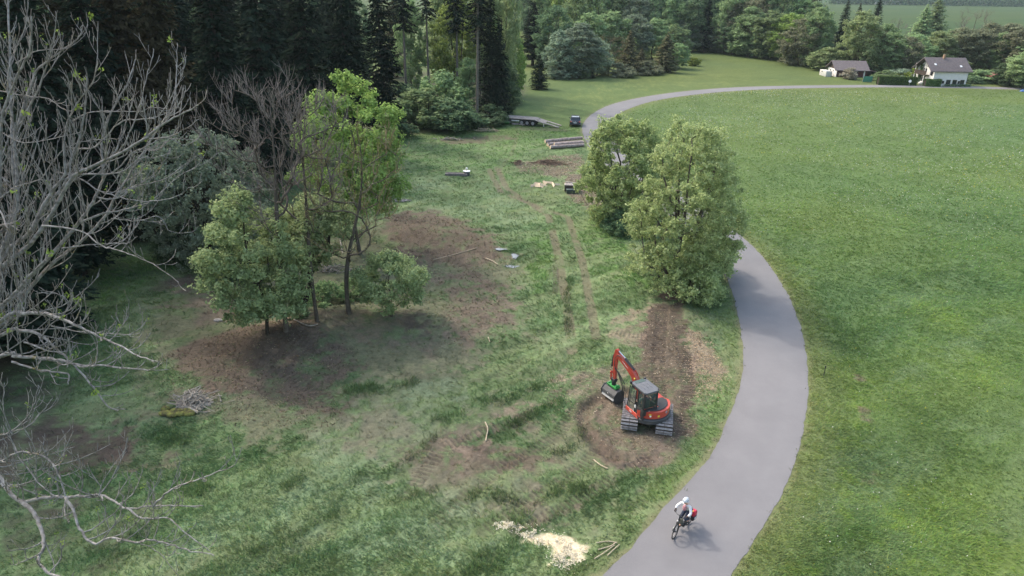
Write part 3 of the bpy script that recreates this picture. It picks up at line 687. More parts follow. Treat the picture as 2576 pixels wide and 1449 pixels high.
ROUND = ([0, .12, .35, .6, .82, 1], [.5, .8, 1, .98, .78, .28])
EGG = ([0, .1, .3, .55, .8, 1], [.6, .9, 1, .88, .62, .15])
BUSH = ([0, .15, .4, .7, .9, 1], [.85, 1, .98, .75, .45, .15])
TALL = ([0, .15, .4, .7, .9, 1], [.6, .85, 1, .92, .66, .2])
FAN = ([0, .15, .4, .7, .9, 1], [.25, .4, .7, 1, .9, .5])
def broadleaf(seed, H, W, cb, prof, nl, per, ls, lr, tr, stems=1, droop=0, lean=(0, 0), sq=1.0, upf=.5, outb=.55, strag=.12):
    """returns (wood mesh, crown mesh)"""
    rg = np.random.default_rng(seed); lb = lobes_for(H, W, cb, prof, nl, seed, sq, outb, lean)
    segs = []
    for s in range(stems):
        a = 2*math.pi*s/stems+rg.random(); sp = 0 if stems == 1 else W*.10
        b0 = np.array([math.cos(a), math.sin(a), 0])*sp*(.4 if stems > 1 else 0)
        nn = max(5, int(H/1.2)); tk = []
        top = np.array([math.cos(a)*sp*2.2+lean[0]*.8, math.sin(a)*sp*2.2+lean[1]*.8, H*.9])
        w1, w2 = rg.normal(0, H*.012, 2), rg.normal(0, H*.012, 2)
        for q in range(nn+1):
            u = q/nn; p = b0*(1-u)+top*u
            tk.append((p[0]+w1[0]*math.sin(u*7)+w2[0]*math.sin(u*13), p[1]+w1[1]*math.sin(u*6)+w2[1]*math.cos(u*11)-w2[1], u*H*.9-.15))
        mine = [l for l in lb if stems == 1 or int(((math.atan2(l[1], l[0])-a+math.pi/stems) % (2*math.pi))/(2*math.pi/stems)) == 0]
        if not mine: continue
        sg, nd, r = skeleton(mine, tk, tr, max(.008, H*.0012), rg); sg[0][1][:1] *= 1.35; segs += sg
    wood = tubes_mesh('trunk', segs, 8)
    C = []; Nn = []
    for l in lb:
        rr = lr*rg.uniform(.65, 1.3); m = int(per*(rr/lr)**2*rg.uniform(.75, 1.2)); u = rg.normal(0, 1, (m, 3)); u /= np.linalg.norm(u, axis=1)[:, None]
        rad = rr*(rg.random(m)**.45)*(1+strag*rg.normal(0, 1, m))
        # small sprays inside the lobe
        k = max(3, m//22); sc = rg.normal(0, 1, (k, 3)); sc /= np.linalg.norm(sc, axis=1)[:, None]; sc *= rr*rg.uniform(.35, 1.05, (k, 1))
        idx = rg.integers(0, k, m); p = np.where((rg.random(m) < .75)[:, None], sc[idx]+rg.normal(0, rr*.19, (m, 3)), u*rad[:, None])
        p[:, 2] *= .82
        if droop: p[:, 2] -= droop*np.hypot(p[:, 0], p[:, 1])*rg.random(m)*1.2
        C.append(l+p); Nn.append(p/rr*.9+np.array([0, 0, upf])+rg.normal(0, .55, (m, 3)))
    C = np.concatenate(C); Nn = np.concatenate(Nn); k = C[:, 2] > .12; C = C[k]; Nn = Nn[k]
    v = quads(C, Nn, ls, rg); crown = np_mesh('crown', v, np.arange(len(C)*4).reshape(-1, 4), face_attr=rg.random(len(C)))
    return wood, crown
def bare(seed, H, W, cb, prof, nl, tr, twig=5, tl=.9, lean=(0, 0), buds=0, stems=1):
    rg = np.random.default_rng(seed); lb = lobes_for(H, W, cb, prof, nl, seed, 1, .5, lean); segs = []; tw = []
    nn = int(H/1.1); w = rg.normal(0, H*.014, (2, 2))
    tk = [(lean[0]*q/nn+w[0, 0]*math.sin(q/nn*6), lean[1]*q/nn+w[0, 1]*math.sin(q/nn*7), q/nn*H*.93-.15) for q in range(nn+1)]
    sg, nodes, r = skeleton(list(lb), tk, tr, .022, rg, .16); sg[0][1][:1] *= 1.35
    cen = np.array([lean[0]*.5, lean[1]*.5, cb])
    B = []
    for i in range(len(tk), len(nodes)):
        if r[i] > tr*.45: continue
        for _ in range(rg.integers(1, twig)):
            p = nodes[i]; d = (p-cen); d /= np.linalg.norm(d)+1e-9; d = d+rg.normal(0, .6, 3)+np.array([0, 0, .5]); d /= np.linalg.norm(d); L = tl*rg.uniform(.4, 1.25)
            up = np.array([0, 0, 1.0]); P4 = [p, p+d*L*.35, p+d*L*.65+up*L*.08, p+d*L*.9+up*L*.25]
            tw.append((P4, [.016, .013, .010, .006]))
            if L > tl*.7:
                for _k in range(2):
                    q = P4[1+_k]; e = d+rg.normal(0, .55, 3)+up*.3; e /= np.linalg.norm(e)
                    tw.append(([q, q+e*L*.3, q+e*L*.5+up*L*.08], [.011, .009, .005]))
            if buds and rg.random() < buds: B.append(P4[-1])
    wood = tubes_mesh('trunk', sg, 8); twm = tubes_mesh('twigs', tw, 4)
    bud = None
    if B:
        B = np.array(B); B = np.repeat(B, 7, 0)+rg.normal(0, .09, (len(B)*7, 3)); v = quads(B, rg.normal(0, 1, B.shape)+np.array([0, 0, .5]), .12, rg)
        bud = np_mesh('young_leaves', v, np.arange(len(B)*4).reshape(-1, 4), face_attr=rg.random(len(B)))
    return wood, twm, bud
def spruce(seed, H, W, bare_to, wh=.42, nb=7, tw=13, tr=.22, droop=.35, dens=1.0, sz=.5, dead=0):
    rg = np.random.default_rng(seed); C = []; Nn = []; U = []; segs = [([(0, 0, -.2), (0, 0, H*.3), (0, 0, H*.6), (0, 0, H*.99)], [tr*1.15, tr*.85, tr*.55, .02])]
    z = bare_to
    while z < H*.985:
        t = (z-bare_to)/(H-bare_to); R0 = W/2*(1-t)**.78*(1.0 if t > .12 else .75+.25*t/.12)
        for b in range(nb if t < .9 else 4):
            az = rg.uniform(0, 2*math.pi); L = max(.18, R0*rg.uniform(.62, 1.12)); zz = z+rg.uniform(-wh, wh)*.5
            d0 = np.array([math.cos(az), math.sin(az), 0]); side = np.array([-d0[1], d0[0], 0])
            up0 = .25+.5*t; k = max(3, int(tw*(L/(W/2))**.8*dens)+2)
            u = (np.arange(k)+rg.random(k))/k; u = .12+.9*u
            zc = zz+L*(up0*u*.35-droop*u*u+.12*u**3)
            off = rg.normal(0, .17*L*(1.1-u*.7)+.05, k)
            c = d0*(L*u)[:, None]+side*off[:, None]; c[:, 2] = zc-np.abs(off)*.35-rg.random(k)*.12
            C.append(c); nn = np.tile(d0*.45, (k, 1))+np.array([0, 0, .8])+rg.normal(0, .35, (k, 3)); Nn.append(nn)
            U.append(np.tile(d0, (k, 1))*1.0+side*(off/(L*.2+.1))[:, None]*.9+np.array([0, 0, -.45]))
            if L > .8 and rg.random() < .5: segs.append(([(0, 0, zz), tuple(d0*L*.5+np.array([0, 0, zz+L*(up0*.17-droop*.25)])), tuple(d0*L*.9+np.array([0, 0, zz+L*(up0*.31-droop*.75)]))], [.035, .022, .01]))
        z += wh*(.75+.5*rg.random())*(1-.35*t)
    for _ in range(dead):
        az = rg.uniform(0, 2*math.pi); zz = rg.uniform(min(1.5, bare_to), max(2.5, bare_to*1.05)); L = rg.uniform(.8, 2.4); d0 = np.array([math.cos(az), math.sin(az), 0])
        segs.append(([(0, 0, zz), tuple(d0*L*.5+np.array([0, 0, zz+.05])), tuple(d0*L+np.array([0, 0, zz-L*.3]))], [.025, .018, .007]))
    C = np.concatenate(C); Nn = np.concatenate(Nn); U = np.concatenate(U)
    s = sz*(.55+.6*np.clip((H-C[:, 2])/H*1.6, 0, 1)); v = quads(C, Nn, s, rg, (.32, .6), U)
    return tubes_mesh('trunk', segs, 7), np_mesh('crown', v, np.arange(len(C)*4).reshape(-1, 4), face_attr=rg.random(len(C)))
def plant(kind, wood, crown, loc, label, cat, lm, group=None, rz=0, s=1.0, sz=None, bark=None, tilt=0, crown_name='crown'):
    o = thing(kind, label, cat, loc, rz, group); o.scale = (s, s, s if sz is None else sz); o.rotation_euler = (tilt*.5, tilt, rz)
    if wood is not None:
        t = link('trunk', wood, None, o)
        if not wood.materials: wood.materials.append(bark or M_BARK)
        t.material_slots[0].link = 'OBJECT'; t.material_slots[0].material = bark or M_BARK
    c = link(crown_name, crown, None, o)
    if not crown.materials: crown.materials.append(lm)
    c.material_slots[0].link = 'OBJECT'; c.material_slots[0].material = lm
    return o
RG = random.Random(7)
# ------------------------------------------------------------------ the grove on the spoil mound
def height_at(px, py_top, base):
    """height so that a thing at base reaches the picture height py_top"""
    D = math.hypot(base.x, base.y); d = ray(px, py_top); return CAM_H+d.z/math.hypot(d.x, d.y)*D-base.z
b = Gt(905, 640); h = height_at(890, 190, b)
w_, c_ = broadleaf(101, h, 9.2, h*.28, EGG, 120, 300, .25, .8, .16, upf=.7)
plant('deciduous_tree', w_, c_, b, 'tall lime green egg-shaped tree at the right end of the grove', 'tree', LM['lime'])
b = Gt(535, 655); h = height_at(540, 340, b)
w_, c_ = broadleaf(103, h, 11.0, h*.06, ([0, .2, .5, .75, .9, 1], [.6, .85, 1, .95, .7, .4]), 190, 200, .24, .62, .16, stems=4, droop=.1, upf=.2, outb=.5, strag=.3)
plant('willow_tree', w_, c_, b, 'wide grey-green willow with upswept branches behind the left side of the grove', 'tree', LM['willow'], bark=M_BARK_DARK)
b = Gt(672, 842); h = height_at(655, 480, b)
w_, c_ = broadleaf(105, h, 6.0, h*.18, EGG, 95, 300, .19, .62, .10, upf=.6, lean=(-.6, .2))
plant('deciduous_tree', w_, c_, b, 'green leafy tree with thin dark trunk, leftmost on the edge of the mound', 'tree', LM['fresh'], bark=M_BARK_DARK)
b = Gt(752, 782); h = height_at(840, 490, b)
w_, c_ = broadleaf(107, h, 6.2, h*.45, ROUND, 70, 270, .19, .62, .12, stems=4, upf=.6, lean=(2.2, .5))
plant('deciduous_tree', w_, c_, b, 'pale green tree with several dark leaning stems in the middle of the grove', 'tree', LM['fresh'], bark=M_BARK_DARK)
b = Gt(985, 795); h = height_at(985, 640, b)
w_, c_ = broadleaf(109, h, 4.6, h*.2, ROUND, 48, 280, .17, .55, .07, upf=.6)
plant('small_tree', w_, c_, b, 'small round green tree standing at the right foot of the mound', 'tree', LM['fresh'], bark=M_BARK_DARK)
for i, (px, py, tx, ty, W, nl, cb, lab, mt, bd) in enumerate([
    (720, 832, 690, 215, 8.5, 85, .50, 'bare grey-brown tree with a wide leafless crown, leftmost bare trunk on the mound', M_TWIG, 0),
    (798, 808, 790, 195, 5.5, 60, .48, 'slender bare tree with a straight trunk between the wide bare and the budding tree', M_TWIG, 0),
    (878, 788, 905, 320, 7.0, 70, .38, 'budding tree with ochre twigs and forked trunk in front of the lime green tree', M_TWIG_BUD, .5)]):
    b = Gt(px, py); h = height_at(tx, ty, b); e = (tx-px)/1717*math.hypot(b.x, b.y)
    w_, t_, u_ = bare(120+i, h, W, h*cb, FAN if i == 0 else TALL, nl, (.14, .12, .15)[i], 5, .95, lean=(e*.8+(1.1, .2, .9)[i], .4), buds=bd)
    o = plant('bare_tree' if i < 2 else 'budding_tree', w_, t_, b, lab, 'tree', mt, bark=M_BARK, crown_name='twigs')
    if u_: link('young_leaves', u_, LM['brown'], o)
# undergrowth behind and between
UND = [(590, 700, 3.2, 3.6, 'deep', 'low dark shrub between the willow and the leftmost leafy tree'), (820, 760, 3.0, 1.5, 'mid', 'low green undergrowth between the bare trunks of the grove'), (900, 745, 2.6, 1.5, 'mid', 'low green shrub right behind the budding tree'),
       (640, 780, 2.4, 1.6, 'deep', 'low shrub at the foot of the leftmost leafy tree'), (745, 800, 1.6, .9, 'mid', 'small shrub growing at the foot of the dark stems'), (450, 650, 3.8, 3.0, 'deep', 'dark shrub below the left edge of the willow')]
b_w, b_c = broadleaf(131, 2.4, 3.2, .1, BUSH, 34, 170, .17, .48, .04, stems=3)
for px, py, W, H, k, lab in UND:
    plant('shrub', b_w, b_c, Gt(px, py), lab, 'shrub', LM[k], rz=RG.uniform(0, 6), s=W/3.2, sz=H/2.4, bark=M_BARK_DARK)
# ------------------------------------------------------------------ the two big bushes by the lane
b = Gt(1712, 728); b.x -= .35; h = height_at(1720, 312, b)
w_, c_ = broadleaf(141, h, 7.9, .3, ([0, .1, .3, .5, .7, .85, 1], [.62, .85, 1, .97, .86, .72, .5]), 360, 200, .17, .52, .14, stems=6, upf=.3, outb=.5, strag=.3)
plant('field_maple', w_, c_, b, 'largest pale green many-stemmed tree beside the lane bend, with upright twiggy top', 'tree', LM['pale'], rz=1.0)
b = Gt(1745, 752); b_w2, b_c2 = broadleaf(143, 4.2, 4.6, .1, BUSH, 60, 240, .18, .55, .05, stems=3, upf=.35)
plant('shrub', b_w2, b_c2, b, 'leafy shrub at the near foot of the largest tree beside the lane', 'shrub', LM['pale'], rz=.5)
b = Gt(1800, 690); plant('shrub', b_w2, b_c2, b+Vector((-.9, 0, 0)), 'leafy shrub between the largest tree and the lane edge', 'shrub', LM['pale'], rz=2.5, s=1.0)
b = Gt(1558, 562); h = height_at(1560, 292, b)
w_, c_ = broadleaf(145, h, 9.2, .2, ([0, .1, .3, .55, .8, 1], [.5, .8, 1, .92, .65, .3]), 260, 200, .22, .62, .14, stems=4, upf=.4, outb=.5, strag=.3)
plant('deciduous_tree', w_, c_, b, 'rounded fresh green tree behind the largest lane-side tree, near the stacked wood', 'tree', LM['bright'])
b = Gt(1560, 585); plant('shrub', b_w2, b_c2, b, 'low dark shrub filling the gap below the two lane-side trees', 'shrub', LM['deep'], s=.75, sz=.5)
# ------------------------------------------------------------------ forest stock
SPR = [spruce(201+i, 30, W_, bt, .46, 8, 27, .26, .42, sz=.54, dead=6) for i, (W_, bt) in enumerate([(7.5, 1.5), (6.6, 3), (8.2, 2)])]
SPR_HI = [spruce(211, 30, 5.2, 13, .5, 7, 13, .24, .5, sz=.7, dead=40), spruce(212, 30, 4.6, 15, .5, 6, 12, .22, .5, sz=.65, dead=35)]
SPR_Y = [spruce(221, 10, 5.0, .2, .26, 8, 14, .12, .18, sz=.42), spruce(222, 10, 4.2, .2, .28, 8, 13, .12, .22, sz=.42)]
DEC = [broadleaf(231, 16, 9, 1.5, EGG, 120, 190, .40, 1.0, .2, strag=.25), broadleaf(232, 16, 8.5, 2.0, ROUND, 110, 190, .40, 1.0, .2, strag=.25), broadleaf(233, 16, 7.5, 1.2, TALL, 120, 180, .38, .95, .18, strag=.25), broadleaf(234, 16, 9.5, .8, TALL, 130, 180, .40, 1.05, .18, stems=3, strag=.25), broadleaf(235, 16, 8, 1.2, EGG, 95, 170, .40, 1.0, .18, strag=.3)]
BUSHES = [broadleaf(241, 5, 6, .2, BUSH, 50, 150, .36, .8, .07, stems=4), broadleaf(242, 5, 5, .2, ROUND, 45, 150, .36, .75, .07, stems=3)]
BARE = [bare(251, 16, 8, 4, FAN, 70, .16, 4, 1.3), bare(252, 16, 6, 5, TALL, 60, .15, 4, 1.2)]
def put(kind, px, py, H=None, top=None, W=None, mat='spruce', lab='', grp=None, rz=None, x=None, y=None, bark=None):
    st, Hn, Wn, name, cat = {'spruce': (SPR, 30, 7.4, 'spruce_tree', 'spruce'), 'tall': (SPR_HI, 30, 5, 'spruce_tree', 'spruce'), 'young': (SPR_Y, 10, 4.8, 'young_spruce', 'spruce'),
        'dec': (DEC, 16, 9.5, 'deciduous_tree', 'tree'), 'bush': (BUSHES, 5, 5.6, 'shrub', 'shrub'), 'bare': (BARE, 16, 7, 'bare_tree', 'bare tree')}[kind]
    b = Gt(px, py) if x is None else Vector((x, y, hz(x, y)))
    if H is None: H = height_at(px, top, b)
    v = RG.choice(st); s = (W/Wn) if W else H/Hn
    o = plant(name, v[0], v[1], b, lab, cat, LM[mat] if mat in LM else (M_TWIG if mat == 'twig' else M_TWIG_BUD), grp, RG.uniform(0, 6.28) if rz is None else rz, s, H/Hn, bark, tilt=RG.uniform(-.02, .02), crown_name='twigs' if kind == 'bare' else 'crown')
    return o
# front row of the dark forest, left to right
G_F = 'dark spruces along the near edge of the left forest'
for i, (px, py, m, lab) in enumerate([
    (60, 800, 'spruce', 'dark spruce behind the leafless foreground tree at the left picture edge'), (210, 690, 'spruce', 'dark spruce in the forest edge left of the reddish spruce'), (330, 600, 'spruce', 'dark spruce left of the grey-green willow'),
    (480, 540, 'rust', 'reddish brown spruce in the forest edge behind the willow'), (600, 500, 'spruce', 'dark spruce rising behind the wide bare tree'), (700, 460, 'spruce', 'dark spruce directly behind the middle bare tree'),
    (800, 420, 'spruce', 'dark spruce left behind the lime green tree top'), (890, 385, 'spruce', 'dark spruce directly behind the lime green tree'), (975, 350, 'spruce', 'dark spruce right behind the lime green tree by the brushwood'), (400, 575, 'rust', 'brown tinged spruce behind the leafless foreground twigs')]):
    put('spruce', px, py, H=RG.uniform(27, 33), mat=m, lab=lab, W=RG.uniform(7.4, 9), bark=M_BARK_DARK)
for i, (px, py, H) in enumerate([(-60, 960, 22), (-220, 860, 26), (-330, 1050, 24), (40, 900, 19), (-160, 1010, 22), (110, 850, 17)]):
    put('spruce', px, py, H=H, mat='spruce', lab=['low-boughed spruce nearest the lower left corner, behind the leafless branches', 'tall low-boughed spruce outside the left edge, rear one', 'tall low-boughed spruce outside the left edge, front one', 'low-boughed spruce at the left edge above the dark soil', 'low-boughed spruce left of the dark soil, cut by the left edge', 'smallest low-boughed spruce, rightmost of those at the left edge'][i], grp='low-boughed spruces at the left edge', W=8, bark=M_BARK_DARK)
# tall clear-stemmed spruces at the forest corner
for px, py, m, lab in [(1023, 262, 'spruce', 'clear-stemmed spruce, leftmost of the tall bare trunks at the forest corner'), (1080, 258, 'spruce', 'clear-stemmed spruce, second of the tall bare trunks at the forest corner'), (1152, 262, 'spruce', 'clear-stemmed spruce, third of the tall bare trunks at the forest corner'),
                       (1200, 312, 'spruce', 'tall clear-stemmed spruce nearest the flatbed trailer, with bleached trunk'), (1207, 296, 'spruce', 'clear-stemmed spruce close behind the one nearest the trailer')]:
    put('tall', px, py, H=RG.uniform(29, 33), mat=m, lab=lab, W=5.4, bark=M_BARK_PALE)
for px, py, H, W, k, m, lab in [(1255, 300, 17, 6.5, 'young', 'spruce', 'dense dark spruce right beside the tall bleached trunks, left of the trailer'), (1235, 302, 23, 6, 'spruce', 'spruce', 'dark spruce between the bleached trunks and the trailer'), (1262, 290, 9, 7, 'dec', 'deep', 'low dark green tree overhanging the left end of the trailer'),
       (1150, 250, 20, 9, 'dec', 'lime', 'bright green beech glowing between the bare spruce trunks'), (1262, 255, 27, 7, 'dec', 'fresh', 'high bright green beech at the right corner of the forest'), (1225, 235, 26, 9, 'dec', 'fresh', 'bright green beech behind the tall bleached trunks'), (1120, 225, 24, 9, 'dec', 'fresh', 'green beech behind the second bare trunk'),
       (1040, 245, 18, 8, 'dec', 'mid', 'mid green tree behind the leftmost bare trunk'), (1288, 245, 14, 6, 'dec', 'lime', 'low bright green beech left of the solitary young spruce'), (1178, 275, 9, 5, 'dec', 'mid', 'mid green young tree left of the bleached trunk')]:
    put(k, px, py, H=H, W=W, mat=m, lab=lab, bark=M_BARK_DARK)
for px, py, W, H, m, lab in [(1010, 300, 9, 5.5, 'deep', 'dark green bush at the left end of the brushwood edge'), (1070, 318, 10, 5.5, 'mid', 'mid green bush below the leftmost bare trunks'), (1140, 328, 10, 4.5, 'deep', 'dark bush below the third bare trunk'), (1120, 290, 10, 7, 'mid', 'larger green bush behind the brushwood edge'),
        (1175, 320, 5, 3.0, 'deep', 'dark bush at the foot of the bleached spruce trunk'), (1230, 312, 6, 3.0, 'deep', 'dark low bush left of the green tank'), (1000, 345, 6, 3, 'deep', 'dark bush where the forest edge meets the clearing'), (1275, 262, 5, 4, 'fresh', 'fresh green bush right of the forest corner behind the trailer')]:
    put('bush', px, py, H=H, W=W, mat=m, lab=lab, bark=M_BARK_DARK)
# inner forest
def px_of(x, y):
    v = CM3.transposed() @ (Vector((x, y, 0))-Vector((0, 0, CAM_H))); return 1288+1717*v.x/(-v.z)
ORD = ['first', 'second', 'third', 'fourth', 'fifth', 'sixth']
USED = {}
def spot(base, px, marks, tail=''):
    near = min(marks, key=lambda m: abs(m[0]-px)); side = 'left of' if px < near[0]-14 else ('right of' if px > near[0]+14 else 'behind'); return '%s%s %s %s' % (base, tail, side, near[1])
MK_F = [(-60, 'the left picture edge'), (120, 'the leafless trunk'), (300, 'the leafless crown'), (480, 'the reddish spruce'), (600, 'the willow top'), (700, 'the wide bare tree'), (800, 'the slender bare tree'), (900, 'the lime green tree'), (1023, 'the leftmost bare trunk'), (1110, 'the second bare trunk'), (1200, 'the bleached trunk'), (1300, 'the beech at the corner')]
MK_S = [(1355, 'the solitary young spruce'), (1430, 'the grey-green willow'), (1530, 'the purplish bare shrub'), (1578, 'the narrow olive spruce'), (1672, 'the broad brown spruce'), (1760, 'the hill meadow top'), (1850, 'the upper meadow edge'), (1935, 'the tall meadow-edge tree'), (2030, 'the meadow corner'), (2110, 'the shed')]
def depth_word(y, y0, st): return ['front', 'second', 'third', 'fourth', 'fifth', 'sixth', 'seventh', 'eighth', 'rear'][min(8, max(0, int((y-y0)/st)))]
G_I = 'dark spruces deep inside the left forest'
FP = [tuple(p) for p in FOREST]; cnt = 0; rgf = np.random.default_rng(77); done = []
while cnt < 125:
    x = rgf.uniform(-120, 25); y = rgf.uniform(52, 230)
    if x < -y*.85-8: continue
    d = poly_sd(np.array([x]), np.array([y]), FP)[0]
    if d > -4: continue
    if x > -8 and y < 150: continue
    if x > -55 and y > 112 and y < 200 and rgf.random() < .93: continue
    if done and min(math.hypot(x-a, y-b_) for a, b_ in done) < 5.0: continue
    done.append((x, y)); cnt += 1
    dc = rgf.random() < .10
    put('dec' if dc else 'spruce', 0, 0, H=rgf.uniform(22, 34) if not dc else rgf.uniform(15, 24), W=rgf.uniform(7.5, 10), mat='deep' if dc else ('rust' if rgf.random() < .12 else 'spruce'), x=x, y=y,
        lab=spot('%s, %s rank of the left forest,' % ('broadleaf tree' if dc else 'dark spruce', depth_word(y, 60, 16)), px_of(x, y), MK_F), grp='broadleaf trees inside the left forest' if dc else G_I, bark=M_BARK_DARK)
# solitary young spruce and the thicket on the meadow's edge
put('young', 1355, 224, top=130, W=6.6, mat='spruce', lab='solitary conical young spruce on the grass right of the forest corner')
TH = [('dec', 1405, 195, 75, 10, 'grey', 'grey-green many-stemmed tree at the left end of the thicket'), ('dec', 1455, 193, 62, 13, 'grey', 'tall grey-green willow over bare stems in the thicket'), ('dec', 1500, 190, 95, 8, 'willow', 'pale green shrubby tree left of the tall olive spruce'),
      ('bare', 1530, 188, 90, 8, 'budtwig', 'leafless purplish shrub tree beside the olive spruce'), ('young', 1578, 186, 75, 8, 'olive', 'tall narrow olive spruce in the middle of the thicket'), ('young', 1610, 180, 120, 6, 'olive', 'short olive spruce between the two larger ones'),
      ('young', 1672, 182, 78, 11, 'olive', 'broad brown-tipped spruce at the right end of the thicket'), ('bush', 1415, 198, 165, 9, 'grey', 'grey-green bush under the left end of the thicket'), ('bush', 1555, 192, 160, 8, 'brown', 'brownish bush below the tall olive spruce'), ('bush', 1625, 186, 155, 8, 'brown', 'brownish bush left of the broad spruce'),
      ('dec', 1700, 172, 110, 8, 'mid', 'mid green tree right behind the broad brown-tipped spruce'), ('bush', 1475, 196, 178, 5, 'mid', 'small green bush at the edge under the bare stems'), ('young', 1490, 197, 180, 2.2, 'spruce', 'tiny dark spruce at the edge of the thicket'), ('bush', 1745, 166, 146, 4, 'yellow', 'small yellow-green shrub alone on the hill meadow')]
for k, px, py, top, W, m, lab in TH: put(k, px, py, top=top, W=W, mat=m, lab=lab)
# broadleaf belt behind the meadow: bottom line and top line in picture units
BELT = [(1390, 172, 20, 12, 'deep'), (1440, 150, -20, 14, 'mid'), (1340, 165, 0, 13, 'spruce'), (1480, 160, 30, 14, 'mid'), (1530, 155, 30, 15, 'mid'), (1590, 150, 38, 14, 'grey'), (1640, 148, 45, 14, 'mid'), (1690, 145, 60, 12, 'mid'), (1720, 130, 52, 13, 'grey'),
        (1765, 128, 45, 14, 'mid'), (1800, 132, 68, 11, 'grey'), (1840, 138, 60, 12, 'deep'), (1880, 142, 20, 15, 'mid'), (1935, 150, 28, 15, 'mid'), (1975, 155, 35, 12, 'lime'), (1905, 146, 75, 10, 'deep'), (2010, 165, 50, 14, 'brown'), (2045, 168, 20, 11, 'mid'), (2060, 172, 120, 9, 'mid'),
        (2085, 170, 110, 8, 'brown')]
for i, (px, py, top, W, m) in enumerate(BELT):
    put('spruce' if m == 'spruce' else 'dec', px, py, top=top, W=W, mat=m, lab='%s tree bordering the far hill meadow, %s' % ({'deep': 'dark green', 'mid': 'mid green', 'grey': 'grey-green', 'lime': 'bright green', 'brown': 'brownish', 'spruce': 'dark conical'}[m],
        ['behind the grey willow thicket', 'above the grey willow thicket', 'behind the solitary young spruce', 'left above the purplish bare shrub', 'above the purplish bare shrub', 'above the narrow olive spruce', 'above the short olive spruce', 'above the broad brown-tipped spruce', 'right of the broad brown-tipped spruce', 'at the left top of the hill meadow',
         'over the top corner of the hill meadow', 'just right of the meadow top corner', 'tall, over the upper meadow edge', 'tall, halfway along the upper meadow edge', 'brightest over the meadow edge', 'low, along the meadow edge', 'with budding crown left of the shed', 'with pale top behind the shed', 'low and round left of the shed', 'budding, behind the shed roof'][i]))
# wood on the slope behind: rows with rising distance
G_S = 'trees of the mixed wood behind the hill meadow'
rgs = np.random.default_rng(5)
SL = {'deep': 'dark green broadleaf tree in the mixed wood behind the hill meadow', 'mid': 'mid green broadleaf tree in the mixed wood behind the hill meadow', 'spruce': 'dark spruce in the mixed wood behind the hill meadow', 'grey': 'grey-green tree in the mixed wood behind the hill meadow', 'brown': 'brownish budding tree in the mixed wood behind the hill meadow', 'lime': 'bright green tree in the mixed wood behind the hill meadow'}
for row, (py, n, hmin, hmax) in enumerate([(128, 17, 17, 24), (112, 18, 18, 27), (97, 20, 22, 32), (82, 20, 24, 34)]):
    for i in range(n):
        px = 1330+(2080-1330)*(i+rgs.uniform(-.3, .3))/n-(40 if row > 2 else 0)
        yy = py+(px-1700)*.055
        m = rgs.choice(['deep', 'mid', 'spruce', 'grey', 'brown', 'lime'], p=[.28, .2, .34, .08, .06, .04] if row > 0 else [.36, .34, .12, .1, .05, .03])
        put('spruce' if m == 'spruce' else 'dec', px, yy, H=rgs.uniform(hmin, hmax)*(.8 if px > 2020 else 1), W=rgs.uniform(11, 15) if m != 'spruce' else rgs.uniform(9, 11), mat=m, lab=spot('%s, %s row of the far wood,' % ({'deep': 'dark green tree', 'mid': 'mid green tree', 'spruce': 'dark spruce', 'grey': 'grey-green tree', 'brown': 'brownish tree', 'lime': 'bright green tree'}[m], ['first', 'second', 'third', 'rear'][row]), px, MK_S), grp=SL[m].replace(' tree', ' trees').replace('spruce in', 'spruces in'))
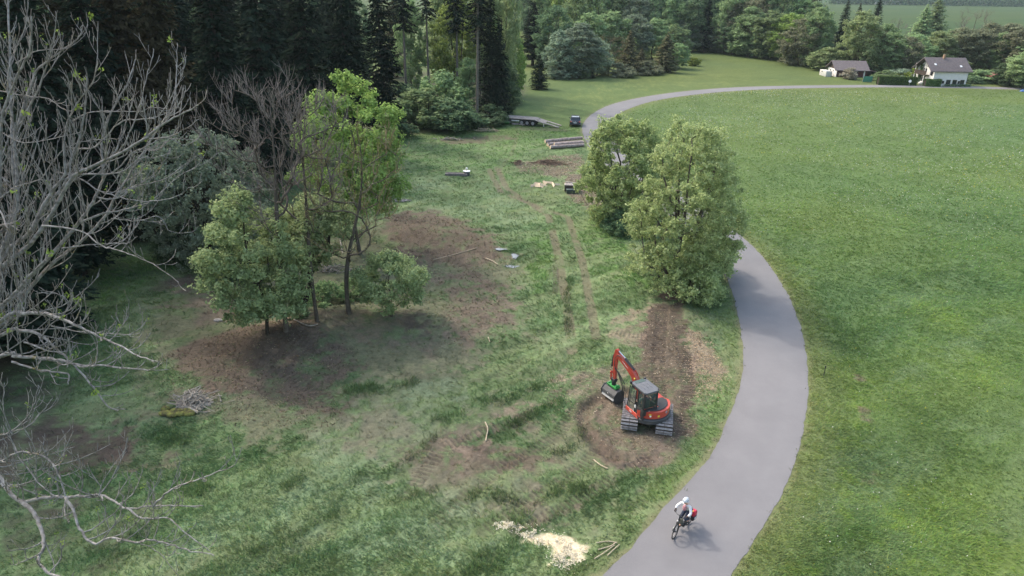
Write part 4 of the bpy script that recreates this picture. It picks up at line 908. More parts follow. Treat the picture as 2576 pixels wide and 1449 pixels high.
# trees behind the houses
BH = [('dec', 2150, 184, 30, 13, 'fresh', 'tall bright green poplar-like tree rising behind the shed'), ('dec', 2185, 182, 70, 11, 'brown', 'reddish budding tree right of the bright green tree behind the shed'), ('dec', 2075, 178, 120, 11, 'fresh', 'round green tree at the left gable of the shed'), ('dec', 2225, 186, 85, 10, 'mid', 'mid green tree left of the house behind the hedge'),
      ('dec', 2265, 186, 95, 10, 'brown', 'brownish budding tree left of the house roof'), ('dec', 2290, 180, 90, 10, 'mid', 'mid green tree directly behind the house gable'), ('dec', 2345, 178, 80, 12, 'fresh', 'fresh green tree above the house chimney'), ('dec', 2400, 178, 70, 12, 'brown', 'large brownish budding tree above the right half of the house roof'),
      ('dec', 2450, 180, 75, 12, 'brown', 'brownish tree right behind the house'), ('dec', 2500, 182, 80, 12, 'mid', 'mid green tree left of the red garden hut'), ('dec', 2545, 188, 75, 12, 'brown', 'brownish tree at the right picture edge'), ('dec', 2590, 195, 90, 12, 'mid', 'mid green tree cut by the right picture edge'),
      ('dec', 2030, 150, 25, 12, 'mid', 'tall mid green tree left behind the shed'), ('spruce', 2105, 150, -5, 9, 'spruce', 'dark spruce behind the bright green tree, reaching the top edge'), ('spruce', 2140, 148, 5, 8, 'rust', 'brown spruce behind the bright green tree'), ('spruce', 2190, 120, -20, 9, 'spruce', 'dark spruce at the edge of the far field'),
      ('bare', 2240, 160, 50, 9, 'twig', 'bare tree standing against the far green field, left one'), ('bare', 2425, 160, 25, 10, 'twig', 'bare tree standing against the far green field, right one'), ('dec', 2520, 160, 60, 14, 'brown', 'large budding tree against the far field at the right'), ('spruce', 2535, 170, 70, 6, 'spruce', 'dark narrow spruce at the right behind the budding trees'),
      ('young', 2335, 118, -12, 17, 'mid', 'big blue-green fir in front of the far field'), ('young', 2308, 122, 8, 13, 'mid', 'smaller fir joined to the left of the big one'), ('dec', 2380, 165, 75, 10, 'mid', 'mid green tree behind the house roof ridge'), ('dec', 2475, 165, 60, 12, 'brown', 'budding tree in the second row right of the house'),
      ('dec', 2290, 165, 90, 9, 'grey', 'grey-green tree in the second row behind the hedge'), ('dec', 2210, 160, 60, 10, 'mid', 'mid green tree in the second row right of the bright green tree'),
      ('bush', 2270, 200, 175, 9, 'grey', 'grey-green shrub behind the left part of the hedge'), ('bush', 2300, 203, 172, 7, 'yellow', 'yellow-green shrub in front of the house gable'), ('bush', 2265, 203, 195, 4, 'plum', 'dark red shrub behind the hedge'), ('bush', 2225, 203, 178, 6, 'mid', 'green shrub right of the shed'), ('bush', 2450, 208, 192, 7, 'deep', 'dark green shrub at the right house corner'),
      ('bush', 2470, 206, 178, 9, 'mid', 'green shrub right of the house'), ('bush', 2505, 208, 185, 8, 'deep', 'dark shrub behind the bicycle hedge at the right'), ('dec', 2540, 216, 150, 9, 'deep', 'dark green tree above the lane near the right edge'), ('dec', 2568, 222, 125, 10, 'fresh', 'fresh green tree at the right edge by the blue tarp'), ('bush', 2345, 208, 195, 3, 'yellow', 'yellowish shrub at the near house corner'),
      ('bush', 2136, 199, 172, 4.6, 'blossom', 'fading blossom tree in front of the shed')]
for k, px, py, top, W, m, lab in BH: put(k, px, py, top=top, W=W, mat=m, lab=lab)
# far-off wood beyond the far field: reads as one mass
for i in range(3):
    pass
rgm = np.random.default_rng(9); V = []; nq = 0; cols = []
for row in range(3):
    for px in range(2090, 2800, 5):
        b = G(px, 12+(px-2200)*.014-row*2.2); d = math.hypot(b.x, b.y); H = rgm.uniform(14, 26)
        m = 130; c = rgm.normal(0, 1, (m, 3))*np.array([5.0, 5.0, H*.3])+np.array([b.x, b.y, H*.45]); c[:, 2] = np.abs(c[:, 2])
        V.append(quads(c, rgm.normal(0, 1, (m, 3))+np.array([0, -.6, .6]), 3.0, rgm)); nq += m
o = link('distant_wood', np_mesh('distant_wood', np.concatenate(V), np.arange(nq*4).reshape(-1, 4), face_attr=rgm.random(nq)), LM['deep'])
tag(o, 'distant bluish wood closing the horizon beyond the far green field', 'wood', kind='stuff')
# ------------------------------------------------------------------ leafless tree in the left foreground, crown level with the viewer
def bark_ash():
    m, nt, b = mat_new('lichen_bark'); N = nt.nodes; L = nt.links
    tc = N.new('ShaderNodeTexCoord'); n1 = N.new('ShaderNodeTexNoise'); n1.inputs['Scale'].default_value = 1.6; n1.inputs['Detail'].default_value = 6; n1.inputs['Roughness'].default_value = .7
    n2 = N.new('ShaderNodeTexNoise'); n2.inputs['Scale'].default_value = 9; n2.inputs['Detail'].default_value = 5
    L.new(tc.outputs['Object'], n1.inputs['Vector']); L.new(tc.outputs['Object'], n2.inputs['Vector'])
    c1 = N.new('ShaderNodeValToRGB'); e = c1.color_ramp.elements; e[0].position = .35; e[1].position = .65; e[0].color = (.12, .11, .10, 1); e[1].color = (.27, .26, .25, 1)
    c2 = N.new('ShaderNodeValToRGB'); e = c2.color_ramp.elements; e[0].position = .60; e[1].position = .70; e[0].color = (0, 0, 0, 1); e[1].color = (1, 1, 1, 1)
    L.new(n2.outputs['Fac'], c1.inputs['Fac']); L.new(n1.outputs['Fac'], c2.inputs['Fac'])
    mx = N.new('ShaderNodeMixRGB'); mx.inputs[2].default_value = (.16, .125, .03, 1); L.new(c2.outputs[0], mx.inputs[0]); L.new(c1.outputs[0], mx.inputs[1])
    L.new(mx.outputs[0], b.inputs['Base Color']); b.inputs['Roughness'].default_value = .95; b.inputs['Specular IOR Level'].default_value = .1
    bp = N.new('ShaderNodeBump'); bp.inputs['Strength'].default_value = .5; bp.inputs['Distance'].default_value = .02; L.new(n2.outputs['Fac'], bp.inputs['Height']); L.new(bp.outputs['Normal'], b.inputs['Normal'])
    return m
M_ASH = bark_ash()
ra = np.random.default_rng(33)
# limbs as seen, each with the distance from the viewer at its root and end, root radius, end radius
U_ = lambda pts: [(x/2, y/2) for x, y in pts]
D_ = lambda pts: [(x/2, 724.5+y/2) for x, y in pts]
ROOT = (-150, 900, 17.5)
LIMBS = [
 # upper crown
 (U_([(-300, 1700), (-60, 1370), (60, 1240), (150, 1170), (240, 1000), (330, 870), (400, 700), (425, 560), (440, 380)]), 17.5, 16, .15, .03),
 (U_([(-300, 1750), (-60, 1420), (30, 1330), (150, 1230), (260, 1080), (360, 900), (460, 840), (590, 780), (720, 700), (830, 620), (940, 560), (1003, 525)]), 17.5, 15, .14, .025),
 (U_([(-300, 1850), (0, 1560), (100, 1449), (250, 1290), (390, 1130), (480, 990), (520, 880), (515, 700), (560, 560), (640, 420), (680, 300)]), 17.5, 18, .14, .025),
 (U_([(-300, 1900), (0, 1640), (150, 1449), (260, 1330), (400, 1220), (520, 1100), (600, 960), (700, 800), (800, 640), (870, 520), (890, 350), (892, 215)]), 17.5, 19, .12, .02),
 (U_([(-300, 1650), (-60, 1330), (40, 1180), (85, 1050), (85, 850), (75, 700), (100, 600), (160, 420), (200, 340), (320, 250), (400, 185), (412, 130)]), 17.5, 17, .14, .02),
 (U_([(-300, 1600), (-40, 1240), (70, 1050), (65, 800), (55, 520), (50, 250), (42, 0), (60, -120)]), 17.5, 18, .12, .03),
 (U_([(-300, 1500), (-60, 1100), (0, 880), (10, 600), (80, 400), (150, 250), (160, 80)]), 17.5, 15.5, .11, .03),
 (U_([(85, 700), (40, 460), (60, 300), (130, 130), (140, 0)]), 17, 16.5, .05, .02),
 (U_([(-60, 1180), (20, 1130), (100, 1160)]), 17, 16.5, .08, .02),
 (U_([(140, 560), (230, 350), (270, 200), (290, 50)]), 17, 16, .05, .015),
 (U_([(330, 870), (330, 650), (400, 500), (480, 380), (495, 110)]), 16.4, 15.5, .05, .015),
 (U_([(200, 1080), (300, 960), (370, 880), (560, 870), (680, 760), (790, 750), (860, 700), (980, 705)]), 17, 18, .06, .014),
 (U_([(260, 1080), (270, 880), (400, 900), (500, 960), (560, 980), (700, 1010), (860, 1000), (960, 940)]), 17, 16, .05, .014),
 (U_([(210, 1135), (400, 1160), (500, 1230), (590, 1260), (690, 1290), (790, 1340), (900, 1420)]), 16, 14.5, .045, .012),
 (U_([(310, 1250), (430, 1235), (540, 1225), (640, 1225), (690, 1190)]), 17, 16.5, .04, .014),
 (U_([(400, 1120), (520, 1075), (640, 1055), (760, 1010), (830, 950), (910, 880), (1010, 830), (1130, 750)]), 17.5, 19, .06, .012),
 (U_([(560, 1100), (700, 1110), (800, 1090), (860, 1165), (960, 1170), (1000, 1140)]), 18, 18.5, .035, .012),
 (U_([(480, 990), (580, 1000), (690, 940), (830, 900), (900, 850), (940, 820)]), 17.5, 18, .045, .014),
 (U_([(350, 745), (480, 740), (600, 620), (700, 600), (800, 580), (900, 420), (905, 330)]), 17, 16, .045, .014),
 (U_([(370, 610), (440, 570), (570, 560), (700, 560), (770, 540), (850, 550)]), 17, 16.5, .035, .014),
 (U_([(590, 780), (640, 700), (700, 540), (740, 380), (770, 280), (770, 240)]), 17, 17, .045, .014),
 (U_([(720, 700), (790, 640), (860, 570), (920, 500), (935, 430)]), 16, 15.5, .04, .014),
 (U_([(730, 700), (850, 690), (930, 650), (1000, 600)]), 16, 16, .035, .012), (U_([(700, 760), (830, 690), (920, 730), (1010, 690)]), 16.5, 17, .03, .012),
 (U_([(0, 460), (130, 480), (250, 500), (340, 560), (420, 530)]), 17, 16, .035, .014), (U_([(0, 660), (120, 720), (300, 690), (420, 660)]), 17, 16, .03, .014), (U_([(80, 320), (180, 260), (260, 250), (350, 240), (410, 190)]), 17, 17, .03, .012),
 (U_([(0, 1000), (80, 940), (200, 900), (300, 770), (390, 720), (520, 700), (600, 700)]), 17, 16, .04, .014), (U_([(-60, 980), (0, 1060), (40, 1150)]), 16, 15.5, .06, .03),
 (U_([(520, 880), (620, 860), (700, 800), (790, 790), (850, 770), (855, 740)]), 17, 17.6, .035, .012),
 # side limbs
 (D_([(-300, 300), (0, 170), (130, 130), (230, 128), (320, 160), (470, 230), (600, 290), (690, 340), (790, 372)]), 17, 14.5, .08, .012),
 (D_([(260, 190), (380, 215), (480, 225), (600, 232), (705, 225), (720, 120)]), 16, 15, .03, .012),
 (D_([(-300, 380), (0, 240), (100, 215), (200, 235), (300, 320), (390, 405), (470, 500), (550, 600), (630, 610)]), 17.2, 16, .07, .012),
 (D_([(-300, 440), (0, 345), (80, 345), (200, 352), (300, 362), (400, 388), (520, 392), (650, 405), (760, 410), (820, 370)]), 16.8, 15, .07, .012),
 (D_([(60, 370), (180, 410), (300, 425), (345, 435), (343, 482)]), 16, 15.8, .035, .02),
 (D_([(200, 260), (240, 200), (330, 120), (345, 60), (260, 20), (180, 30)]), 16.4, 16, .035, .015), (D_([(120, 270), (230, 310), (330, 340), (340, 400)]), 16.3, 16, .03, .015),
 (D_([(0, 90), (60, 40), (150, -60), (240, -160)]), 16.6, 16, .07, .04), (D_([(80, 20), (130, 130), (110, 200)]), 16.6, 16.4, .03, .02),
 # lowest limbs
 (D_([(-300, 700), (-60, 900), (40, 1020), (110, 1075), (220, 1055), (330, 1050), (430, 1048), (510, 1042), (580, 1075), (640, 1108), (780, 1095), (900, 1098), (1020, 1095)]), 17, 13.8, .075, .012),
 (D_([(110, 1075), (170, 1130), (210, 1220), (220, 1300), (192, 1370), (240, 1430), (340, 1470), (450, 1560)]), 15.2, 13.6, .06, .025),
 (D_([(330, 1050), (370, 1120), (400, 1210), (470, 1285), (560, 1258), (680, 1278), (760, 1265), (860, 1290), (960, 1322), (1080, 1342)]), 14.8, 13.4, .045, .012),
 (D_([(-60, 800), (0, 870), (90, 825), (200, 838), (265, 885), (300, 950), (332, 1050)]), 15.5, 14.8, .035, .02),
 (D_([(640, 1108), (720, 1160), (850, 1157), (930, 1235), (1060, 1325)]), 14.4, 13.6, .03, .01), (D_([(770, 1095), (830, 1040), (900, 995), (1000, 965), (1100, 920), (1180, 890), (1220, 800)]), 14.2, 13.6, .03, .008),
 (D_([(-40, 560), (-20, 900), (20, 1000)]), 15.8, 15.4, .05, .03), (D_([(0, 740), (60, 720), (140, 650), (180, 560), (195, 490)]), 15.6, 15.4, .03, .012), (D_([(60, 725), (150, 690), (230, 600), (265, 550)]), 15.6, 15.6, .022, .01),
 (D_([(60, 735), (20, 620), (20, 480)]), 15.5, 15.3, .02, .01), (D_([(60, 770), (110, 870), (210, 995), (280, 1050)]), 15.4, 14.8, .018, .012), (D_([(290, 940), (320, 830), (370, 720)]), 15, 15, .018, .008),
 (D_([(500, 1040), (520, 970), (600, 850), (650, 790)]), 14.6, 14.4, .018, .007), (D_([(510, 1000), (460, 930), (440, 880)]), 14.6, 14.4, .014, .007), (D_([(700, 1280), (800, 1330), (900, 1449)]), 13.9, 13.5, .014, .007),
]
segs = []; starts = []
tb = P(-330, 960, 18.2); trunk_base = Vector((tb.x-.4, tb.y+.3, 0)); trunk_base.z = hz(trunk_base.x, trunk_base.y)-.2
TRUNK_TOP = None
fork = P(-300, 980, 17.6)
def smooth(pts, n=4):
    return catmull([tuple(p) for p in pts], n)
def limb(pts, rad, lvl):
    segs.append((pts, rad))
    # side shoots, leaving alternately and curving upwards
    d = np.linalg.norm(np.diff(pts, axis=0), axis=1); L = d.sum(); acc = 0; side = 1; step = .29 if lvl == 0 else .24; nxt = (.5 if lvl == 0 else .15)*L*ra.uniform(.3, .6) if lvl == 0 else L*.25
    for i in range(len(pts)-1):
        acc += d[i]
        while acc > nxt:
            nxt += step*ra.uniform(.6, 1.5); side = -side
            t = (pts[i+1]-pts[i])/(d[i]+1e-9); p = pts[i]+t*d[i]*ra.random(); r0 = rad[i]
            if r0 > .07: continue
            q = ra.normal(0, 1, 3); q -= t*(q@t); q /= np.linalg.norm(q)+1e-9
            dr = t*ra.uniform(.35, .9)+q*ra.uniform(.5, .9)+np.array([0, 0, .45]); dr /= np.linalg.norm(dr)
            rem = L-acc
            Ls = min(2.0, (.62 if lvl == 0 else .34)*(.6+rem*.5))*ra.uniform(.55, 1.3)
            rr = min(r0*.62, .018)
            k = 6; P_ = [p]; v = dr.copy()
            for _ in range(k):
                P_.append(P_[-1]+v*Ls/k); v = v+np.array([0, 0, .20])+ra.normal(0, .11, 3); v /= np.linalg.norm(v)
            P_ = np.array(P_); R_ = np.linspace(rr, .0075, k+1)
            if lvl < 2 and Ls > .35: limb(P_, R_, lvl+1)
            else: segs.append((P_, R_))
            starts.append(P_[-1])
for pts, d0, d1, r0, r1 in LIMBS:
    n = len(pts); w3 = [P(x, y, d0+(d1-d0)*i/(n-1)) for i, (x, y) in enumerate(pts)]
    if pts[0][0] <= -140: w3[0] = fork+Vector((ra.normal(0, .15), ra.normal(0, .15), ra.normal(0, .5)))
    c = smooth(w3, 5); c += ra.normal(0, .008, c.shape)*1.0
    rad = np.linspace(0, 1, len(c)); rad = (r0+(r1-r0)*rad**.7)*(.55 if pts[-1][1] < 900 else .85)
    limb(c, rad, 0)
sg_tr = [(np.array([trunk_base, trunk_base*.7+fork*.3+Vector((.1, 0, 0)), trunk_base*.35+fork*.65, fork, fork+Vector((.1, .5, 3)), fork+Vector((.5, .9, 6.5))]), np.array([.42, .34, .3, .26, .2, .12]))]
big = [s for s in segs if s[1][0] > .05]; small = [s for s in segs if s[1][0] <= .05]
o = thing('leafless_tree', 'large leafless lichen-covered tree in the left foreground with upcurved twigs and few yellow-green buds', 'tree', trunk_base)
def sub_(sg): tb3 = np.array(trunk_base); return [(np.asarray(p)-tb3, r) for p, r in sg]
link('trunk', tubes_mesh('trunk', sub_(sg_tr), 12), M_ASH, o)
link('limbs', tubes_mesh('limbs', sub_(big), 9), M_ASH, o)
link('twigs', tubes_mesh('twigs', sub_(small), 6), M_ASH, o)
S = np.array(starts)-np.array(trunk_base); k = ra.random(len(S)) < .035; S = S[k]; big_ = ra.random(len(S)) < .18
B = np.repeat(S, 9, 0)+ra.normal(0, .035, (len(S)*9, 3)); szb = np.repeat(np.where(big_, .11, .055), 9)
link('buds', np_mesh('buds', quads(B, ra.normal(0, 1, B.shape)+np.array([0, 0, .6]), szb, ra), np.arange(len(B)*4).reshape(-1, 4), face_attr=ra.random(len(B))), LM['yellow'], o)
# ------------------------------------------------------------------ paints
M_RED = pmat('orange_red_paint', (.50, .066, .042), .42, var=.25, scale=2.2, coat=.15)
M_RED2 = pmat('faded_red_paint', (.46, .05, .026), .5, var=.3, scale=5)
M_BLK = pmat('black_plastic', (.028, .029, .032), .55, var=.3, scale=4)
M_DGREY = pmat('dark_grey_casting', (.060, .062, .066), .6, var=.35, scale=5, bump=.2)
M_ROOF = pmat('grey_cab_roof', (.10, .105, .118), .45, var=.2, scale=3)
M_STEEL = pmat('worn_steel', (.36, .35, .37), .42, metal=.35, col2=(.20, .18, .175), scale=9)
M_SHOE = pmat('polished_track_steel', (.34, .33, .34), .5, metal=.1, col2=(.20, .18, .175), scale=7)
M_MUD = pmat('muddy_rubber', (.035, .030, .027), .9, col2=(.08, .062, .048), scale=6)
M_CHROME = pmat('bright_rod', (.75, .75, .76), .2, metal=.9)
M_GRN = pmat('green_paint', (.028, .26, .052), .5, var=.25, scale=5)
M_YEL = pmat('yellow_sticker', (.66, .52, .06), .5)
M_WHT = pmat('white_print', (.72, .72, .72), .5)
M_HOSE = pmat('hose_rubber', (.05, .048, .045), .6)
def glass_mat(name, col=(.10, .13, .12), a=.55):
    m = bpy.data.materials.new(name); m.use_nodes = True; nt = m.node_tree; N = nt.nodes; L = nt.links; N.remove(N['Principled BSDF'])
    t = N.new('ShaderNodeBsdfTransparent'); t.inputs[0].default_value = (.78, .85, .82, 1); g = N.new('ShaderNodeBsdfGlossy'); g.inputs['Roughness'].default_value = .04; g.inputs[0].default_value = (.8, .85, .85, 1)
    d = N.new('ShaderNodeBsdfDiffuse'); d.inputs[0].default_value = (*col, 1)
    f = N.new('ShaderNodeFresnel'); f.inputs[0].default_value = 1.5; m1 = N.new('ShaderNodeMixShader'); m2 = N.new('ShaderNodeMixShader'); m2.inputs[0].default_value = a*.45
    L.new(f.outputs[0], m1.inputs[0]); L.new(t.outputs[0], m1.inputs[1]); L.new(g.outputs[0], m1.inputs[2]); L.new(m1.outputs[0], m2.inputs[1]); L.new(d.outputs[0], m2.inputs[2]); L.new(m2.outputs[0], N['Material Output'].inputs[0]); return m
M_GLASS = glass_mat('cab_glass')
M_DGLASS = pmat('dark_window_glass', (.02, .024, .03), .12, spec=.6)
def xf(mb, M): mb.v = [M @ Vector(v) for v in mb.v]; return mb
def text_mesh(name, body, size, M, mat, parent, shear=0.0, thick=.004):
    cu = bpy.data.curves.new(name, 'FONT'); cu.body = body; cu.size = size; cu.extrude = thick; cu.shear = shear; cu.align_x = 'CENTER'; cu.align_y = 'CENTER'; cu.offset = size*.02
    t = bpy.data.objects.new(name, cu); COL.objects.link(t); bpy.context.view_layer.update()
    me = bpy.data.meshes.new_from_object(t.evaluated_get(bpy.context.evaluated_depsgraph_get())); bpy.data.objects.remove(t); me.transform(M); me.name = name
    me.materials.clear(); me.materials.append(mat); return link(name, me, None, parent)
# ------------------------------------------------------------------ tracked excavator with mulching head
EX = Vector((7.43, 30.95, 0)); EX.z = hz(EX.x, EX.y)+.0
ex = thing('excavator', 'orange-red compact excavator with wide steel tracks and green mulching head, working beside the lane', 'excavator', EX)
TU = Matrix.Rotation(R(-12), 4, 'Z'); UP = Matrix.Rotation(R(27), 4, 'Z')
for s in (-1, 1):
    tr = MB(); cx = s*.905; hw = .43; L2 = .86; rr = .33; n_st = 0
    # belt path: two straights and two half circles
    per = 4*L2+2*math.pi*rr; npad = 30
    def path(u):
        u = u % per
        if u < 2*L2: return (-L2+u, 2*rr+.03, 0)
        u -= 2*L2
        if u < math.pi*rr: a = u/rr; return (L2+rr*math.sin(a), rr+.03+rr*math.cos(a), -a)
        u -= math.pi*rr
        if u < 2*L2: return (L2-u, .03, -math.pi)
        u -= 2*L2; a = u/rr; return (-L2-rr*math.sin(a), rr+.03-rr*math.cos(a), -math.pi-a)
    shoes = MB()
    for i in range(npad):
        y, z, a = path(i*per/npad)
        for hx in ((-.22, .40), (.22, .40)):
            M = Matrix.Translation((cx+hx[0], y, z)) @ Matrix.Rotation(a, 4, 'X')
            shoes.box((0, 0, 0), (hx[1]+.02, .098, .03), M=M); shoes.box((0, .03, .024), (hx[1]+.02, .022, .03), M=M); shoes.box((0, -.03, .024), (hx[1]+.02, .022, .026), M=M)
    core = MB(); out = []
    for i in range(40):
        y, z, a = path(i*per/40); cc = (y, z)
        ny = y*.965; nz = rr+.03+(z-rr-.03)*.88; out.append((ny, nz))
    core.prism(out, cx-hw*.93, cx+hw*.93, 'X')
    for k in range(5): core.cyl((cx-s*0-.45*1, -.72+k*.36, .14), (cx+.45, -.72+k*.36, .14), .11)
    tr_o = xf(core, TU).build('track', M_MUD, ex, smooth=False)
    xf(shoes, TU).build('track_shoes', M_SHOE, tr_o)
    fr = MB().bbox((cx, 0, .36), (.30, 1.5, .34), .03); fr.cyl((cx-.44, .86, .36), (cx+.44, .86, .36), .2); fr.cyl((cx-.44, -.86, .36), (cx+.44, -.86, .36), .2)
    xf(fr, TU).build('track_frame', M_DGREY, ex)
un = MB().bbox((0, 0, .42), (1.15, .9, .26), .04); un.cyl((0, 0, .5), (0, 0, .74), .42, 24); xf(un, TU).build('undercarriage', M_DGREY, ex)
bl = MB(); bl.bbox((0, 1.62, .30), (1.9, .08, .42), .02); bl.box((-.3, 1.2, .34), (.12, .8, .12)); bl.box((.3, 1.2, .34), (.12, .8, .12)); xf(bl, TU).build('dozer_blade', M_RED2, ex)
# upper structure
dk = MB(); dk.prism([(-.98, -.35), (-.80, -.80), (-.4, -1.0), (0, -1.05), (.4, -1.0), (.80, -.80), (.98, -.35), (.98, .55), (.55, .85), (.05, .95), (-.98, .80)], .72, .86); xf(dk, UP).build('turntable', M_DGREY, ex, bevel=.02)
def arc(r, a0, a1, n, sy=1.0): return [(r*math.sin(R(a)), -r*math.cos(R(a))*sy) for a in np.linspace(a0, a1, n)]
cw = MB(); o_ = arc(1.20, -62, 62, 18); i_ = arc(.80, 60, -60, 10)
cw.prism(o_+i_, .62, .90); xf(cw, UP).build('counterweight', M_DGREY, ex, smooth=True, bevel=.05)
cw = MB(); cw.prism(arc(1.15, -68, 68, 18)+arc(.80, 66, -66, 10), .90, .955); xf(cw, UP).build('counterweight_rim', M_BLK, ex, smooth=True, bevel=.015)
hd = MB(); hd.prism(arc(1.12, -70, 74, 22)+[(.86, .05), (.12, .05), (.12, -.5), (-1.0, -.5)], .955, 1.34); ho = xf(hd, UP).build('engine_hood', M_RED, ex, smooth=True, bevel=.06)
tp = MB(); tp.prism(arc(.98, -40, 72, 20)+[(.80, .0), (.12, .0), (.12, -.7), (-.6, -.7)], 1.335, 1.39); xf(tp, UP).build('hood_top_cover', M_BLK, ex, smooth=True, bevel=.03)
# red scoop round the filler on the left rear corner
sc_ = MB(); sc_.ring((-.93, -.56, 1.12), (-.85, -.5, .1), .15, .05, 20, 8); sc_.bbox((-.86, -.56, 1.06), (.16, .34, .42), .06); xf(sc_, UP).build('filler_surround', M_RED, ho, smooth=True)
fl = MB().cyl((-.95, -.575, 1.12), (-.86, -.52, 1.12), .11, 16); xf(fl, UP).build('filler_recess', M_BLK, ho)
# side sills
for s in (-1, 1):
    sd = MB().bbox((s*.97, .12, .86), (.07, 1.1, .24), .03); xf(sd, UP).build('side_skirt', M_RED, ex)
text_mesh('lettering', 'KX', .13, UP @ Matrix.Translation((-1.008, .2, .86)) @ Matrix.Rotation(R(-90), 4, 'Z') @ Matrix.Rotation(R(90), 4, 'X'), M_WHT, ex)
rb = MB().bbox((.58, .28, 1.12), (.72, .75, .55), .06); xf(rb, UP).build('tank_cover', M_RED, ex, smooth=True)
gr = MB().box((.98, -.25, 1.1), (.03, .5, .3)); xf(gr, UP).build('grille', M_BLK, ex)
# stickers on the hood
for x, y, z, w, h_, m in [(-.62, 0, 1.22, .13, .06, M_YEL), (-.60, 0, 1.12, .09, .09, M_WHT), (-.18, 0, 1.11, .12, .10, M_YEL), (.55, 0, 1.20, .09, .05, M_YEL), (.78, 0, 1.2, .06, .1, M_YEL)]:
    a = math.asin(x/1.13); st = MB().box((0, 0, 0), (w, .008, h_), M=Matrix.Rotation(a, 4, 'Z') @ Matrix.Translation((0, -1.126, z))); xf(st, UP).build('sticker', m, ho)
a = math.asin(.34/1.1); bd = MB().cyl((0, -1.13, 1.2), (0, -1.118, 1.2), .07, 20); xf(bd, UP @ Matrix.Rotation(a, 4, 'Z')).build('round_badge', M_WHT, ho)
bd = MB().cyl((0, -1.134, 1.2), (0, -1.128, 1.2), .05, 20); xf(bd, UP @ Matrix.Rotation(a, 4, 'Z')).build('badge_centre', pmat('badge_blue', (.08, .10, .22), .5), ho)
sm = MB().ball((.04, -1.16, .79), (.035, .02, .035)); xf(sm, UP).build('reflector', M_RED, ex)
lp = MB().ring((.28, -1.19, .66), (1, 0, 0), .05, .018, 14, 6); lp.ring((.72, -.96, .72), (1, .6, 0), .04, .015, 14, 6); xf(lp, UP).build('lashing_eyes', pmat('rusty_steel', (.22, .15, .08), .8), ex)
# cab
cab = MB(); x0, x1, y0, y1, z0, z1 = -.97, -.05, -.80, .52, .86, 2.42; pw = .075
def post(mb, x, y, za, zb, w=pw, lx=0, ly=0): mb.tube([(x, y, za), (x+lx, y+ly, zb)], w*.62, 6)
for x, y, ly in ((x0+.04, y0+.05, .03), (x1-.04, y0+.05, .03), (x0+.04, y1-.05, -.12), (x1-.04, y1-.05, -.12)): post(cab, x, y, z0, z1, lx=.02 if x < -.5 else -.02, ly=ly)
post(cab, x0+.04, -.22, z0, z1, .085, lx=.02)
for z in (1.42,): cab.bbox(((x0+x1)/2, y0+.05, z-.14), (x1-x0, .10, .34), .03); cab.bbox((x0+.035, -.50, z-.26), (.07, .56, .58), .03)
cab.bbox(((x0+x1)/2, y1-.05, z0+.08), (x1-x0, .09, .18), .03); cab.bbox((x0+.04, .25, z0+.05), (.07, .8, .10), .02); cab.bbox((x1-.04, 0, 1.2), (.06, 1.2, .7), .02)
cab.bbox(((x0+x1)/2, 0, z1-.02), (x1-x0-.04, y1-y0-.14, .08), .02); cab.bbox(((x0+x1)/2, 0, .88), (x1-x0-.06, y1-y0-.06, .06), .02)
cb = xf(cab, UP).build('cab', M_BLK, ex, smooth=True)
rf = MB(); rf.prism([(x0-.02, y0+.06), (x0+.08, y0-.04), (x1-.08, y0-.04), (x1+.02, y0+.06), (x1+.01, y1-.18), (x1-.06, y1-.12), (x0+.06, y1-.12), (x0-.01, y1-.18)], z1+.02, z1+.12)
for k in range(3): rf.bbox((x0+.24+k*.22, -.20, z1+.122), (.03, .55, .02), .008)
xf(rf, UP).build('cab_roof', M_ROOF, cb, smooth=True, bevel=.035)
hw_ = MB().prism([(x0+.14, .18), (x1-.14, .18), (x1-.16, .44), (x0+.16, .44)], z1+.118, z1+.128); xf(hw_, UP).build('roof_hatch', pmat('tinted_hatch', (.045, .07, .055), .2), cb)
def pane(name, pts): mb = MB(); mb.add(pts, [list(range(len(pts)))]); return xf(mb, UP).build(name, M_GLASS, cb)
pane('rear_window', [(x0+.10, y0+.015, 1.50), (x1-.10, y0+.015, 1.50), (x1-.12, y0+.04, 2.30), (x0+.12, y0+.04, 2.30)])
pane('side_window', [(x0+.012, y0+.12, 1.50), (x0+.012, -.27, 1.46), (x0+.03, -.27, 2.30), (x0+.03, y0+.14, 2.30)])
pane('front_window', [(x0+.10, y1-.03, 1.05), (x1-.10, y1-.03, 1.05), (x1-.12, y1-.15, 2.30), (x0+.12, y1-.15, 2.30)])
pane('right_window', [(x1-.012, y0+.12, 1.58), (x1-.012, y1-.12, 1.58), (x1-.03, y1-.2, 2.30), (x1-.03, y0+.14, 2.30)])
dr = MB(); dr.bbox((x0+.01, .26, 1.44), (.03, .66, .07), .01)
for y in (-.05, .58): dr.tube([(x0+.01, y, .96), (x0+.025, y-(.08 if y > .3 else 0), 2.3)], .028, 6)
dr.bbox((x0+.01, .26, .98), (.03, .66, .06), .01); do = xf(dr, UP).build('door', M_BLK, cb)
mb = MB(); mb.add([(x0+.005, -.03, 1.0), (x0+.005, .56, 1.0), (x0+.02, .5, 2.28), (x0+.02, -.03, 2.28)], [(0, 1, 2, 3)]); xf(mb, UP).build('door_glass', M_GLASS, do)
hn_ = MB().bbox((x0-.02, -.12, 1.36), (.04, .08, .18), .012); xf(hn_, UP).build('door_handle', M_WHT, do)
hr = MB().tube([(x0-.03, .66, 1.0), (x0-.08, .72, 1.1), (x0-.08, .68, 1.95), (x0-.02, .6, 2.05)], .013, 6); xf(hr, UP).build('grab_rail', M_BLK, cb)
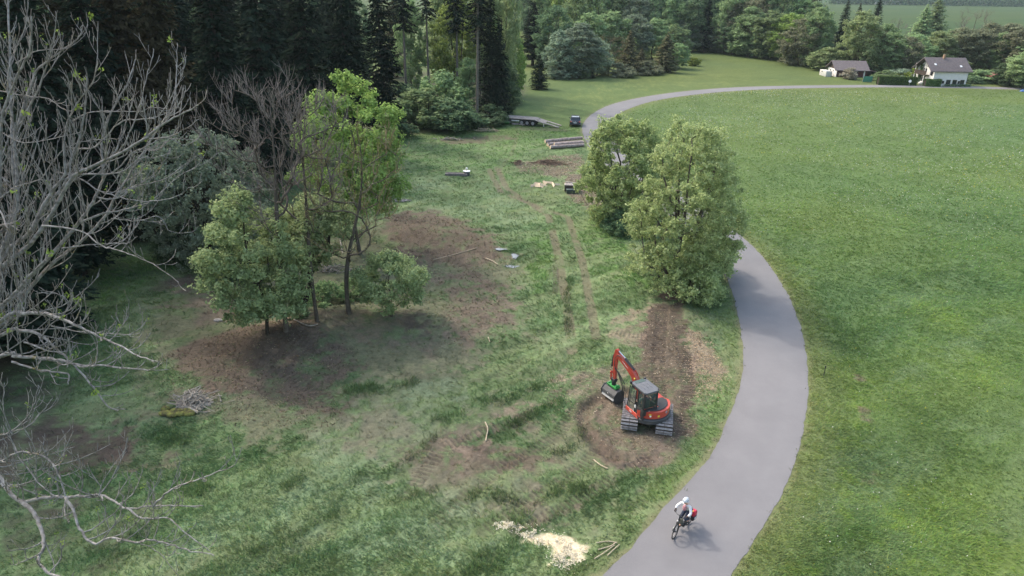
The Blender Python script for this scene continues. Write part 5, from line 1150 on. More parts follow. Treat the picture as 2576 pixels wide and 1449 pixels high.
lt = MB().bbox((x0+.02, y1-.06, z1+.10), (.13, .12, .13), .03); lt.bbox((x1-.04, y1-.10, z1+.12), (.13, .12, .12), .03); xf(lt, UP).build('work_lights', M_BLK, cb)
ant = MB().cyl((x1-.08, y0+.02, z1+.1), (x1-.08, y0+.02, z1+.19), .03, 10); xf(ant, UP).build('beacon_socket', M_BLK, cb)
stt = MB().bbox((-.5, -.12, 1.22), (.48, .48, .12), .04); stt.bbox((-.5, -.36, 1.55), (.46, .11, .6), .05); xf(stt, UP).build('seat', pmat('seat_cloth', (.07, .075, .075), .9), cb)
text_mesh('lettering', 'Kubota', .15, UP @ Matrix.Translation((-.44, y0-.008, 1.30)) @ Matrix.Rotation(R(90), 4, 'X'), M_WHT, cb, shear=.25, thick=.003)
# boom, seen swung to the left of the cab
PV = Vector((7.15-EX.x, 31.88-EX.y, 0)); baz = R(46); bd_ = Vector((-math.sin(baz), math.cos(baz), 0)); bs = Vector((bd_.y, -bd_.x, 0))
def bp_(r, z, s=0.0): return PV+bd_*r+bs*s+Vector((0, 0, z))
def plate(name, prof, w, mat, parent, bevel=.02):
    """side outline (r,z) given a width across the boom"""
    mb = MB(); n = len(prof); mb.add([bp_(r, z, -w/2) for r, z in prof]+[bp_(r, z, w/2) for r, z in prof], [list(range(n)), list(range(n, 2*n))[::-1]]+[[i, (i+1) % n, n+(i+1) % n, n+i] for i in range(n)])
    return mb.build(name, mat, parent, bevel=bevel)
sp = MB().cyl(bp_(-.02, .70), bp_(-.02, 1.25), .17, 18); sp.build('swing_post', M_DGREY, ex)
boom = plate('boom', [(-.12, .98), (.02, .86), (.16, .98), (.42, 1.62), (.66, 2.02), (1.02, 2.36), (1.70, 2.84), (1.78, 2.98), (1.68, 3.06), (1.52, 2.98), (.92, 2.62), (.50, 2.30), (.30, 2.02), (.06, 1.5)], .22, M_RED, ex)
bcv = MB().tube([bp_(.18, .95, .0), bp_(.52, 1.55, .0)], .075, 12); bc = bcv.build('boom_cylinder', M_BLK, ex); MB().cyl(bp_(.52, 1.55), bp_(.70, 1.95), .038, 12).build('piston_rod', M_CHROME, bc)
ht = MB(); ht.tube([bp_(.02, 1.1, .13), bp_(.22, 1.7, .15), bp_(.45, 2.22, .15), bp_(.72, 2.52, .12)], .05, 8); ht.build('hose_guard', M_RED2, boom)
sc2 = MB().tube([bp_(.52, 2.46), bp_(1.20, 2.93)], .065, 12); scy = sc2.build('stick_cylinder', M_BLK, ex); MB().cyl(bp_(1.20, 2.93), bp_(1.72, 3.22), .032, 12).build('piston_rod', M_CHROME, scy)
stick = plate('stick', [(1.60, 2.90), (1.64, 3.22), (1.74, 3.30), (1.86, 3.22), (1.93, 2.85), (1.92, 2.30), (1.84, 1.40), (1.74, 1.34), (1.68, 1.42), (1.70, 2.2), (1.66, 2.7)], .17, M_RED, ex)
bk = MB().tube([bp_(1.96, 2.85), bp_(2.03, 2.10)], .055, 12); bko = bk.build('tool_cylinder', M_BLK, ex); MB().cyl(bp_(2.03, 2.12), bp_(2.05, 1.75), .028, 10).build('piston_rod', M_CHROME, bko)
lk_ = MB(); lk_.tube([bp_(2.05, 1.75, .08), bp_(1.90, 1.5, .08)], .04, 6); lk_.tube([bp_(2.05, 1.75, -.08), bp_(1.90, 1.5, -.08)], .04, 6); lk_.tube([bp_(2.05, 1.75, 0), bp_(2.02, 1.25, 0)], .05, 6); lk_.build('link_arm', M_RED2, ex)
lm = MB().ball(bp_(.40, 2.02, -.12), (.05, .05, .06)); lm.build('boom_lamp', M_YEL, boom)
text_mesh('lettering', 'Kubota', .15, Matrix.Translation(bp_(1.12, 2.60, -.115)) @ Matrix((( -bd_.x*1, 0, -bs.x, 0), (-bd_.y, 0, -bs.y, 0), (0, 0, 0, 0), (0, 0, 0, 1))) if False else Matrix.Translation(bp_(1.10, 2.60, -.113)) @ Matrix(((-bd_.x*.82, bd_.x*.57, -bs.x, 0), (-bd_.y*.82, bd_.y*.57, -bs.y, 0), (-.57, .82, 0, 0), (0, 0, 0, 1))), M_WHT, boom, thick=.003)
# tool: rotator, green bracket, mulcher housing with its open side towards the left
tc_ = bp_(1.80, 0); la = Vector((.55, -.83, 0)).normalized(); fa = Vector((-.83, -.55, 0))
TM = Matrix(((la.x, -fa.x, 0, tc_.x), (la.y, -fa.y, 0, tc_.y), (0, 0, 1, 0), (0, 0, 0, 1)))
ro = MB().cyl((0, 0, 1.0), (0, 0, 1.22), .13, 16); ro.bbox((0, 0, 1.30), (.30, .26, .2), .03); xf(ro, TM).build('rotator', M_BLK, ex)
ml = MB()  # housing: arched hood over the rotor, open on the far-left side
prof = [(.30, .12), (.34, .40), (.28, .68), (.10, .82), (-.20, .80), (-.38, .60), (-.42, .42), (-.36, .42), (-.28, .56), (-.16, .70), (.06, .72), (.20, .60), (.25, .40), (.22, .12)]
n = len(prof)
ml.add([(-.56, y, z) for y, z in prof]+[(.56, y, z) for y, z in prof], [list(range(n)), list(range(n, 2*n))[::-1]]+[[i, (i+1) % n, n+(i+1) % n, n+i] for i in range(n)])
for s in (-1, 1):
    ml.prism([(-.40, .30), (-.44, .60), (-.22, .84), (.12, .86), (.32, .66), (.34, .08), (-.1, .02), (-.28, .10)], s*.56-.02, s*.56+.02, 'X')
mo = xf(ml, TM).build('mulcher_housing', M_DGREY, ex, bevel=.008)
rt = MB().cyl((-.52, 0, .30), (.52, 0, .30), .15, 20)
for i in range(11):
    for k in range(3):
        a = i*.9+k*2.09; rt.box((-.46+i*.092, .19*math.cos(a), .30+.19*math.sin(a)), (.05, .07, .07), (a, 0, 0))
xf(rt, TM).build('mulcher_rotor', M_STEEL, mo)
fp = MB().bbox((0, -.36, .34), (1.0, .05, .20), .015, (R(-25), 0, 0)); fp.tube([(.05, -.40, .45), (.05, -.46, .62)], .02, 6); xf(fp, TM).build('bare_steel_flap', pmat('bright_steel', (.62, .60, .58), .4, metal=.3, var=.3, scale=6), mo)
gb = MB().bbox((-.02, .0, .92), (.78, .34, .12), .02); gb.bbox((.28, .0, 1.0), (.1, .3, .12), .02); gb.bbox((-.3, .0, .99), (.08, .3, .1), .02); xf(gb, TM).build('green_bracket', M_GRN, mo)
hs = MB()
for k, (dx, dz) in enumerate([(.02, 0), (-.03, .04), (.06, -.05)]):
    e = TM @ Vector((.5, .1+dx, .62)); s_ = bp_(1.75, 2.15+dz, -.12); c1 = s_*.5+e*.5+Vector((.28+k*.05, -.18, -.62+k*.12))
    hs.tube([s_, s_*.7+c1*.3+Vector((.06, 0, .1)), c1+Vector((0, 0, .25)), c1+Vector((-.02, .0, -.12)), e*.75+c1*.25+Vector((.1, -.05, -.18)), e+Vector((.1, 0, -.1)), e], .022, 6)
hs.build('hydraulic_hoses', M_HOSE, ex, smooth=True)
h2 = MB().tube([bp_(.6, 2.55, -.1), bp_(1.3, 2.95, -.1), bp_(1.62, 3.0, -.12), bp_(1.80, 2.75, -.12), bp_(1.80, 2.2, -.11)], .02, 6); h2.build('hydraulic_line', M_HOSE, ex, smooth=True)
# ------------------------------------------------------------------ people
def skin_mesh(name, J, Ed, mat, parent, sub=2, root=0, loc=None):
    me = bpy.data.meshes.new(name); me.from_pydata([tuple(p) for p, r in J], Ed, []); me.materials.append(mat)
    o = link(name, me, None, parent); m = o.modifiers.new('skin', 'SKIN'); m.use_smooth_shade = True; m.branch_smoothing = .4
    if not me.skin_vertices: me.attributes.new  # layer is made with the modifier
    for i, (p, r) in enumerate(J):
        me.skin_vertices[0].data[i].radius = (r, r) if not isinstance(r, tuple) else r
        me.skin_vertices[0].data[i].use_root = (i == root)
    s = o.modifiers.new('sub', 'SUBSURF'); s.levels = sub; s.render_levels = sub
    return o
M_SKIN = pmat('skin', (.52, .30, .22), .6); M_JACKET = pmat('white_jacket', (.62, .63, .65), .85, var=.15, scale=9); M_TROU = pmat('navy_trousers', (.022, .032, .062), .9, var=.3, scale=9)
M_PINK = pmat('pink_shirt', (.42, .20, .22), .85, var=.2, scale=12); M_HAIR = pmat('blonde_hair', (.50, .40, .24), .8, var=.3, scale=20); M_SHOE_ = pmat('black_shoes', (.02, .02, .022), .7); M_GLOVE = pmat('dark_sleeves', (.045, .035, .035), .8)
def skin_has_layer(me): return len(me.skin_vertices) > 0
# bicycle: +Y is ahead
BK = G(1714, 1340); brz = R(136.5); BKv = Vector((7.50, 22.705, .05))
bk_ = thing('bicycle', 'black electric trekking bicycle with red pannier, ridden along the lane', 'bicycle', BKv, brz)
M_FR = pmat('black_frame_paint', (.020, .021, .022), .35, coat=.3); M_TYRE = pmat('bike_tyre', (.022, .021, .02), .85); M_ALU = pmat('aluminium', (.45, .45, .47), .35, metal=.8)
def wheel_(cy, cz, r, steer=0):
    M = Matrix.Translation((0, cy, cz)) @ Matrix.Rotation(R(steer), 4, 'Z')
    t = MB().ring((0, 0, 0), (1, 0, 0), r-.024, .026, 40, 8); w = xf(t, M).build('wheel', M_TYRE, bk_, smooth=True)
    rm = MB().ring((0, 0, 0), (1, 0, 0), r-.058, .012, 40, 6); rm.cyl((-.05, 0, 0), (.05, 0, 0), .028); rm.cyl((.03, 0, 0), (.034, 0, 0), .08, 20); xf(rm, M).build('rim', M_FR, w)
    spk = MB()
    for k in range(28):
        a = 2*math.pi*k/28; spk.tube([((-.03 if k % 2 else .03), .025*math.cos(a+.5), .025*math.sin(a+.5)), (0, (r-.06)*math.cos(a), (r-.06)*math.sin(a))], .0016, 3)
    xf(spk, M).build('spokes', M_ALU, w)
wheel_(.57, .355, .355, 8); wheel_(-.57, .355, .355)
fr = MB(); BB = (0, -.12, .30)
fr.tube([(0, .40, .86), (0, .20, .58), (0, -.02, .40), BB], [.045, .052, .055, .05], 10); fr.tube([(0, .39, .93), (0, .05, .72), (0, -.24, .60)], .022, 8); fr.tube([BB, (0, -.20, .55), (0, -.29, .84)], .02, 8); fr.tube([(0, .385, .98), (0, .43, .82)], .026, 8)
for s in (-1, 1):
    fr.tube([(s*.045, -.14, .30), (s*.06, -.57, .355)], .012, 6); fr.tube([(s*.03, -.24, .60), (s*.06, -.57, .355)], .010, 6)
fr.bbox((0, .12, .52), (.09, .34, .10), .02, (R(42), 0, 0)); fr.bbox((0, -.10, .33), (.16, .24, .2), .05)
fr.build('frame', M_FR, bk_, smooth=True)
fk = MB()
for s in (-1, 1): fk.tube([(s*.05, .45, .74), (s*.055, .52, .52), (s*.055, .57, .355)], [.02, .018, .014], 8)
fk.bbox((0, .445, .76), (.13, .05, .05), .015); fk.build('fork', M_FR, bk_, smooth=True)
hb = MB().tube([(0, .40, .92), (0, .375, 1.04), (0, .385, 1.09)], .018, 8); hb.tube([(-.33, .25, 1.10), (-.24, .33, 1.12), (-.1, .38, 1.10), (.1, .38, 1.10), (.24, .33, 1.12), (.33, .25, 1.10)], .013, 8); hbo = hb.build('handlebar', M_FR, bk_, smooth=True)
gp_ = MB(); 
for s in (-1, 1): gp_.tube([(s*.25, .325, 1.118), (s*.34, .245, 1.10)], .019, 8)
gp_.build('grips', M_TYRE, hbo); MB().bbox((0, .40, 1.13), (.07, .05, .04), .01).build('display', M_FR, hbo)
lt_ = MB().bbox((0, .50, .90), (.07, .06, .06), .02); lt_.build('front_lamp', M_ALU, bk_)
fb = MB().bbox((.11, .46, 1.0), (.10, .07, .16), .02) if False else MB().bbox((-.14, .45, .93), (.12, .10, .26), .03); fb.build('frame_bag', pmat('dark_olive_bag', (.05, .052, .04), .8), bk_)
sd_ = MB(); sd_.prism([(-.02, .14), (.02, .14), (.035, .0), (.08, -.12), (-.08, -.12), (-.035, .0)], 0, .05, M=Matrix.Translation((0, -.34, .93))); sd_.build('saddle', M_TYRE, bk_, smooth=True, bevel=.015)
MB().cyl((0, -.29, .84), (0, -.315, .94), .014).build('seat_post', M_ALU, bk_)
ck = MB(); ck.tube([(.09, -.12, .30), (.11, -.05, .145)], .013, 6); ck.tube([(-.09, -.12, .30), (-.11, -.19, .455)], .013, 6); ck.ring((.075, -.12, .30), (1, 0, 0), .085, .006, 24, 4); ck.build('cranks', M_FR, bk_)
for s, y, z in ((1, -.05, .145), (-1, -.19, .455)): MB().bbox((s*.17, y, z), (.1, .09, .02), .005).build('pedal', M_TYRE, bk_)
rk = MB(); 
for s in (-1, 1): rk.tube([(s*.06, -.30, .74), (s*.06, -.82, .76)], .007, 5); rk.tube([(s*.065, -.57, .36), (s*.06, -.66, .75)], .006, 5)
for k in range(4): rk.tube([(-.06, -.35-k*.14, .75), (.06, -.35-k*.14, .75)], .006, 5)
rk.build('rear_rack', M_FR, bk_)
mg = MB()
for c_, a0, a1 in ((-.57, 20, 200), (.57, 40, 150)):
    pts = [(0, c_+.385*math.cos(R(a)), .355+.385*math.sin(R(a))) for a in np.linspace(a0, a1, 14)]
    mg.tube(pts, .026, 6, flat=.3)
mg.build('mudguards', M_FR, bk_, smooth=True)
def pannier(s):
    pn = MB(); pn.bbox((s*.16, -.60, .58), (.15, .30, .36), .04); return pn
p1 = pannier(-1); 
# the rider's left (seen right in the picture) carries the bag
pan = thing('pannier', 'red and black bicycle pannier hanging from the rear rack', 'pannier', BKv, brz)
b1 = MB().bbox((-.165, -.60, .50), (.15, .30, .26), .04); bo = b1.build('bag_body', pmat('black_bag', (.02, .02, .022), .8), pan, smooth=True)
t1 = MB(); t1.prism([(-.745, .62), (-.455, .62), (-.47, .80), (-.52, .90), (-.66, .90), (-.73, .80)], -.25, -.07, 'X'); t1.build('red_flap', pmat('red_bag', (.52, .02, .055), .6, var=.3, scale=9), pan, smooth=True, bevel=.03)
MB().cyl((-.243, -.60, .50), (-.249, -.60, .50), .05, 18).build('round_reflector', M_WHT, pan)
MB().bbox((-.16, -.47, .90), (.05, .04, .04), .01).build('yellow_tag', M_YEL, pan)
rs = MB().bbox((-.255, -.60, .70), (.012, .2, .12), .004); 
# rider
rd_ = thing('person', 'person in white jacket, navy trousers and white helmet, riding the bicycle towards the viewer', 'person', BKv, brz)
HIP = Vector((0, -.31, 1.03)); CH = Vector((0, -.10, 1.36)); NK = Vector((0, -.03, 1.49)); HD = Vector((0, .035, 1.625))
Lh = Vector((-.285, .30, 1.145)); Rh = Vector((.285, .30, 1.145))
def leg(s, foot):
    hip = Vector((s*.09, -.28, .99)); an = foot+Vector((0, -.06, .10)); d = an-hip; L = d.length; a = .44; b = .43
    h = math.sqrt(max(.001, a*a-(L*L+a*a-b*b)**2/(4*L*L))); m = hip+d*((L*L+a*a-b*b)/(2*L*L)); fw = Vector((0, 1, .0)); fw = (fw-d.normalized()*fw.dot(d.normalized())).normalized()
    return hip, m+fw*h+Vector((s*.02, 0, 0)), an, foot
lr = leg(1, Vector((.13, -.04, .165))); ll = leg(-1, Vector((-.13, -.18, .475)))
def arm(s, hand):
    sh = Vector((s*.185, -.06, 1.43)); d = hand-sh; L = d.length; a = .29; b = .26; L_ = min(L, a+b-.005); m = sh+d*.52; out = Vector((s*.75, -.35, -.45)).normalized()
    h = math.sqrt(max(.0004, a*a-(L_*.52)**2)); return sh, m+out*min(h, .13), hand
ar = arm(1, Rh); al = arm(-1, Lh)
J = [(HIP, .12), (Vector((0, -.22, 1.18)), .11), (CH, .125), (NK, .055), (HD-Vector((0, 0, .03)), .062), (HD+Vector((0, .0, .05)), .085),
     (lr[0], .088), (lr[1], .06), (lr[2], .042), (ll[0], .088), (ll[1], .06), (ll[2], .042), (ar[0], .055), (ar[1], .042), (ar[2]+Vector((0, -.06, .015)), .028), (al[0], .055), (al[1], .042), (al[2]+Vector((0, -.06, .015)), .028),
     (lr[3]+Vector((0, .08, .03)), .03), (ll[3]+Vector((0, .08, .03)), .03), (ar[2]+Vector((0, -.01, .02)), .026), (al[2]+Vector((0, -.01, .02)), .026)]
Ed = [(0, 1), (1, 2), (2, 3), (3, 4), (4, 5), (0, 6), (6, 7), (7, 8), (0, 9), (9, 10), (10, 11), (2, 12), (12, 13), (13, 14), (2, 15), (15, 16), (16, 17), (8, 18), (11, 19), (14, 20), (17, 21)]
skin_mesh('body', J, Ed, M_SKIN, rd_)
skin_mesh('jacket', [(Vector((0, -.285, 1.05)), .15), (Vector((0, -.22, 1.18)), .145), (CH, .155), (NK-Vector((0, .01, .03)), .075), (ar[0], .078), (ar[1], .06), (ar[1]*.45+ar[2]*.55, .045), (al[0], .078), (al[1], .06), (al[1]*.2+al[2]*.8, .045)],
          [(0, 1), (1, 2), (2, 3), (2, 4), (4, 5), (5, 6), (2, 7), (7, 8), (8, 9)], M_JACKET, rd_)
skin_mesh('trousers', [(HIP-Vector((0, 0, .01)), .135), (lr[0], .105), (lr[1], .075), (lr[2]+Vector((0, 0, .03)), .058), (ll[0], .105), (ll[1], .075), (ll[2]+Vector((0, 0, .03)), .058)], [(0, 1), (1, 2), (2, 3), (0, 4), (4, 5), (5, 6)], M_TROU, rd_)
sv = MB(); sv.tube([ar[1]*.45+ar[2]*.55, ar[2]+Vector((0, -.05, .015))], [.042, .034], 10); sv.build('dark_cuff', M_GLOVE, rd_, smooth=True)
sh_ = MB(); sh_.prism([(-.085, 1.12), (-.05, 1.30), (0, 1.42), (.05, 1.30), (.07, 1.12)], .0, .012, 'Y', M=Matrix.Translation((0, .045, .03)) @ Matrix.Rotation(R(-18), 4, 'X')) if False else None
sh_ = MB().ball((0, .035, 1.31), (.085, .09, .15), 14, 10, M=Matrix.Identity(4)); sh_.v = [Vector((v.x, v.y+(1.31-v.z)*.10, v.z)) for v in sh_.v]; sh_.build('pink_shirt', M_PINK, rd_, smooth=True)
for L_ in (lr, ll):
    s_ = MB(); s_.tube([L_[3]+Vector((0, -.10, .045)), L_[3]+Vector((0, 0, .04)), L_[3]+Vector((0, .12, .03)), L_[3]+Vector((0, .16, .025))], [.04, .046, .042, .025], 10, flat=.8); s_.build('shoe', M_SHOE_, rd_, smooth=True)
fc = MB(); fc.ball((0, .055, 1.66), (.074, .092, .108)); fc.tube([(0, .135, 1.675), (0, .165, 1.645), (0, .145, 1.632)], [.008, .015, .010], 6); fc.ball((-.078, .04, 1.655), (.012, .02, .032), 8, 6); fc.ball((.078, .04, 1.655), (.012, .02, .032), 8, 6); fc.build('face', M_SKIN, rd_, smooth=True)
ey = MB(); ey.ball((-.03, .138, 1.672), (.012, .008, .008), 8, 6); ey.ball((.03, .138, 1.672), (.012, .008, .008), 8, 6); ey.build('eyes', M_BLK, rd_); MB().ball((0, .143, 1.605), (.024, .008, .007), 8, 6).build('mouth', pmat('lips', (.4, .14, .13), .6), rd_)
ha = MB(); ha.ball((0, -.015, 1.64), (.088, .085, .105)); ha.tube([(0, -.07, 1.60), (.03, -.13, 1.52), (.05, -.15, 1.42)], [.055, .05, .018], 8); ha.build('hair', M_HAIR, rd_, smooth=True)
he = MB()
for k in range(5):
    x = -.076+k*.038; w = math.sqrt(max(0, 1-(x/.105)**2))
    he.tube([(x, .02+.155*w*math.cos(a)*1.0, 1.70+.115*w*math.sin(a)) for a in np.linspace(R(-8), R(188), 12)], .021, 6)
he.ring((0, .02, 1.70), (0, 0, 1), .118, .018, 26, 6); heo = he.build('helmet', pmat('white_helmet', (.50, .53, .57), .35), rd_, smooth=True)
hv = MB().ball((0, .02, 1.705), (.098, .142, .108)); hv.build('helmet_core', pmat('grey_helmet_inside', (.13, .15, .17), .6), heo, smooth=True)
# hands with fingers closed round the grips
for s, hnd, mt in ((1, Rh, M_GLOVE), (-1, Lh, M_GLOVE)):
    hm = MB(); p0 = hnd+Vector((0, -.02, .025)); hm.tube([hnd+Vector((0, -.075, .02)), p0], [.026, .036], 8, flat=.6)
    for k in range(4):
        g = hnd+Vector((s*(-.03+k*.020), .02+(-.012*k if s else 0), 0)); ln = (.9, 1, .95, .8)[k]
        hm.tube([p0+Vector((s*(-.026+k*.018), .0, .005)), g+Vector((0, .025, .018)), g+Vector((0, .034*ln, -.012)), g+Vector((0, .012, -.034*ln))], [.0105, .010, .009, .008], 6)
    hm.tube([hnd+Vector((-s*.03, -.05, .01)), hnd+Vector((-s*.052, -.015, -.012)), hnd+Vector((-s*.035, .015, -.022))], [.012, .011, .008], 6)
    hm.build('hand', mt, rd_, smooth=True)
# operator inside the cab
op = thing('person', 'person in a green shirt sitting at the controls inside the excavator cab', 'person', EX, R(27))
sx = -.5
J = [(Vector((sx, -.18, 1.34)), .13), (Vector((sx, -.20, 1.55)), .13), (Vector((sx, -.17, 1.78)), .14), (Vector((sx, -.14, 1.90)), .055), (Vector((sx, -.11, 2.0)), .075), (Vector((sx, -.10, 2.10)), .085),
     (Vector((sx-.10, -.1, 1.32)), .085), (Vector((sx-.12, .30, 1.36)), .065), (Vector((sx-.12, .40, 1.0)), .05), (Vector((sx+.10, -.1, 1.32)), .085), (Vector((sx+.12, .30, 1.36)), .065), (Vector((sx+.12, .40, 1.0)), .05),
     (Vector((sx-.19, -.15, 1.76)), .055), (Vector((sx-.26, -.10, 1.50)), .045), (Vector((sx-.24, .16, 1.48)), .032), (Vector((sx+.19, -.15, 1.76)), .055), (Vector((sx+.26, -.10, 1.50)), .045), (Vector((sx+.24, .16, 1.48)), .032)]
Ed = [(0, 1), (1, 2), (2, 3), (3, 4), (4, 5), (0, 6), (6, 7), (7, 8), (0, 9), (9, 10), (10, 11), (2, 12), (12, 13), (13, 14), (2, 15), (15, 16), (16, 17)]
skin_mesh('body', J, Ed, M_SKIN, op)
skin_mesh('shirt', [(J[0][0], .145), (J[1][0], .145), (J[2][0], .155), (J[3][0]-Vector((0, 0, .04)), .07), (J[12][0], .07), (J[13][0], .055), (J[15][0], .07), (J[16][0], .055)], [(0, 1), (1, 2), (2, 3), (2, 4), (4, 5), (2, 6), (6, 7)], pmat('green_shirt', (.10, .22, .18), .9), op)
skin_mesh('trousers', [(J[0][0]-Vector((0, 0, .04)), .14), (J[6][0], .10), (J[7][0], .075), (J[8][0], .06), (J[9][0], .10), (J[10][0], .075), (J[11][0], .06)], [(0, 1), (1, 2), (2, 3), (0, 4), (4, 5), (5, 6)], M_TROU, op)
MB().ball((sx, -.12, 2.13), (.09, .10, .09)).build('cap', pmat('pale_cap', (.35, .36, .34), .8), op, smooth=True)
# ------------------------------------------------------------------ parked car, seen from behind
cg = Gt(1449, 320); cg.z += .0
car = thing('car', 'dark blue estate car with roof rails parked on the grass beside the lane', 'car', cg+Vector((0, 2.1, 0)), R(-5))
M_CAR = pmat('dark_blue_paint', (.012, .018, .040), .25, coat=.8)
def loft(mb, secs, closed=True):
    """secs: list of lists of (x,y,z) outlines with equal counts"""
    b = len(mb.v); n = len(secs[0])
    for s in secs: mb.v += [Vector(p) for p in s]
    for i in range(len(secs)-1):
        for k in range(n): mb.f.append([b+i*n+k, b+i*n+(k+1) % n, b+(i+1)*n+(k+1) % n, b+(i+1)*n+k])
    mb.f.append([b+k for k in range(n)][::-1]); e = b+(len(secs)-1)*n; mb.f.append([e+k for k in range(n)])
    return mb
def sec(y, w, zb, zs, zt, wt): return [(-w*.9, y, zb), (w*.9, y, zb), (w, y, zb+.12), (w, y, zs-.12), (w*.97, y, zs), (wt, y, zt-.04), (wt*.92, y, zt), (-wt*.92, y, zt), (-wt, y, zt-.04), (-w*.97, y, zs), (-w, y, zs-.12), (-w, y, zb+.12)]
bdy = loft(MB(), [sec(-2.13, .78, .42, .72, .78, .70), sec(-2.08, .86, .32, .85, .98, .78), sec(-1.9, .90, .26, .96, 1.06, .82), sec(-1.2, .92, .22, .98, 1.08, .84), sec(.9, .92, .22, .96, 1.04, .84), sec(1.2, .91, .24, .94, 1.0, .80), sec(1.9, .86, .28, .80, .86, .72), sec(2.12, .72, .36, .62, .68, .6)])
cbd = bdy.build('body', M_CAR, car, smooth=True, bevel=.02)
def gsec(y, w, zb, zt, wt): return [(-w, y, zb), (w, y, zb), (wt, y, zt), (-wt, y, zt)]
gh = MB(); gh.add([(-.80, -1.98, 1.02), (.80, -1.98, 1.02), (.80, 1.02, 1.0), (-.80, 1.02, 1.0), (-.62, -1.62, 1.52), (.62, -1.62, 1.52), (.62, .18, 1.52), (-.62, .18, 1.52)], [(0, 1, 5, 4), (1, 2, 6, 5), (2, 3, 7, 6), (3, 0, 4, 7), (4, 5, 6, 7)])
gh.build('windows', M_DGLASS, car, bevel=.03)
rf = MB().bbox((0, -.72, 1.535), (1.28, 1.95, .06), .028); pl = MB()
for sx_ in (-1, 1):
    pl.tube([(sx_*.81, -1.96, 1.0), (sx_*.64, -1.62, 1.53)], .045, 6); pl.tube([(sx_*.80, 1.0, 1.0), (sx_*.64, .2, 1.53)], .04, 6); pl.tube([(sx_*.82, -.3, 1.0), (sx_*.645, -.3, 1.53)], .035, 6)
rf.build('roof', M_CAR, car, smooth=True); pl.build('pillars', M_CAR, car)
rl = MB()
for sx_ in (-1, 1): rl.tube([(sx_*.60, -1.5, 1.56), (sx_*.60, -1.4, 1.62), (sx_*.60, .0, 1.62), (sx_*.60, .1, 1.56)], .02, 6)
rl.build('roof_rails', M_STEEL, car)
for sx_ in (-1, 1):
    for y in (-1.35, 1.35):
        w = MB().cyl((sx_*.72, y, .33), (sx_*.925, y, .33), .33, 26).build('wheel', M_TYRE, car, smooth=True); MB().cyl((sx_*.80, y, .33), (sx_*.935, y, .33), .20, 20).build('rim', M_STEEL, w)
    MB().bbox((sx_*.70, -2.06, .88), (.24, .12, .20), .03).build('tail_light', pmat('tail_lamp', (.45, .06, .05), .3, coat=.5) if sx_ < 0 else bpy.data.materials['tail_lamp'], car)
    MB().bbox((sx_*1.0, .62, 1.05), (.20, .12, .13), .04).build('mirror', M_CAR, car)
MB().bbox((0, -2.135, .70), (.52, .02, .12), .004).build('number_plate', M_WHT, car)
MB().bbox((0, -2.10, .45), (1.6, .14, .22), .05).build('bumper', M_BLK, car, smooth=True)
MB().cyl((0, -2.10, .90), (0, -2.125, .90), .05, 16).build('badge', M_STEEL, car)
# ------------------------------------------------------------------ low loader
A = G(1283, 312); Bp = G(1424, 322); t0 = Vector((A.x, A.y, 0)); t1_ = Vector((Bp.x, Bp.y, 0)); dx = (t1_-t0); ln = dx.length; ang = math.atan2(dx.y, dx.x)
A2 = Gt(1283, 311)
trl = thing('flatbed_trailer', 'long grey three-axle flatbed trailer with ramps lowered to the grass', 'trailer', (A.x-.6, A.y+1.2, 0), ang-.02)
M_DECK = pmat('weathered_planks', (.30, .27, .25), .85, col2=(.15, .125, .11), scale=3.5, bump=.3); M_CH = pmat('dirty_chassis', (.10, .095, .095), .7, var=.4, scale=3)
Lf = ln-3.2; sc = Lf/7.6
dkk = MB()
for k in range(6): dkk.box((Lf*.39, -1.15+k*.46, 1.02), (Lf*.80, .44, .07))
dkk.build('deck', M_DECK, trl)
sl = MB(); sl.prism([(Lf*.79, 1.05), (Lf*1.08, .55), (Lf*1.08, .47), (Lf*.79, .97)], -1.25, 1.25, 'Y'); sl.build('sloped_tail', M_DECK, trl)
ch = MB(); 
for y in (-.6, .6): ch.box((Lf*.42, y, .84), (Lf*.95, .14, .26))
for y in (-1.24, 1.24): ch.box((Lf*.39, y*1.0, .97), (Lf*.81, .06, .14))
ch.box((.7, 0, .75), (1.2, 2.2, .35)); ch.box((Lf*.2, -1.1, .66), (1.5, .3, .3)); ch.build('chassis', M_CH, trl)
MB().box((Lf*.30, -1.28, .70), (1.3, .04, .12)).build('side_marker_board', M_WHT, trl)
for k in range(3):
    for y in (-1.1, 1.1):
        xx = Lf*(.47+k*.15); w = MB().cyl((xx, y-.14, .42), (xx, y+.14, .42), .42, 26).build('wheel', M_TYRE, trl, smooth=True); MB().cyl((xx, y-.155, .42), (xx, y+.155, .42), .27, 20).build('rim', pmat('grey_rim', (.26, .25, .26), .6, var=.3) if k == 0 and y < 0 else bpy.data.materials['grey_rim'], w)
for y in (-.85, .85):
    rp = MB(); rp.box((0, 0, 0), (2.5, .62, .08), (0, R(12.5), 0), M=Matrix.Translation((Lf*1.08+1.18, y, .29)))
    rp.build('ramp', M_DECK, trl)
MB().cyl((Lf*1.06, -1.1, 0), (Lf*1.06, -1.1, .45), .05, 10).build('support_leg', M_WHT, trl)
tm = MB(); 
for k in range(2):
    tm.bbox((-.35+k*.02, -.22+k*.42, .16), (1.1, .16, .14), .01, (0, 0, R(-6))); tm.bbox((.85+k*.02, -.32+k*.42, .12), (1.1, .16, .14), .01, (0, 0, R(-8)))
tm.box((-.4, 0, .05), (.16, .8, .09)); tm.box((.9, -.1, .05), (.16, .8, .09)); b = Gt(1301, 314)
o = tm.build('timber_blocks', M_DECK); o.location = b; tag(o, 'short squared timbers lying in front of the flatbed trailer wheels', 'timber')
b = Gt(1274, 312); gt = thing('forestry_winch', 'small green forestry implement with hoses standing left of the trailer', 'implement', b)
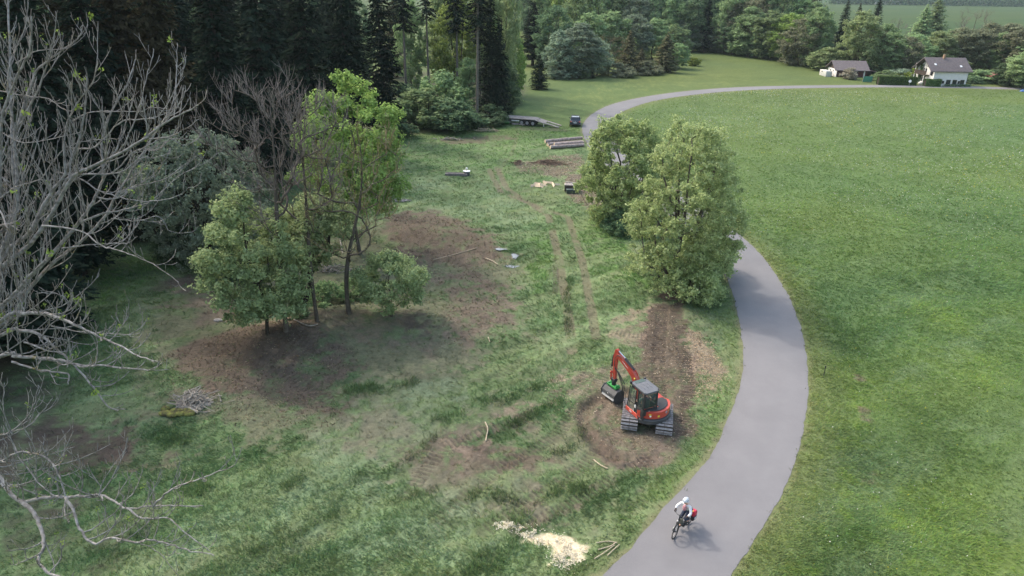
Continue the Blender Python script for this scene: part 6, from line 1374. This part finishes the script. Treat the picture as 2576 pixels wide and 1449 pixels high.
g_ = MB(); g_.prism([(-.45, .15), (.45, .15), (.35, 1.0), (-.35, 1.0)], -.12, .12, 'Y'); g_.bbox((0, -.25, .35), (.7, .4, .35), .05); g_.build('frame', M_GRN, gt, bevel=.02); g_ = MB().cyl((-.3, 0, .7), (.3, 0, .7), .2, 16); g_.tube([(-.3, 0, 1.0), (-.5, -.2, 1.15), (-.62, -.3, .6)], .03, 6); g_.tube([(.3, 0, 1.0), (.55, -.1, 1.05), (.6, -.2, .2)], .03, 6); g_.tube([(0, 0, 1.0), (.05, 0, 1.3)], .05, 6); g_.build('drum', M_STEEL, gt)
# ------------------------------------------------------------------ timber and brushwood
M_LOG = pmat('log_bark', (.33, .28, .26), .9, col2=(.17, .13, .115), scale=4, bump=.5); M_CUT = pmat('cut_wood', (.62, .50, .36), .8, var=.15, scale=10); M_STICK = pmat('pale_stick', (.42, .35, .25), .85, var=.3, scale=6); M_BRUSH = pmat('brown_brush', (.17, .12, .085), .95, col2=(.07, .048, .035), scale=2.5); M_GREYW = pmat('grey_dead_wood', (.30, .27, .23), .9, var=.45, scale=4)
lr_ = np.random.default_rng(12)
def log(name, lab, cat, a, b, r, mat=M_LOG, grp=None, n=14):
    a = Vector(a); b = Vector(b); L = (b-a).length; o = thing(name, lab, cat, a, 0, grp); k = 9; pts = [(b-a)*(i/k)+Vector((0, 0, math.sin(i*2.1+a.x)*r*.06)) for i in range(k+1)]
    MB().tube(pts, [r*(1-.14*i/k)*(1+.03*math.sin(i*3.1)) for i in range(k+1)], n, cap=False).build('bark', mat, o, smooth=True)
    d = (b-a).normalized()
    for p, s, q in ((Vector((0, 0, 0)), -1, r), (b-a, 1, r*.86)): MB().cyl(p-d*.04*s, p+d*.012*s, q*.985, n).build('cut_end', M_CUT, o)
    return o
def gl(px, py, z): p = Gt(px, py); return Vector((p.x, p.y, p.z+z))
log('log', 'rearmost and topmost pale spruce log of the stack by the lane', 'log', gl(1371, 366, .60), gl(1463, 357, .60), .27)
log('log', 'middle spruce log lying in the stack by the lane', 'log', gl(1394, 371, .42), gl(1467, 365, .42), .26)
log('log', 'frontmost spruce log lying on the grass by the lane', 'log', gl(1384, 375, .26), gl(1468, 369, .26), .27)
log('log', 'short darker log hidden at the left under the log stack', 'log', gl(1379, 370, .22), gl(1440, 366, .2), .2, M_BARK)
log('log', 'rear lower spruce log of the stack by the lane', 'log', gl(1376, 367, .22), gl(1464, 360, .24), .25)
def pile(name, lab, cat, c, rx, ry, h, n, L, r, mat, seed, mass=None, ang=None):
    rg = np.random.default_rng(seed); mb = MB()
    for i in range(n):
        a = rg.uniform(0, 6.28); q = min(1.5, abs(rg.normal(0, .55))); x = math.cos(a)*q*rx*(1+.3*math.sin(3*a+seed)); y = math.sin(a)*q*ry*(1+.3*math.cos(2*a+seed)); z = h*max(.05, 1-q*q)*rg.uniform(.1, 1)+.03; az = rg.uniform(0, 6.28) if ang is None else ang+rg.normal(0, .5); l = L*rg.uniform(.35, 1.1); rr = r*rg.uniform(.45, 1.3); el = rg.normal(0, .14)
        d = Vector((math.cos(az), math.sin(az), el)); bnd = Vector(rg.normal(0, .06, 3))*l
        mb.tube([Vector((x, y, z))-d*l/2, Vector((x, y, z))+bnd, Vector((x, y, z))+d*l/2], [rr, rr*.85, rr*.5], 5)
    if mass: mb.ball((0, 0, 0), (rx*.8, ry*.8, h*mass), 16, 8)
    o = mb.build(name, mat); o.location = c; return tag(o, lab, cat)
pile('brushwood_pile', 'pile of grey branches on the bare slope in the left half', 'brushwood', Gt(492, 1012), 1.35, .9, .5, 110, 1.3, .028, M_GREYW, 1, .25)
sp_ = MB(); rg = np.random.default_rng(3)
for i in range(9): sp_.ball((rg.uniform(-.75, .75), rg.uniform(-.22, .22), .08), (rg.uniform(.2, .4), rg.uniform(.15, .3), rg.uniform(.12, .26)), 12, 8)
o = sp_.build('mossy_root_plate', pmat('moss', (.16, .17, .035), .98, col2=(.055, .045, .02), scale=5, bump=.8), smooth=True); o.location = Gt(448, 1040); tag(o, 'yellow-green moss-covered root clump at the front of the branch pile', 'root clump')
for i, (x, y, x2, y2, r, lab) in enumerate([(470, 1030, 498, 1040, .09, 'short thick branch piece at the front of the branch pile'), (480, 1022, 505, 1034, .07, 'short pale branch piece behind the thick one of the branch pile')]): log('branch_piece', lab, 'branch', gl(x, y, .12), gl(x2, y2, .1), r, M_GREYW)
pile('brushwood_pile', 'dark brown heap of roots and brush at the foot of the largest lane-side tree', 'brushwood', Gt(1692, 748), 1.25, .75, .62, 230, .8, .022, M_BRUSH, 2, .7)
pile('brushwood_pile', 'low brown brush heap on the bare ring below the log stack', 'brushwood', Gt(1380, 412), 2.6, 1.0, .45, 150, 1.5, .035, M_BRUSH, 3, .3)
pile('brushwood_pile', 'small dark brush heap left of the bare ring', 'brushwood', Gt(1303, 412), .7, 1.2, .45, 60, 1.1, .03, M_BRUSH, 4, .3)
pile('brushwood_pile', 'pale chopped branches at the forest corner by the bleached trunks', 'brushwood', Gt(1222, 330), 2.3, .8, .5, 55, 1.3, .05, M_STICK, 5)
pile('brushwood_pile', 'pale brushwood scattered along the edge left of the forest corner', 'brushwood', Gt(1130, 352), 2.6, .6, .35, 50, 1.2, .04, M_GREYW, 6)
pile('dead_wood', 'dry fallen branches lying behind the trunks of the grove', 'brushwood', Gt(835, 682), 2.6, .9, .4, 45, 1.8, .035, M_GREYW, 7)
# split firewood scattered in the grass
rg = np.random.default_rng(8); c = Gt(1367, 467); fw = []
for i in range(14):
    x, y = c.x+rg.normal(0, .75), c.y+rg.normal(0, .45); l = rg.uniform(.6, 1.1); az = rg.uniform(0, 3.1)
    m = MB().prism([(-.13, 0), (.13, 0), (.0, .19)], -l/2, l/2, 'Y', M=Matrix.Rotation(az, 4, 'Z') @ Matrix.Rotation(rg.normal(0, .15), 4, 'X')); o = m.build('firewood_log', M_CUT); o.location = (x, y, hz(x, y)+.03+.10*rg.random()); tag(o, 'split pale firewood log in the scatter left of the stacked crate', 'firewood', 'split firewood logs scattered in the grass')
# wood crate with dark tarp-covered lower half
b = Gt(1438, 486); cr_ = thing('wood_crate', 'weathered grey wooden crate stacked with planks, standing on wood chips by the trees', 'crate', b+Vector((0, .7, 0)), R(-7))
k_ = MB(); k_.bbox((0, 0, .55), (1.5, 1.0, .5), .02); k_.bbox((0, 0, .2), (1.5, 1.0, .2), .02); k_.build('box', pmat('dark_old_wood', (.07, .055, .05), .9, var=.4, scale=5), cr_)
k_ = MB(); k_.box((0, -.47, .84), (1.56, .1, .05)); k_.box((0, .47, .84), (1.56, .1, .05)); k_.box((-.73, 0, .84), (.1, 1.04, .05)); k_.box((.73, 0, .84), (.1, 1.04, .05))
for i in range(11): k_.box((-.6+i*.12, -.05, .86+.02*(i % 3)), (.075, .75, .03), (0, 0, lr_.normal(0, .05)))
k_.tube([(-.7, .38, .95), (.8, .30, .93)], .07, 8); k_.build('planks', pmat('silver_wood', (.50, .45, .41), .85, var=.4, scale=6), cr_)
dt = thing('storage_box', 'dark green box with lid in front of the wooden crate', 'box', b+Vector((.02, -.05, 0)), R(3)); MB().bbox((0, 0, .22), (1.25, .42, .42), .04).build('body', pmat('dark_green_box', (.045, .065, .055), .6, var=.2), dt); MB().bbox((0, .03, .46), (1.3, .46, .06), .02).build('lid', pmat('green_box_lid', (.10, .13, .12), .5), dt)
# timber beam frame and round well cover with white lid
b = Gt(1148, 442); bm_ = MB().bbox((0, 0, .14), (2.7, .62, .28), .03); bm_.bbox((-.1, .28, .3), (2.5, .1, .06), .01); bm_.bbox((.1, -.22, .3), (2.2, .12, .06), .01); o = bm_.build('timber_trough', pmat('grey_trough', (.21, .185, .18), .9, var=.4, scale=4)); o.location = b; o.rotation_euler = (0, 0, R(-2)); tag(o, 'long low grey timber trough lying in the grass left of the vehicle ruts', 'trough')
b = Gt(1174, 441); wl_ = thing('well_shaft', 'round dark well shaft with white lid and small white knob', 'well', b); MB().cyl((0, 0, 0), (0, 0, .50), .40, 24).build('shaft', M_DGREY, wl_); ld = MB().cyl((0, 0, .50), (0, 0, .56), .45, 24).build('lid', M_WHT, wl_); MB().cyl((0, .05, .56), (0, .05, .78), .05, 10).build('pipe', M_STEEL, wl_); MB().ball((0, .05, .86), (.14, .14, .09)).build('cap', M_WHT, wl_, smooth=True)
# sticks
def stick_(pts, r, lab, mat=M_STICK): 
    w = [Gt(*p)+Vector((0, 0, r*1.2+.03)) for p in pts]; c0 = w[0].copy(); o = MB().tube([Vector(q)-c0 for q in catmull([tuple(p) for p in w], 4)], r, 6).build('stick', mat, smooth=True); o.location = c0; tag(o, lab, 'stick')
stick_([(1220, 1064), (1227, 1080), (1224, 1100), (1222, 1112)], .035, 'curved pale stick lying upright to the view in the grass left of the excavator')
stick_([(1492, 1158), (1510, 1172), (1528, 1181)], .03, 'thin pale stick at the end of the curved furrow')
for i, (p, lab) in enumerate([([(1500, 1368), (1530, 1364), (1552, 1368)], 'pale pole beside the lane, rearmost of the four by the wood shavings'), ([(1505, 1385), (1535, 1376), (1550, 1366)], 'pale pole crossing the others beside the lane'), ([(1495, 1408), (1520, 1392), (1545, 1374)], 'pale pole beside the lane, leftmost of the four by the wood shavings'), ([(1527, 1400), (1542, 1386), (1558, 1372)], 'pale pole beside the lane, nearest to the tarmac')]): stick_(p, .022, lab)
stick_([(1222, 652), (1240, 660), (1252, 668)], .05, 'pale branch on the bare earth left of the puddle'); stick_([(1090, 655), (1150, 640), (1200, 625)], .03, 'thin branch on the brown earth right of the grove')
stick_([(740, 808), (775, 822), (800, 818)], .04, 'thin branch at the foot of the bare trees', M_GREYW); stick_([(1228, 850), (1232, 862)], .03, 'tiny pale stick in the middle of the clearing'); stick_([(850, 570), (862, 640)], .05, 'fallen stem leaning behind the grove', M_GREYW)
b = Gt(2072, 944); ps = thing('marker_post', 'thin dark marker post standing in the meadow right of the lane', 'post', b); MB().cyl((0, 0, -.1), (0, 0, .62), .025, 8).build('shaft', M_BLK, ps); MB().bbox((0, 0, .60), (.07, .05, .12), .01).build('head', M_BLK, ps)
b = Gt(549, 808); o = MB().ball((0, 0, .06), (.34, .2, .14), 9, 6).build('rock', pmat('pale_rock', (.34, .31, .28), .9, var=.4, scale=6)); o.location = b; tag(o, 'flat pale rock on the slope left of the grove', 'rock')
# wood shavings: curled chips poured out in a band
rg = np.random.default_rng(31); path_ = [(1246, 1326), (1275, 1322), (1310, 1332), (1345, 1348), (1375, 1358), (1400, 1372), (1425, 1390), (1452, 1388), (1430, 1408), (1405, 1412)]
pw_ = np.array([tuple(Gt(*p)) for p in path_]); n = 9500; t = rg.random(n)*(len(pw_)-1); i = t.astype(int); f = (t-i)[:, None]; c = pw_[i]*(1-f)+pw_[np.minimum(i+1, len(pw_)-1)]*f
wd = np.interp(t, [0, 2, 5, 9], [.10, .17, .25, .20]); c[:, :2] += rg.normal(0, 1, (n, 2))*wd[:, None]
k = fbm(c[:, 0]*1.0, c[:, 1]*1.0, 3.2, 5, 2) > rg.uniform(.38, .74, n); c = c[k]; n = len(c); c[:, 2] = terrain(c[:, 0], c[:, 1])+rg.random(n)*.06*fbm(c[:, 0], c[:, 1], 2.2, 6, 2)+.02
v = quads(c, rg.normal(0, 1, (n, 3))+np.array([0, 0, 1.2]), .085, rg, (.3, .7)); base = np.array([.74, .69, .56])
o = link('wood_shavings', np_mesh('wood_shavings', v, np.arange(n*4).reshape(-1, 4), col_attr={'alb': ('FACE', base*rg.uniform(.75, 1.2, (n, 1)))}), M_BLADE); tag(o, 'creamy white band of wood shavings spilled on the grass at the bottom centre', 'wood shavings', kind='stuff')
# chips and clods over the worked ground
def litter(name, n, px_poly, size, cols, seed, lab, h=.02):
    rg = np.random.default_rng(seed); o = gp(px_poly); xs = [p[0] for p in o]; ys = [p[1] for p in o]; x = rg.uniform(min(xs), max(xs), n); y = rg.uniform(min(ys), max(ys), n); d = poly_sd(x, y, o); k = (d < rg.normal(0, .35, n)) & (road_dist(x, y) > .1); x, y = x[k], y[k]; n = len(x); z = terrain(x, y)+h
    c = np.stack([x, y, z], 1); v = quads(c, rg.normal(0, .5, (n, 3))+np.array([0, 0, 1.0]), size, rg, (.12, .5)); col = np.array(cols)[rg.integers(0, len(cols), n)]*rg.uniform(.7, 1.25, (n, 1))
    ob = link(name, np_mesh(name, v, np.arange(n*4).reshape(-1, 4), col_attr={'alb': ('FACE', col)}), M_BLADE); tag(ob, lab, 'wood chips', kind='stuff')
W3 = [(.36, .30, .22), (.26, .2, .14), (.5, .43, .33), (.16, .11, .08)]
litter('wood_chips', 9000, [(1340, 950), (1560, 900), (1640, 760), (1780, 850), (1830, 960), (1740, 1110), (1640, 1200), (1480, 1100), (1400, 1030)], .11, W3, 41, 'wood chips and straw trampled into the ground around the excavator')
litter('wood_chips', 3500, [(1735, 830), (1775, 850), (1825, 920), (1815, 975), (1775, 1010), (1745, 1000)], .13, [(.5, .4, .29), (.42, .33, .23), (.34, .26, .18)], 42, 'dense pale chips between the excavator and the lane')
litter('wood_chips', 3500, [(1420, 440), (1480, 440), (1510, 480), (1580, 570), (1520, 545), (1430, 505), (1415, 470)], .2, W3, 43, 'brown wood chips around the wooden crate')
litter('wood_chips', 3500, [(1300, 412), (1380, 392), (1470, 388), (1480, 420), (1400, 445), (1310, 435)], .2, W3, 44, 'bark litter on the bare ring below the log stack')
litter('wood_chips', 7000, [(400, 900), (700, 828), (900, 900), (860, 1080), (640, 1080), (420, 1030)], .12, [(.2, .15, .1), (.12, .085, .06), (.3, .25, .18), (.06, .04, .03), (.10, .14, .05)], 45, 'roots, clods and twigs on the bare earth below the grove')
litter('wood_chips', 5000, [(960, 540), (1200, 550), (1300, 660), (1280, 860), (1080, 890), (1050, 680)], .16, [(.2, .15, .1), (.12, .085, .06), (.3, .25, .18), (.06, .04, .03), (.10, .14, .05)], 46, 'clods and twigs on the brown slope right of the grove')
# brown roots heaped along the tracks' ends, puddles
M_WATER = pmat('puddle_water', (.10, .105, .11), .04, spec=.8)
for px, py, sx_, sy_, lab in [(1288, 671, .55, .28, 'small grey puddle in the mud, nearest one'), (1295, 645, .28, .75, 'narrow grey puddle among the reed tufts'), (1258, 628, .5, .25, 'shallow puddle at the foot of the brown slope'), (1000, 505, 1.2, .6, 'puddle at the forest edge right of the lime green tree')]:
    b = Gt(px, py); n = 26; pts = [(math.cos(a)*sx_*(1+.3*math.sin(3*a+px)), math.sin(a)*sy_*(1+.25*math.cos(4*a+py))) for a in np.linspace(0, 2*math.pi, n, endpoint=False)]
    zz = max(hz(b.x+p[0]*.6, b.y+p[1]*.6) for p in pts); o = MB().prism(pts, -.02, .01).build('puddle', M_WATER); o.location = (b.x, b.y, zz+.012); tag(o, lab, 'puddle', kind='structure')
# ------------------------------------------------------------------ farmhouse by the lane
M_WALL = pmat('white_render', (.64, .63, .61), .9, var=.12, scale=1.2); M_TILE = pmat('brown_roof_tiles', (.130, .110, .112), .85, col2=(.09, .076, .08), scale=2.5, bump=.4); M_WOODD = pmat('dark_stained_wood', (.055, .038, .032), .85, var=.3); M_FRW = pmat('window_frame_white', (.6, .6, .58), .6); M_REDW = pmat('dark_red_boards', (.10, .035, .035), .85, var=.3)
A = G(2343, 217); HX, HY = A.x, A.y; HL, HW, HE, HR_ = 8.4, 7.6, 3.75, 6.3
ho = thing('house', 'white farmhouse with wide brown tiled gable roof behind the clipped hedges', 'house', (HX, HY, 0), R(1.5))
MB().prism([(0, 0), (HW, 0), (HW, HE), (HW/2, HR_-.18), (0, HE)], 0, HL, 'X').build('wall', M_WALL, ho)
def slope(name, y0, z0, y1, z1, x0, x1, t=.16):
    return MB().prism([(y0, z0), (y1, z1), (y1, z1+t), (y0, z0+t)], x0, x1, 'X').build(name, M_TILE, ho)
sl_ = (HR_-HE)/(HW/2)
r1 = MB(); r1.prism([(-.5, HE-.5*sl_), (HW/2, HR_), (HW+.5, HE-.5*sl_), (HW+.5, HE-.5*sl_+.18), (HW/2, HR_+.2), (-.5, HE-.5*sl_+.18)], -1.3, HL+.8, 'X'); rfo = r1.build('roof', M_TILE, ho, bevel=.02)
rb_ = MB()
for k in range(13): 
    u = (k+.5)/13; y = -.5+(HW/2+.5)*u; rb_.box((HL/2-.25, y, HE-.5*sl_+(HW/2+.5)*u*sl_+.20), (HL+2.1, .05, .03), (math.atan(sl_), 0, 0))
rb_.build('tile_courses', M_TILE, rfo)
chm = MB().bbox((HL*.42, HW/2-.3, HR_+.35), (.5, .5, 1.1), .03); c_ = chm.build('chimney', pmat('chimney_brick', (.30, .2, .13), .9, var=.3, scale=8), rfo)
for x, y in ((.6, 1.55), (6.8, 1.05)): 
    z = HE+y*sl_+.22; MB().bbox((x, y, z+.03), (.5, .6, .08), .02, (math.atan(sl_), 0, 0)).build('roof_window', pmat('skylight', (.6, .62, .65), .3) if x < 1 else bpy.data.materials['skylight'], rfo)
def win(p, w, h, face='S', fr=M_FRW, name='window'):
    x, y, z = p
    if face == 'S': M = Matrix.Translation((x, -.03, z))
    else: M = Matrix.Translation((-.03, y, z)) @ Matrix.Rotation(R(-90), 4, 'Z')
    f = MB(); f.box((0, 0, h/2), (w, .06, .08), M=M); f.box((0, 0, -h/2), (w, .06, .08), M=M); f.box((-w/2, 0, 0), (.08, .06, h+.08), M=M); f.box((w/2, 0, 0), (.08, .06, h+.08), M=M); f.box((0, 0, 0), (.05, .05, h), M=M)
    o = f.build(name, fr, ho); g = MB(); g.box((0, -.012, 0), (w-.06, .04, h-.06), M=M); g.build('pane', M_DGLASS, o)
for x, w, h, z in ((2.6, .5, .6, 1.0), (3.9, 1.0, 1.0, 1.05), (5.5, 1.0, 1.0, 1.05), (6.55, .45, .6, 1.0), (7.4, .95, 1.05, 1.05)): win((x, 0, z), w, h, 'S', M_WOODD)
for y, w, h, z in ((1.2, 1.0, 1.2, 3.05), (4.2, 1.3, 1.2, 3.2), (1.4, 1.1, 1.2, .95), (4.2, 1.2, 1.9, 1.0), (3.2, .7, .6, 4.6)): win((0, y, z), w, h, 'W', M_WOODD)
bc_ = MB(); bc_.box((-.55, 4.4, 2.35), (1.1, 5.0, .12)); 
for k in range(26): bc_.box((-1.08, 2.0+k*.19, 2.85), (.04, .13, .9))
bc_.box((-1.08, 4.4, 3.32), (.08, 5.0, .07)); bc_.build('balcony', M_WOODD, ho)
pt = MB(); 
for y in (2.7, 6.9): pt.box((-.95, y, 2.4), (.14, .14, 4.8))
pt.build('balcony_posts', M_WALL, ho)
iv = np.random.default_rng(4); c = np.stack([iv.normal(-.25, .1, 900), iv.normal(5.6, .35, 900), iv.uniform(.2, 4.6, 900)], 1); link('climbing_ivy', np_mesh('climbing_ivy', quads(c, iv.normal(0, 1, (900, 3))+np.array([-1, 0, .3]), .28, iv), np.arange(3600).reshape(-1, 4), face_attr=iv.random(900)), LM['deep'], ho)
# hedges
def hedge(x0, y0, x1, y1, w, h, lab, seed):
    rg = np.random.default_rng(seed); L = math.hypot(x1-x0, y1-y0); n = int(L*900); u = rg.random(n); s = rg.integers(0, 3, n)
    a = u*L; b = np.where(s == 0, -w/2, np.where(s == 1, w/2, rg.uniform(-w/2, w/2, n)))+rg.normal(0, .06, n); z = np.where(s == 2, h, rg.uniform(0, h, n))+rg.normal(0, .05, n)+.12*(fbm(a, a*0, .5, seed, 2)-.5)
    d = Vector((x1-x0, y1-y0, 0)).normalized(); c = np.stack([a*d.x-b*d.y, a*d.y+b*d.x, z], 1)
    nn = rg.normal(0, .5, (n, 3))+np.where((s == 2)[:, None], np.array([0, 0, 1.]), np.stack([-np.sign(b)*d.y, np.sign(b)*d.x, np.zeros(n)], 1))
    o = thing('hedge', lab, 'hedge', (x0, y0, 0)); link('leaves', np_mesh('leaves', quads(c, nn, .26, rg), np.arange(n*4).reshape(-1, 4), face_attr=rg.random(n)), LM['hedge'], o)
    k = MB(); k.box((L/2, 0, h/2-.06), (L-.2, w-.2, h-.2)); k.v = [Vector((v.x*d.x-v.y*d.y, v.x*d.y+v.y*d.x, v.z)) for v in k.v]; k.build('branch_core', M_BARK_DARK, o)
h0 = G(2206, 212.5); h1 = G(2308, 216.5); hedge(h0.x, h0.y, h1.x, h1.y+1.2, 1.3, 1.95, 'long clipped hedge along the lane left of the house entrance', 3)
h0 = G(2323, 217); h1 = G(2362, 218); hedge(h0.x, h0.y, h1.x, h1.y, 1.4, 1.7, 'short clipped hedge at the near corner of the house', 4)
b = G(2286, 217.6); sg_ = thing('round_sign', 'round white sign on a thin grey post before the long hedge', 'sign', b, R(-28)); MB().cyl((0, 0, 0), (0, 0, 1.0), .04, 8).build('post', M_STEEL, sg_); MB().cyl((0, -.04, 1.25), (0, -.01, 1.25), .33, 24).build('disc', M_WHT, sg_)
b = G(2317, 214); o = MB().ball((0, 0, .4), (.9, .6, .55), 12, 8).build('stone_heap', pmat('white_stone', (.6, .58, .55), .9, var=.3, scale=4)); o.location = b; tag(o, 'white stone mound in the gap between the two hedges', 'stones')
# flower bed along the wall
rg = np.random.default_rng(6); c0 = G(2372, 218); n = 1500; c = np.stack([c0.x+rg.uniform(0, 7, n), c0.y+rg.normal(.6, .3, n), rg.uniform(0, .6, n)], 1)
link_o = link('flower_bed', np_mesh('flower_bed', quads(c, rg.normal(0, 1, (n, 3)), .25, rg), np.arange(n*4).reshape(-1, 4), face_attr=rg.random(n)), LM['deep']); tag(link_o, 'dark low planting along the foot of the white house wall', 'plants', kind='stuff')
# ------------------------------------------------------------------ shed with lean-to
S0 = G(2103, 194.5); sh = thing('shed', 'dark wooden shed with brown roof and white gable front at the meadow corner', 'shed', (S0.x, S0.y, 0), R(-2))
SL, SW, SE, SR = 8.0, 6.2, 2.1, 3.9
MB().prism([(0, 0), (SW, 0), (SW, SE), (SW/2, SR-.1), (0, SE)], 0, SL, 'X').build('wall', M_REDW, sh)
s2 = (SR-SE)/(SW/2); q = MB(); q.prism([(-.6, SE-.6*s2), (SW/2, SR), (SW+.6, SE-.6*s2), (SW+.6, SE-.6*s2+.14), (SW/2, SR+.16), (-.6, SE-.6*s2+.14)], -.8, SL+.4, 'X'); q.build('roof', M_TILE, sh)
q = MB().box((-.06, SW/2, 1.0), (.12, SW, 2.05)); q.build('white_front', M_WALL, sh); q = MB().prism([(.2, SE), (SW-.2, SE), (SW/2, SR-.2)], -.1, -.02, 'X'); q.build('gable_boards', M_WOODD, sh)
for y in (2.3, 4.1): 
    f = MB(); f.box((-.14, y, 1.5), (.05, .62, .5)); o = f.build('window', M_FRW, sh); MB().box((-.17, y, 1.5), (.03, .5, .38)).build('pane', M_DGLASS, o)
for x in (2.6, 4.5, 7.2): MB().box((x, -.06, 1.0), (.3, .12, 2.0)).build('white_pillar', M_WALL, sh)
q = MB(); q.box((SL+1.3, 1.6, 1.7), (2.8, 3.2, .1), (0, R(6), 0)); q.box((SL+1.4, 3.0, .85), (2.6, .1, 1.7)); q.box((SL+2.6, .2, .8), (.12, .12, 1.6)); q.build('lean_to', M_WOODD, sh)
b = G(2083, 193.0); cr2 = thing('panelled_tank', 'pale grey panelled container standing in front of the white shed gable', 'container', (S0.x-1.9, S0.y+1.0, 0), R(88))
q = MB().bbox((1.6, 0, .75), (4.6, 1.6, 1.5), .1); q.build('shell', pmat('pale_grey_panels', (.46, .46, .43), .7, var=.15, scale=2), cr2, smooth=True); q = MB()
for k in range(8): q.box((-.55+k*.62, .81, .75), (.05, .04, 1.4)); q.box((-.55+k*.62, -.81, .75), (.05, .04, 1.4))
q.build('panel_ribs', M_FRW, cr2); MB().box((2.2, .83, 1.1), (.7, .04, .3)).build('vent', M_BLK, cr2)
b = G(2146, 197); wb = thing('wheelbarrow', 'orange wheelbarrow parked at the right end of the shed', 'wheelbarrow', b); MB().prism([(-.5, .55), (.5, .55), (.3, .25), (-.3, .25)], -.3, .3, 'Y').build('tray', pmat('orange_tray', (.55, .17, .03), .5), wb); MB().cyl((-.45, -.05, .18), (-.45, .05, .18), .18, 16).build('wheel', M_TYRE, wb); q = MB(); q.tube([(-.45, -.2, .2), (.2, -.25, .3), (.9, -.28, .6)], .02, 6); q.tube([(-.45, .2, .2), (.2, .25, .3), (.9, .28, .6)], .02, 6); q.tube([(.3, -.25, .3), (.35, -.25, 0)], .02, 6); q.tube([(.3, .25, .3), (.35, .25, 0)], .02, 6); q.build('handles', M_STEEL, wb)
b = G(2181, 207); gt_ = thing('compost_frame', 'turquoise green net frame between the shed and the long hedge', 'frame', b); MB().box((0, 0, .75), (2.3, .06, 1.4), (R(8), 0, 0)).build('net', pmat('green_net', (.08, .26, .18), .9, var=.3, scale=3), gt_); q = MB(); q.tube([(-1.2, 0, 0), (-1.2, 0, 1.5)], .04, 6); q.tube([(1.2, 0, 0), (1.2, 0, 1.5)], .04, 6); q.build('poles', M_STEEL, gt_)
b = G(2497, 210); rh = thing('garden_hut', 'small red-brown garden hut half hidden by trees at the right', 'hut', b); MB().box((0, 0, .9), (2.6, 2.0, 1.8)).build('wall', M_WOODD, rh); MB().prism([(-1.6, 1.75), (0, 2.6), (1.6, 1.75), (1.6, 1.85), (0, 2.72), (-1.6, 1.85)], -1.3, 1.3, 'Y').build('roof', pmat('red_hut_roof', (.20, .07, .06), .85, var=.3), rh)
b = G(2572, 231); o = pile('tarp_heap', 'blue tarpaulin over a heap at the right picture edge', 'tarpaulin', b, .8, .5, .5, 8, .6, .05, pmat('blue_tarp', (.07, .16, .42), .6, var=.3, scale=4), 9, .9)
# distant farm buildings on the far field
for px, py, w, lab in ((2222, 8.0, 26, 'distant pale farm building on the far field, left one'), (2250, 8.5, 16, 'distant pale farm building on the far field, right one'), (2456, 9, 12, 'distant small white hut on the far field')):
    b = G(px, py+3); f_ = thing('farm_building', lab, 'barn', b, R(-35)); MB().box((0, 0, 2.2), (w, 10, 4.4)).build('wall', M_WALL, f_); MB().prism([(-6, 4.2), (0, 7.5), (6, 4.2), (6, 4.5), (0, 7.9), (-6, 4.5)], -w/2-.6, w/2+.6, 'X').build('roof', pmat('pale_metal_roof', (.5, .5, .52), .5) if px < 2230 else bpy.data.materials['pale_metal_roof'], f_)
# ------------------------------------------------------------------ air
M_HAZE = bpy.data.materials.new('air'); M_HAZE.use_nodes = True
hn = M_HAZE.node_tree.nodes; hl = M_HAZE.node_tree.links; hn.remove(hn['Principled BSDF'])
pv = hn.new('ShaderNodeVolumePrincipled'); pv.inputs['Color'].default_value = (.40, .48, .55, 1); pv.inputs['Density'].default_value = .00014; pv.inputs['Anisotropy'].default_value = .2
hl.new(pv.outputs[0], hn['Material Output'].inputs['Volume'])
hb = MB().box((150, 1765, 21.5), (5400, 3780, 48.0))
ho = hb.build('haze', M_HAZE); tag(ho, kind='stuff'); ho['label'] = 'thin bluish air haze over the whole valley'
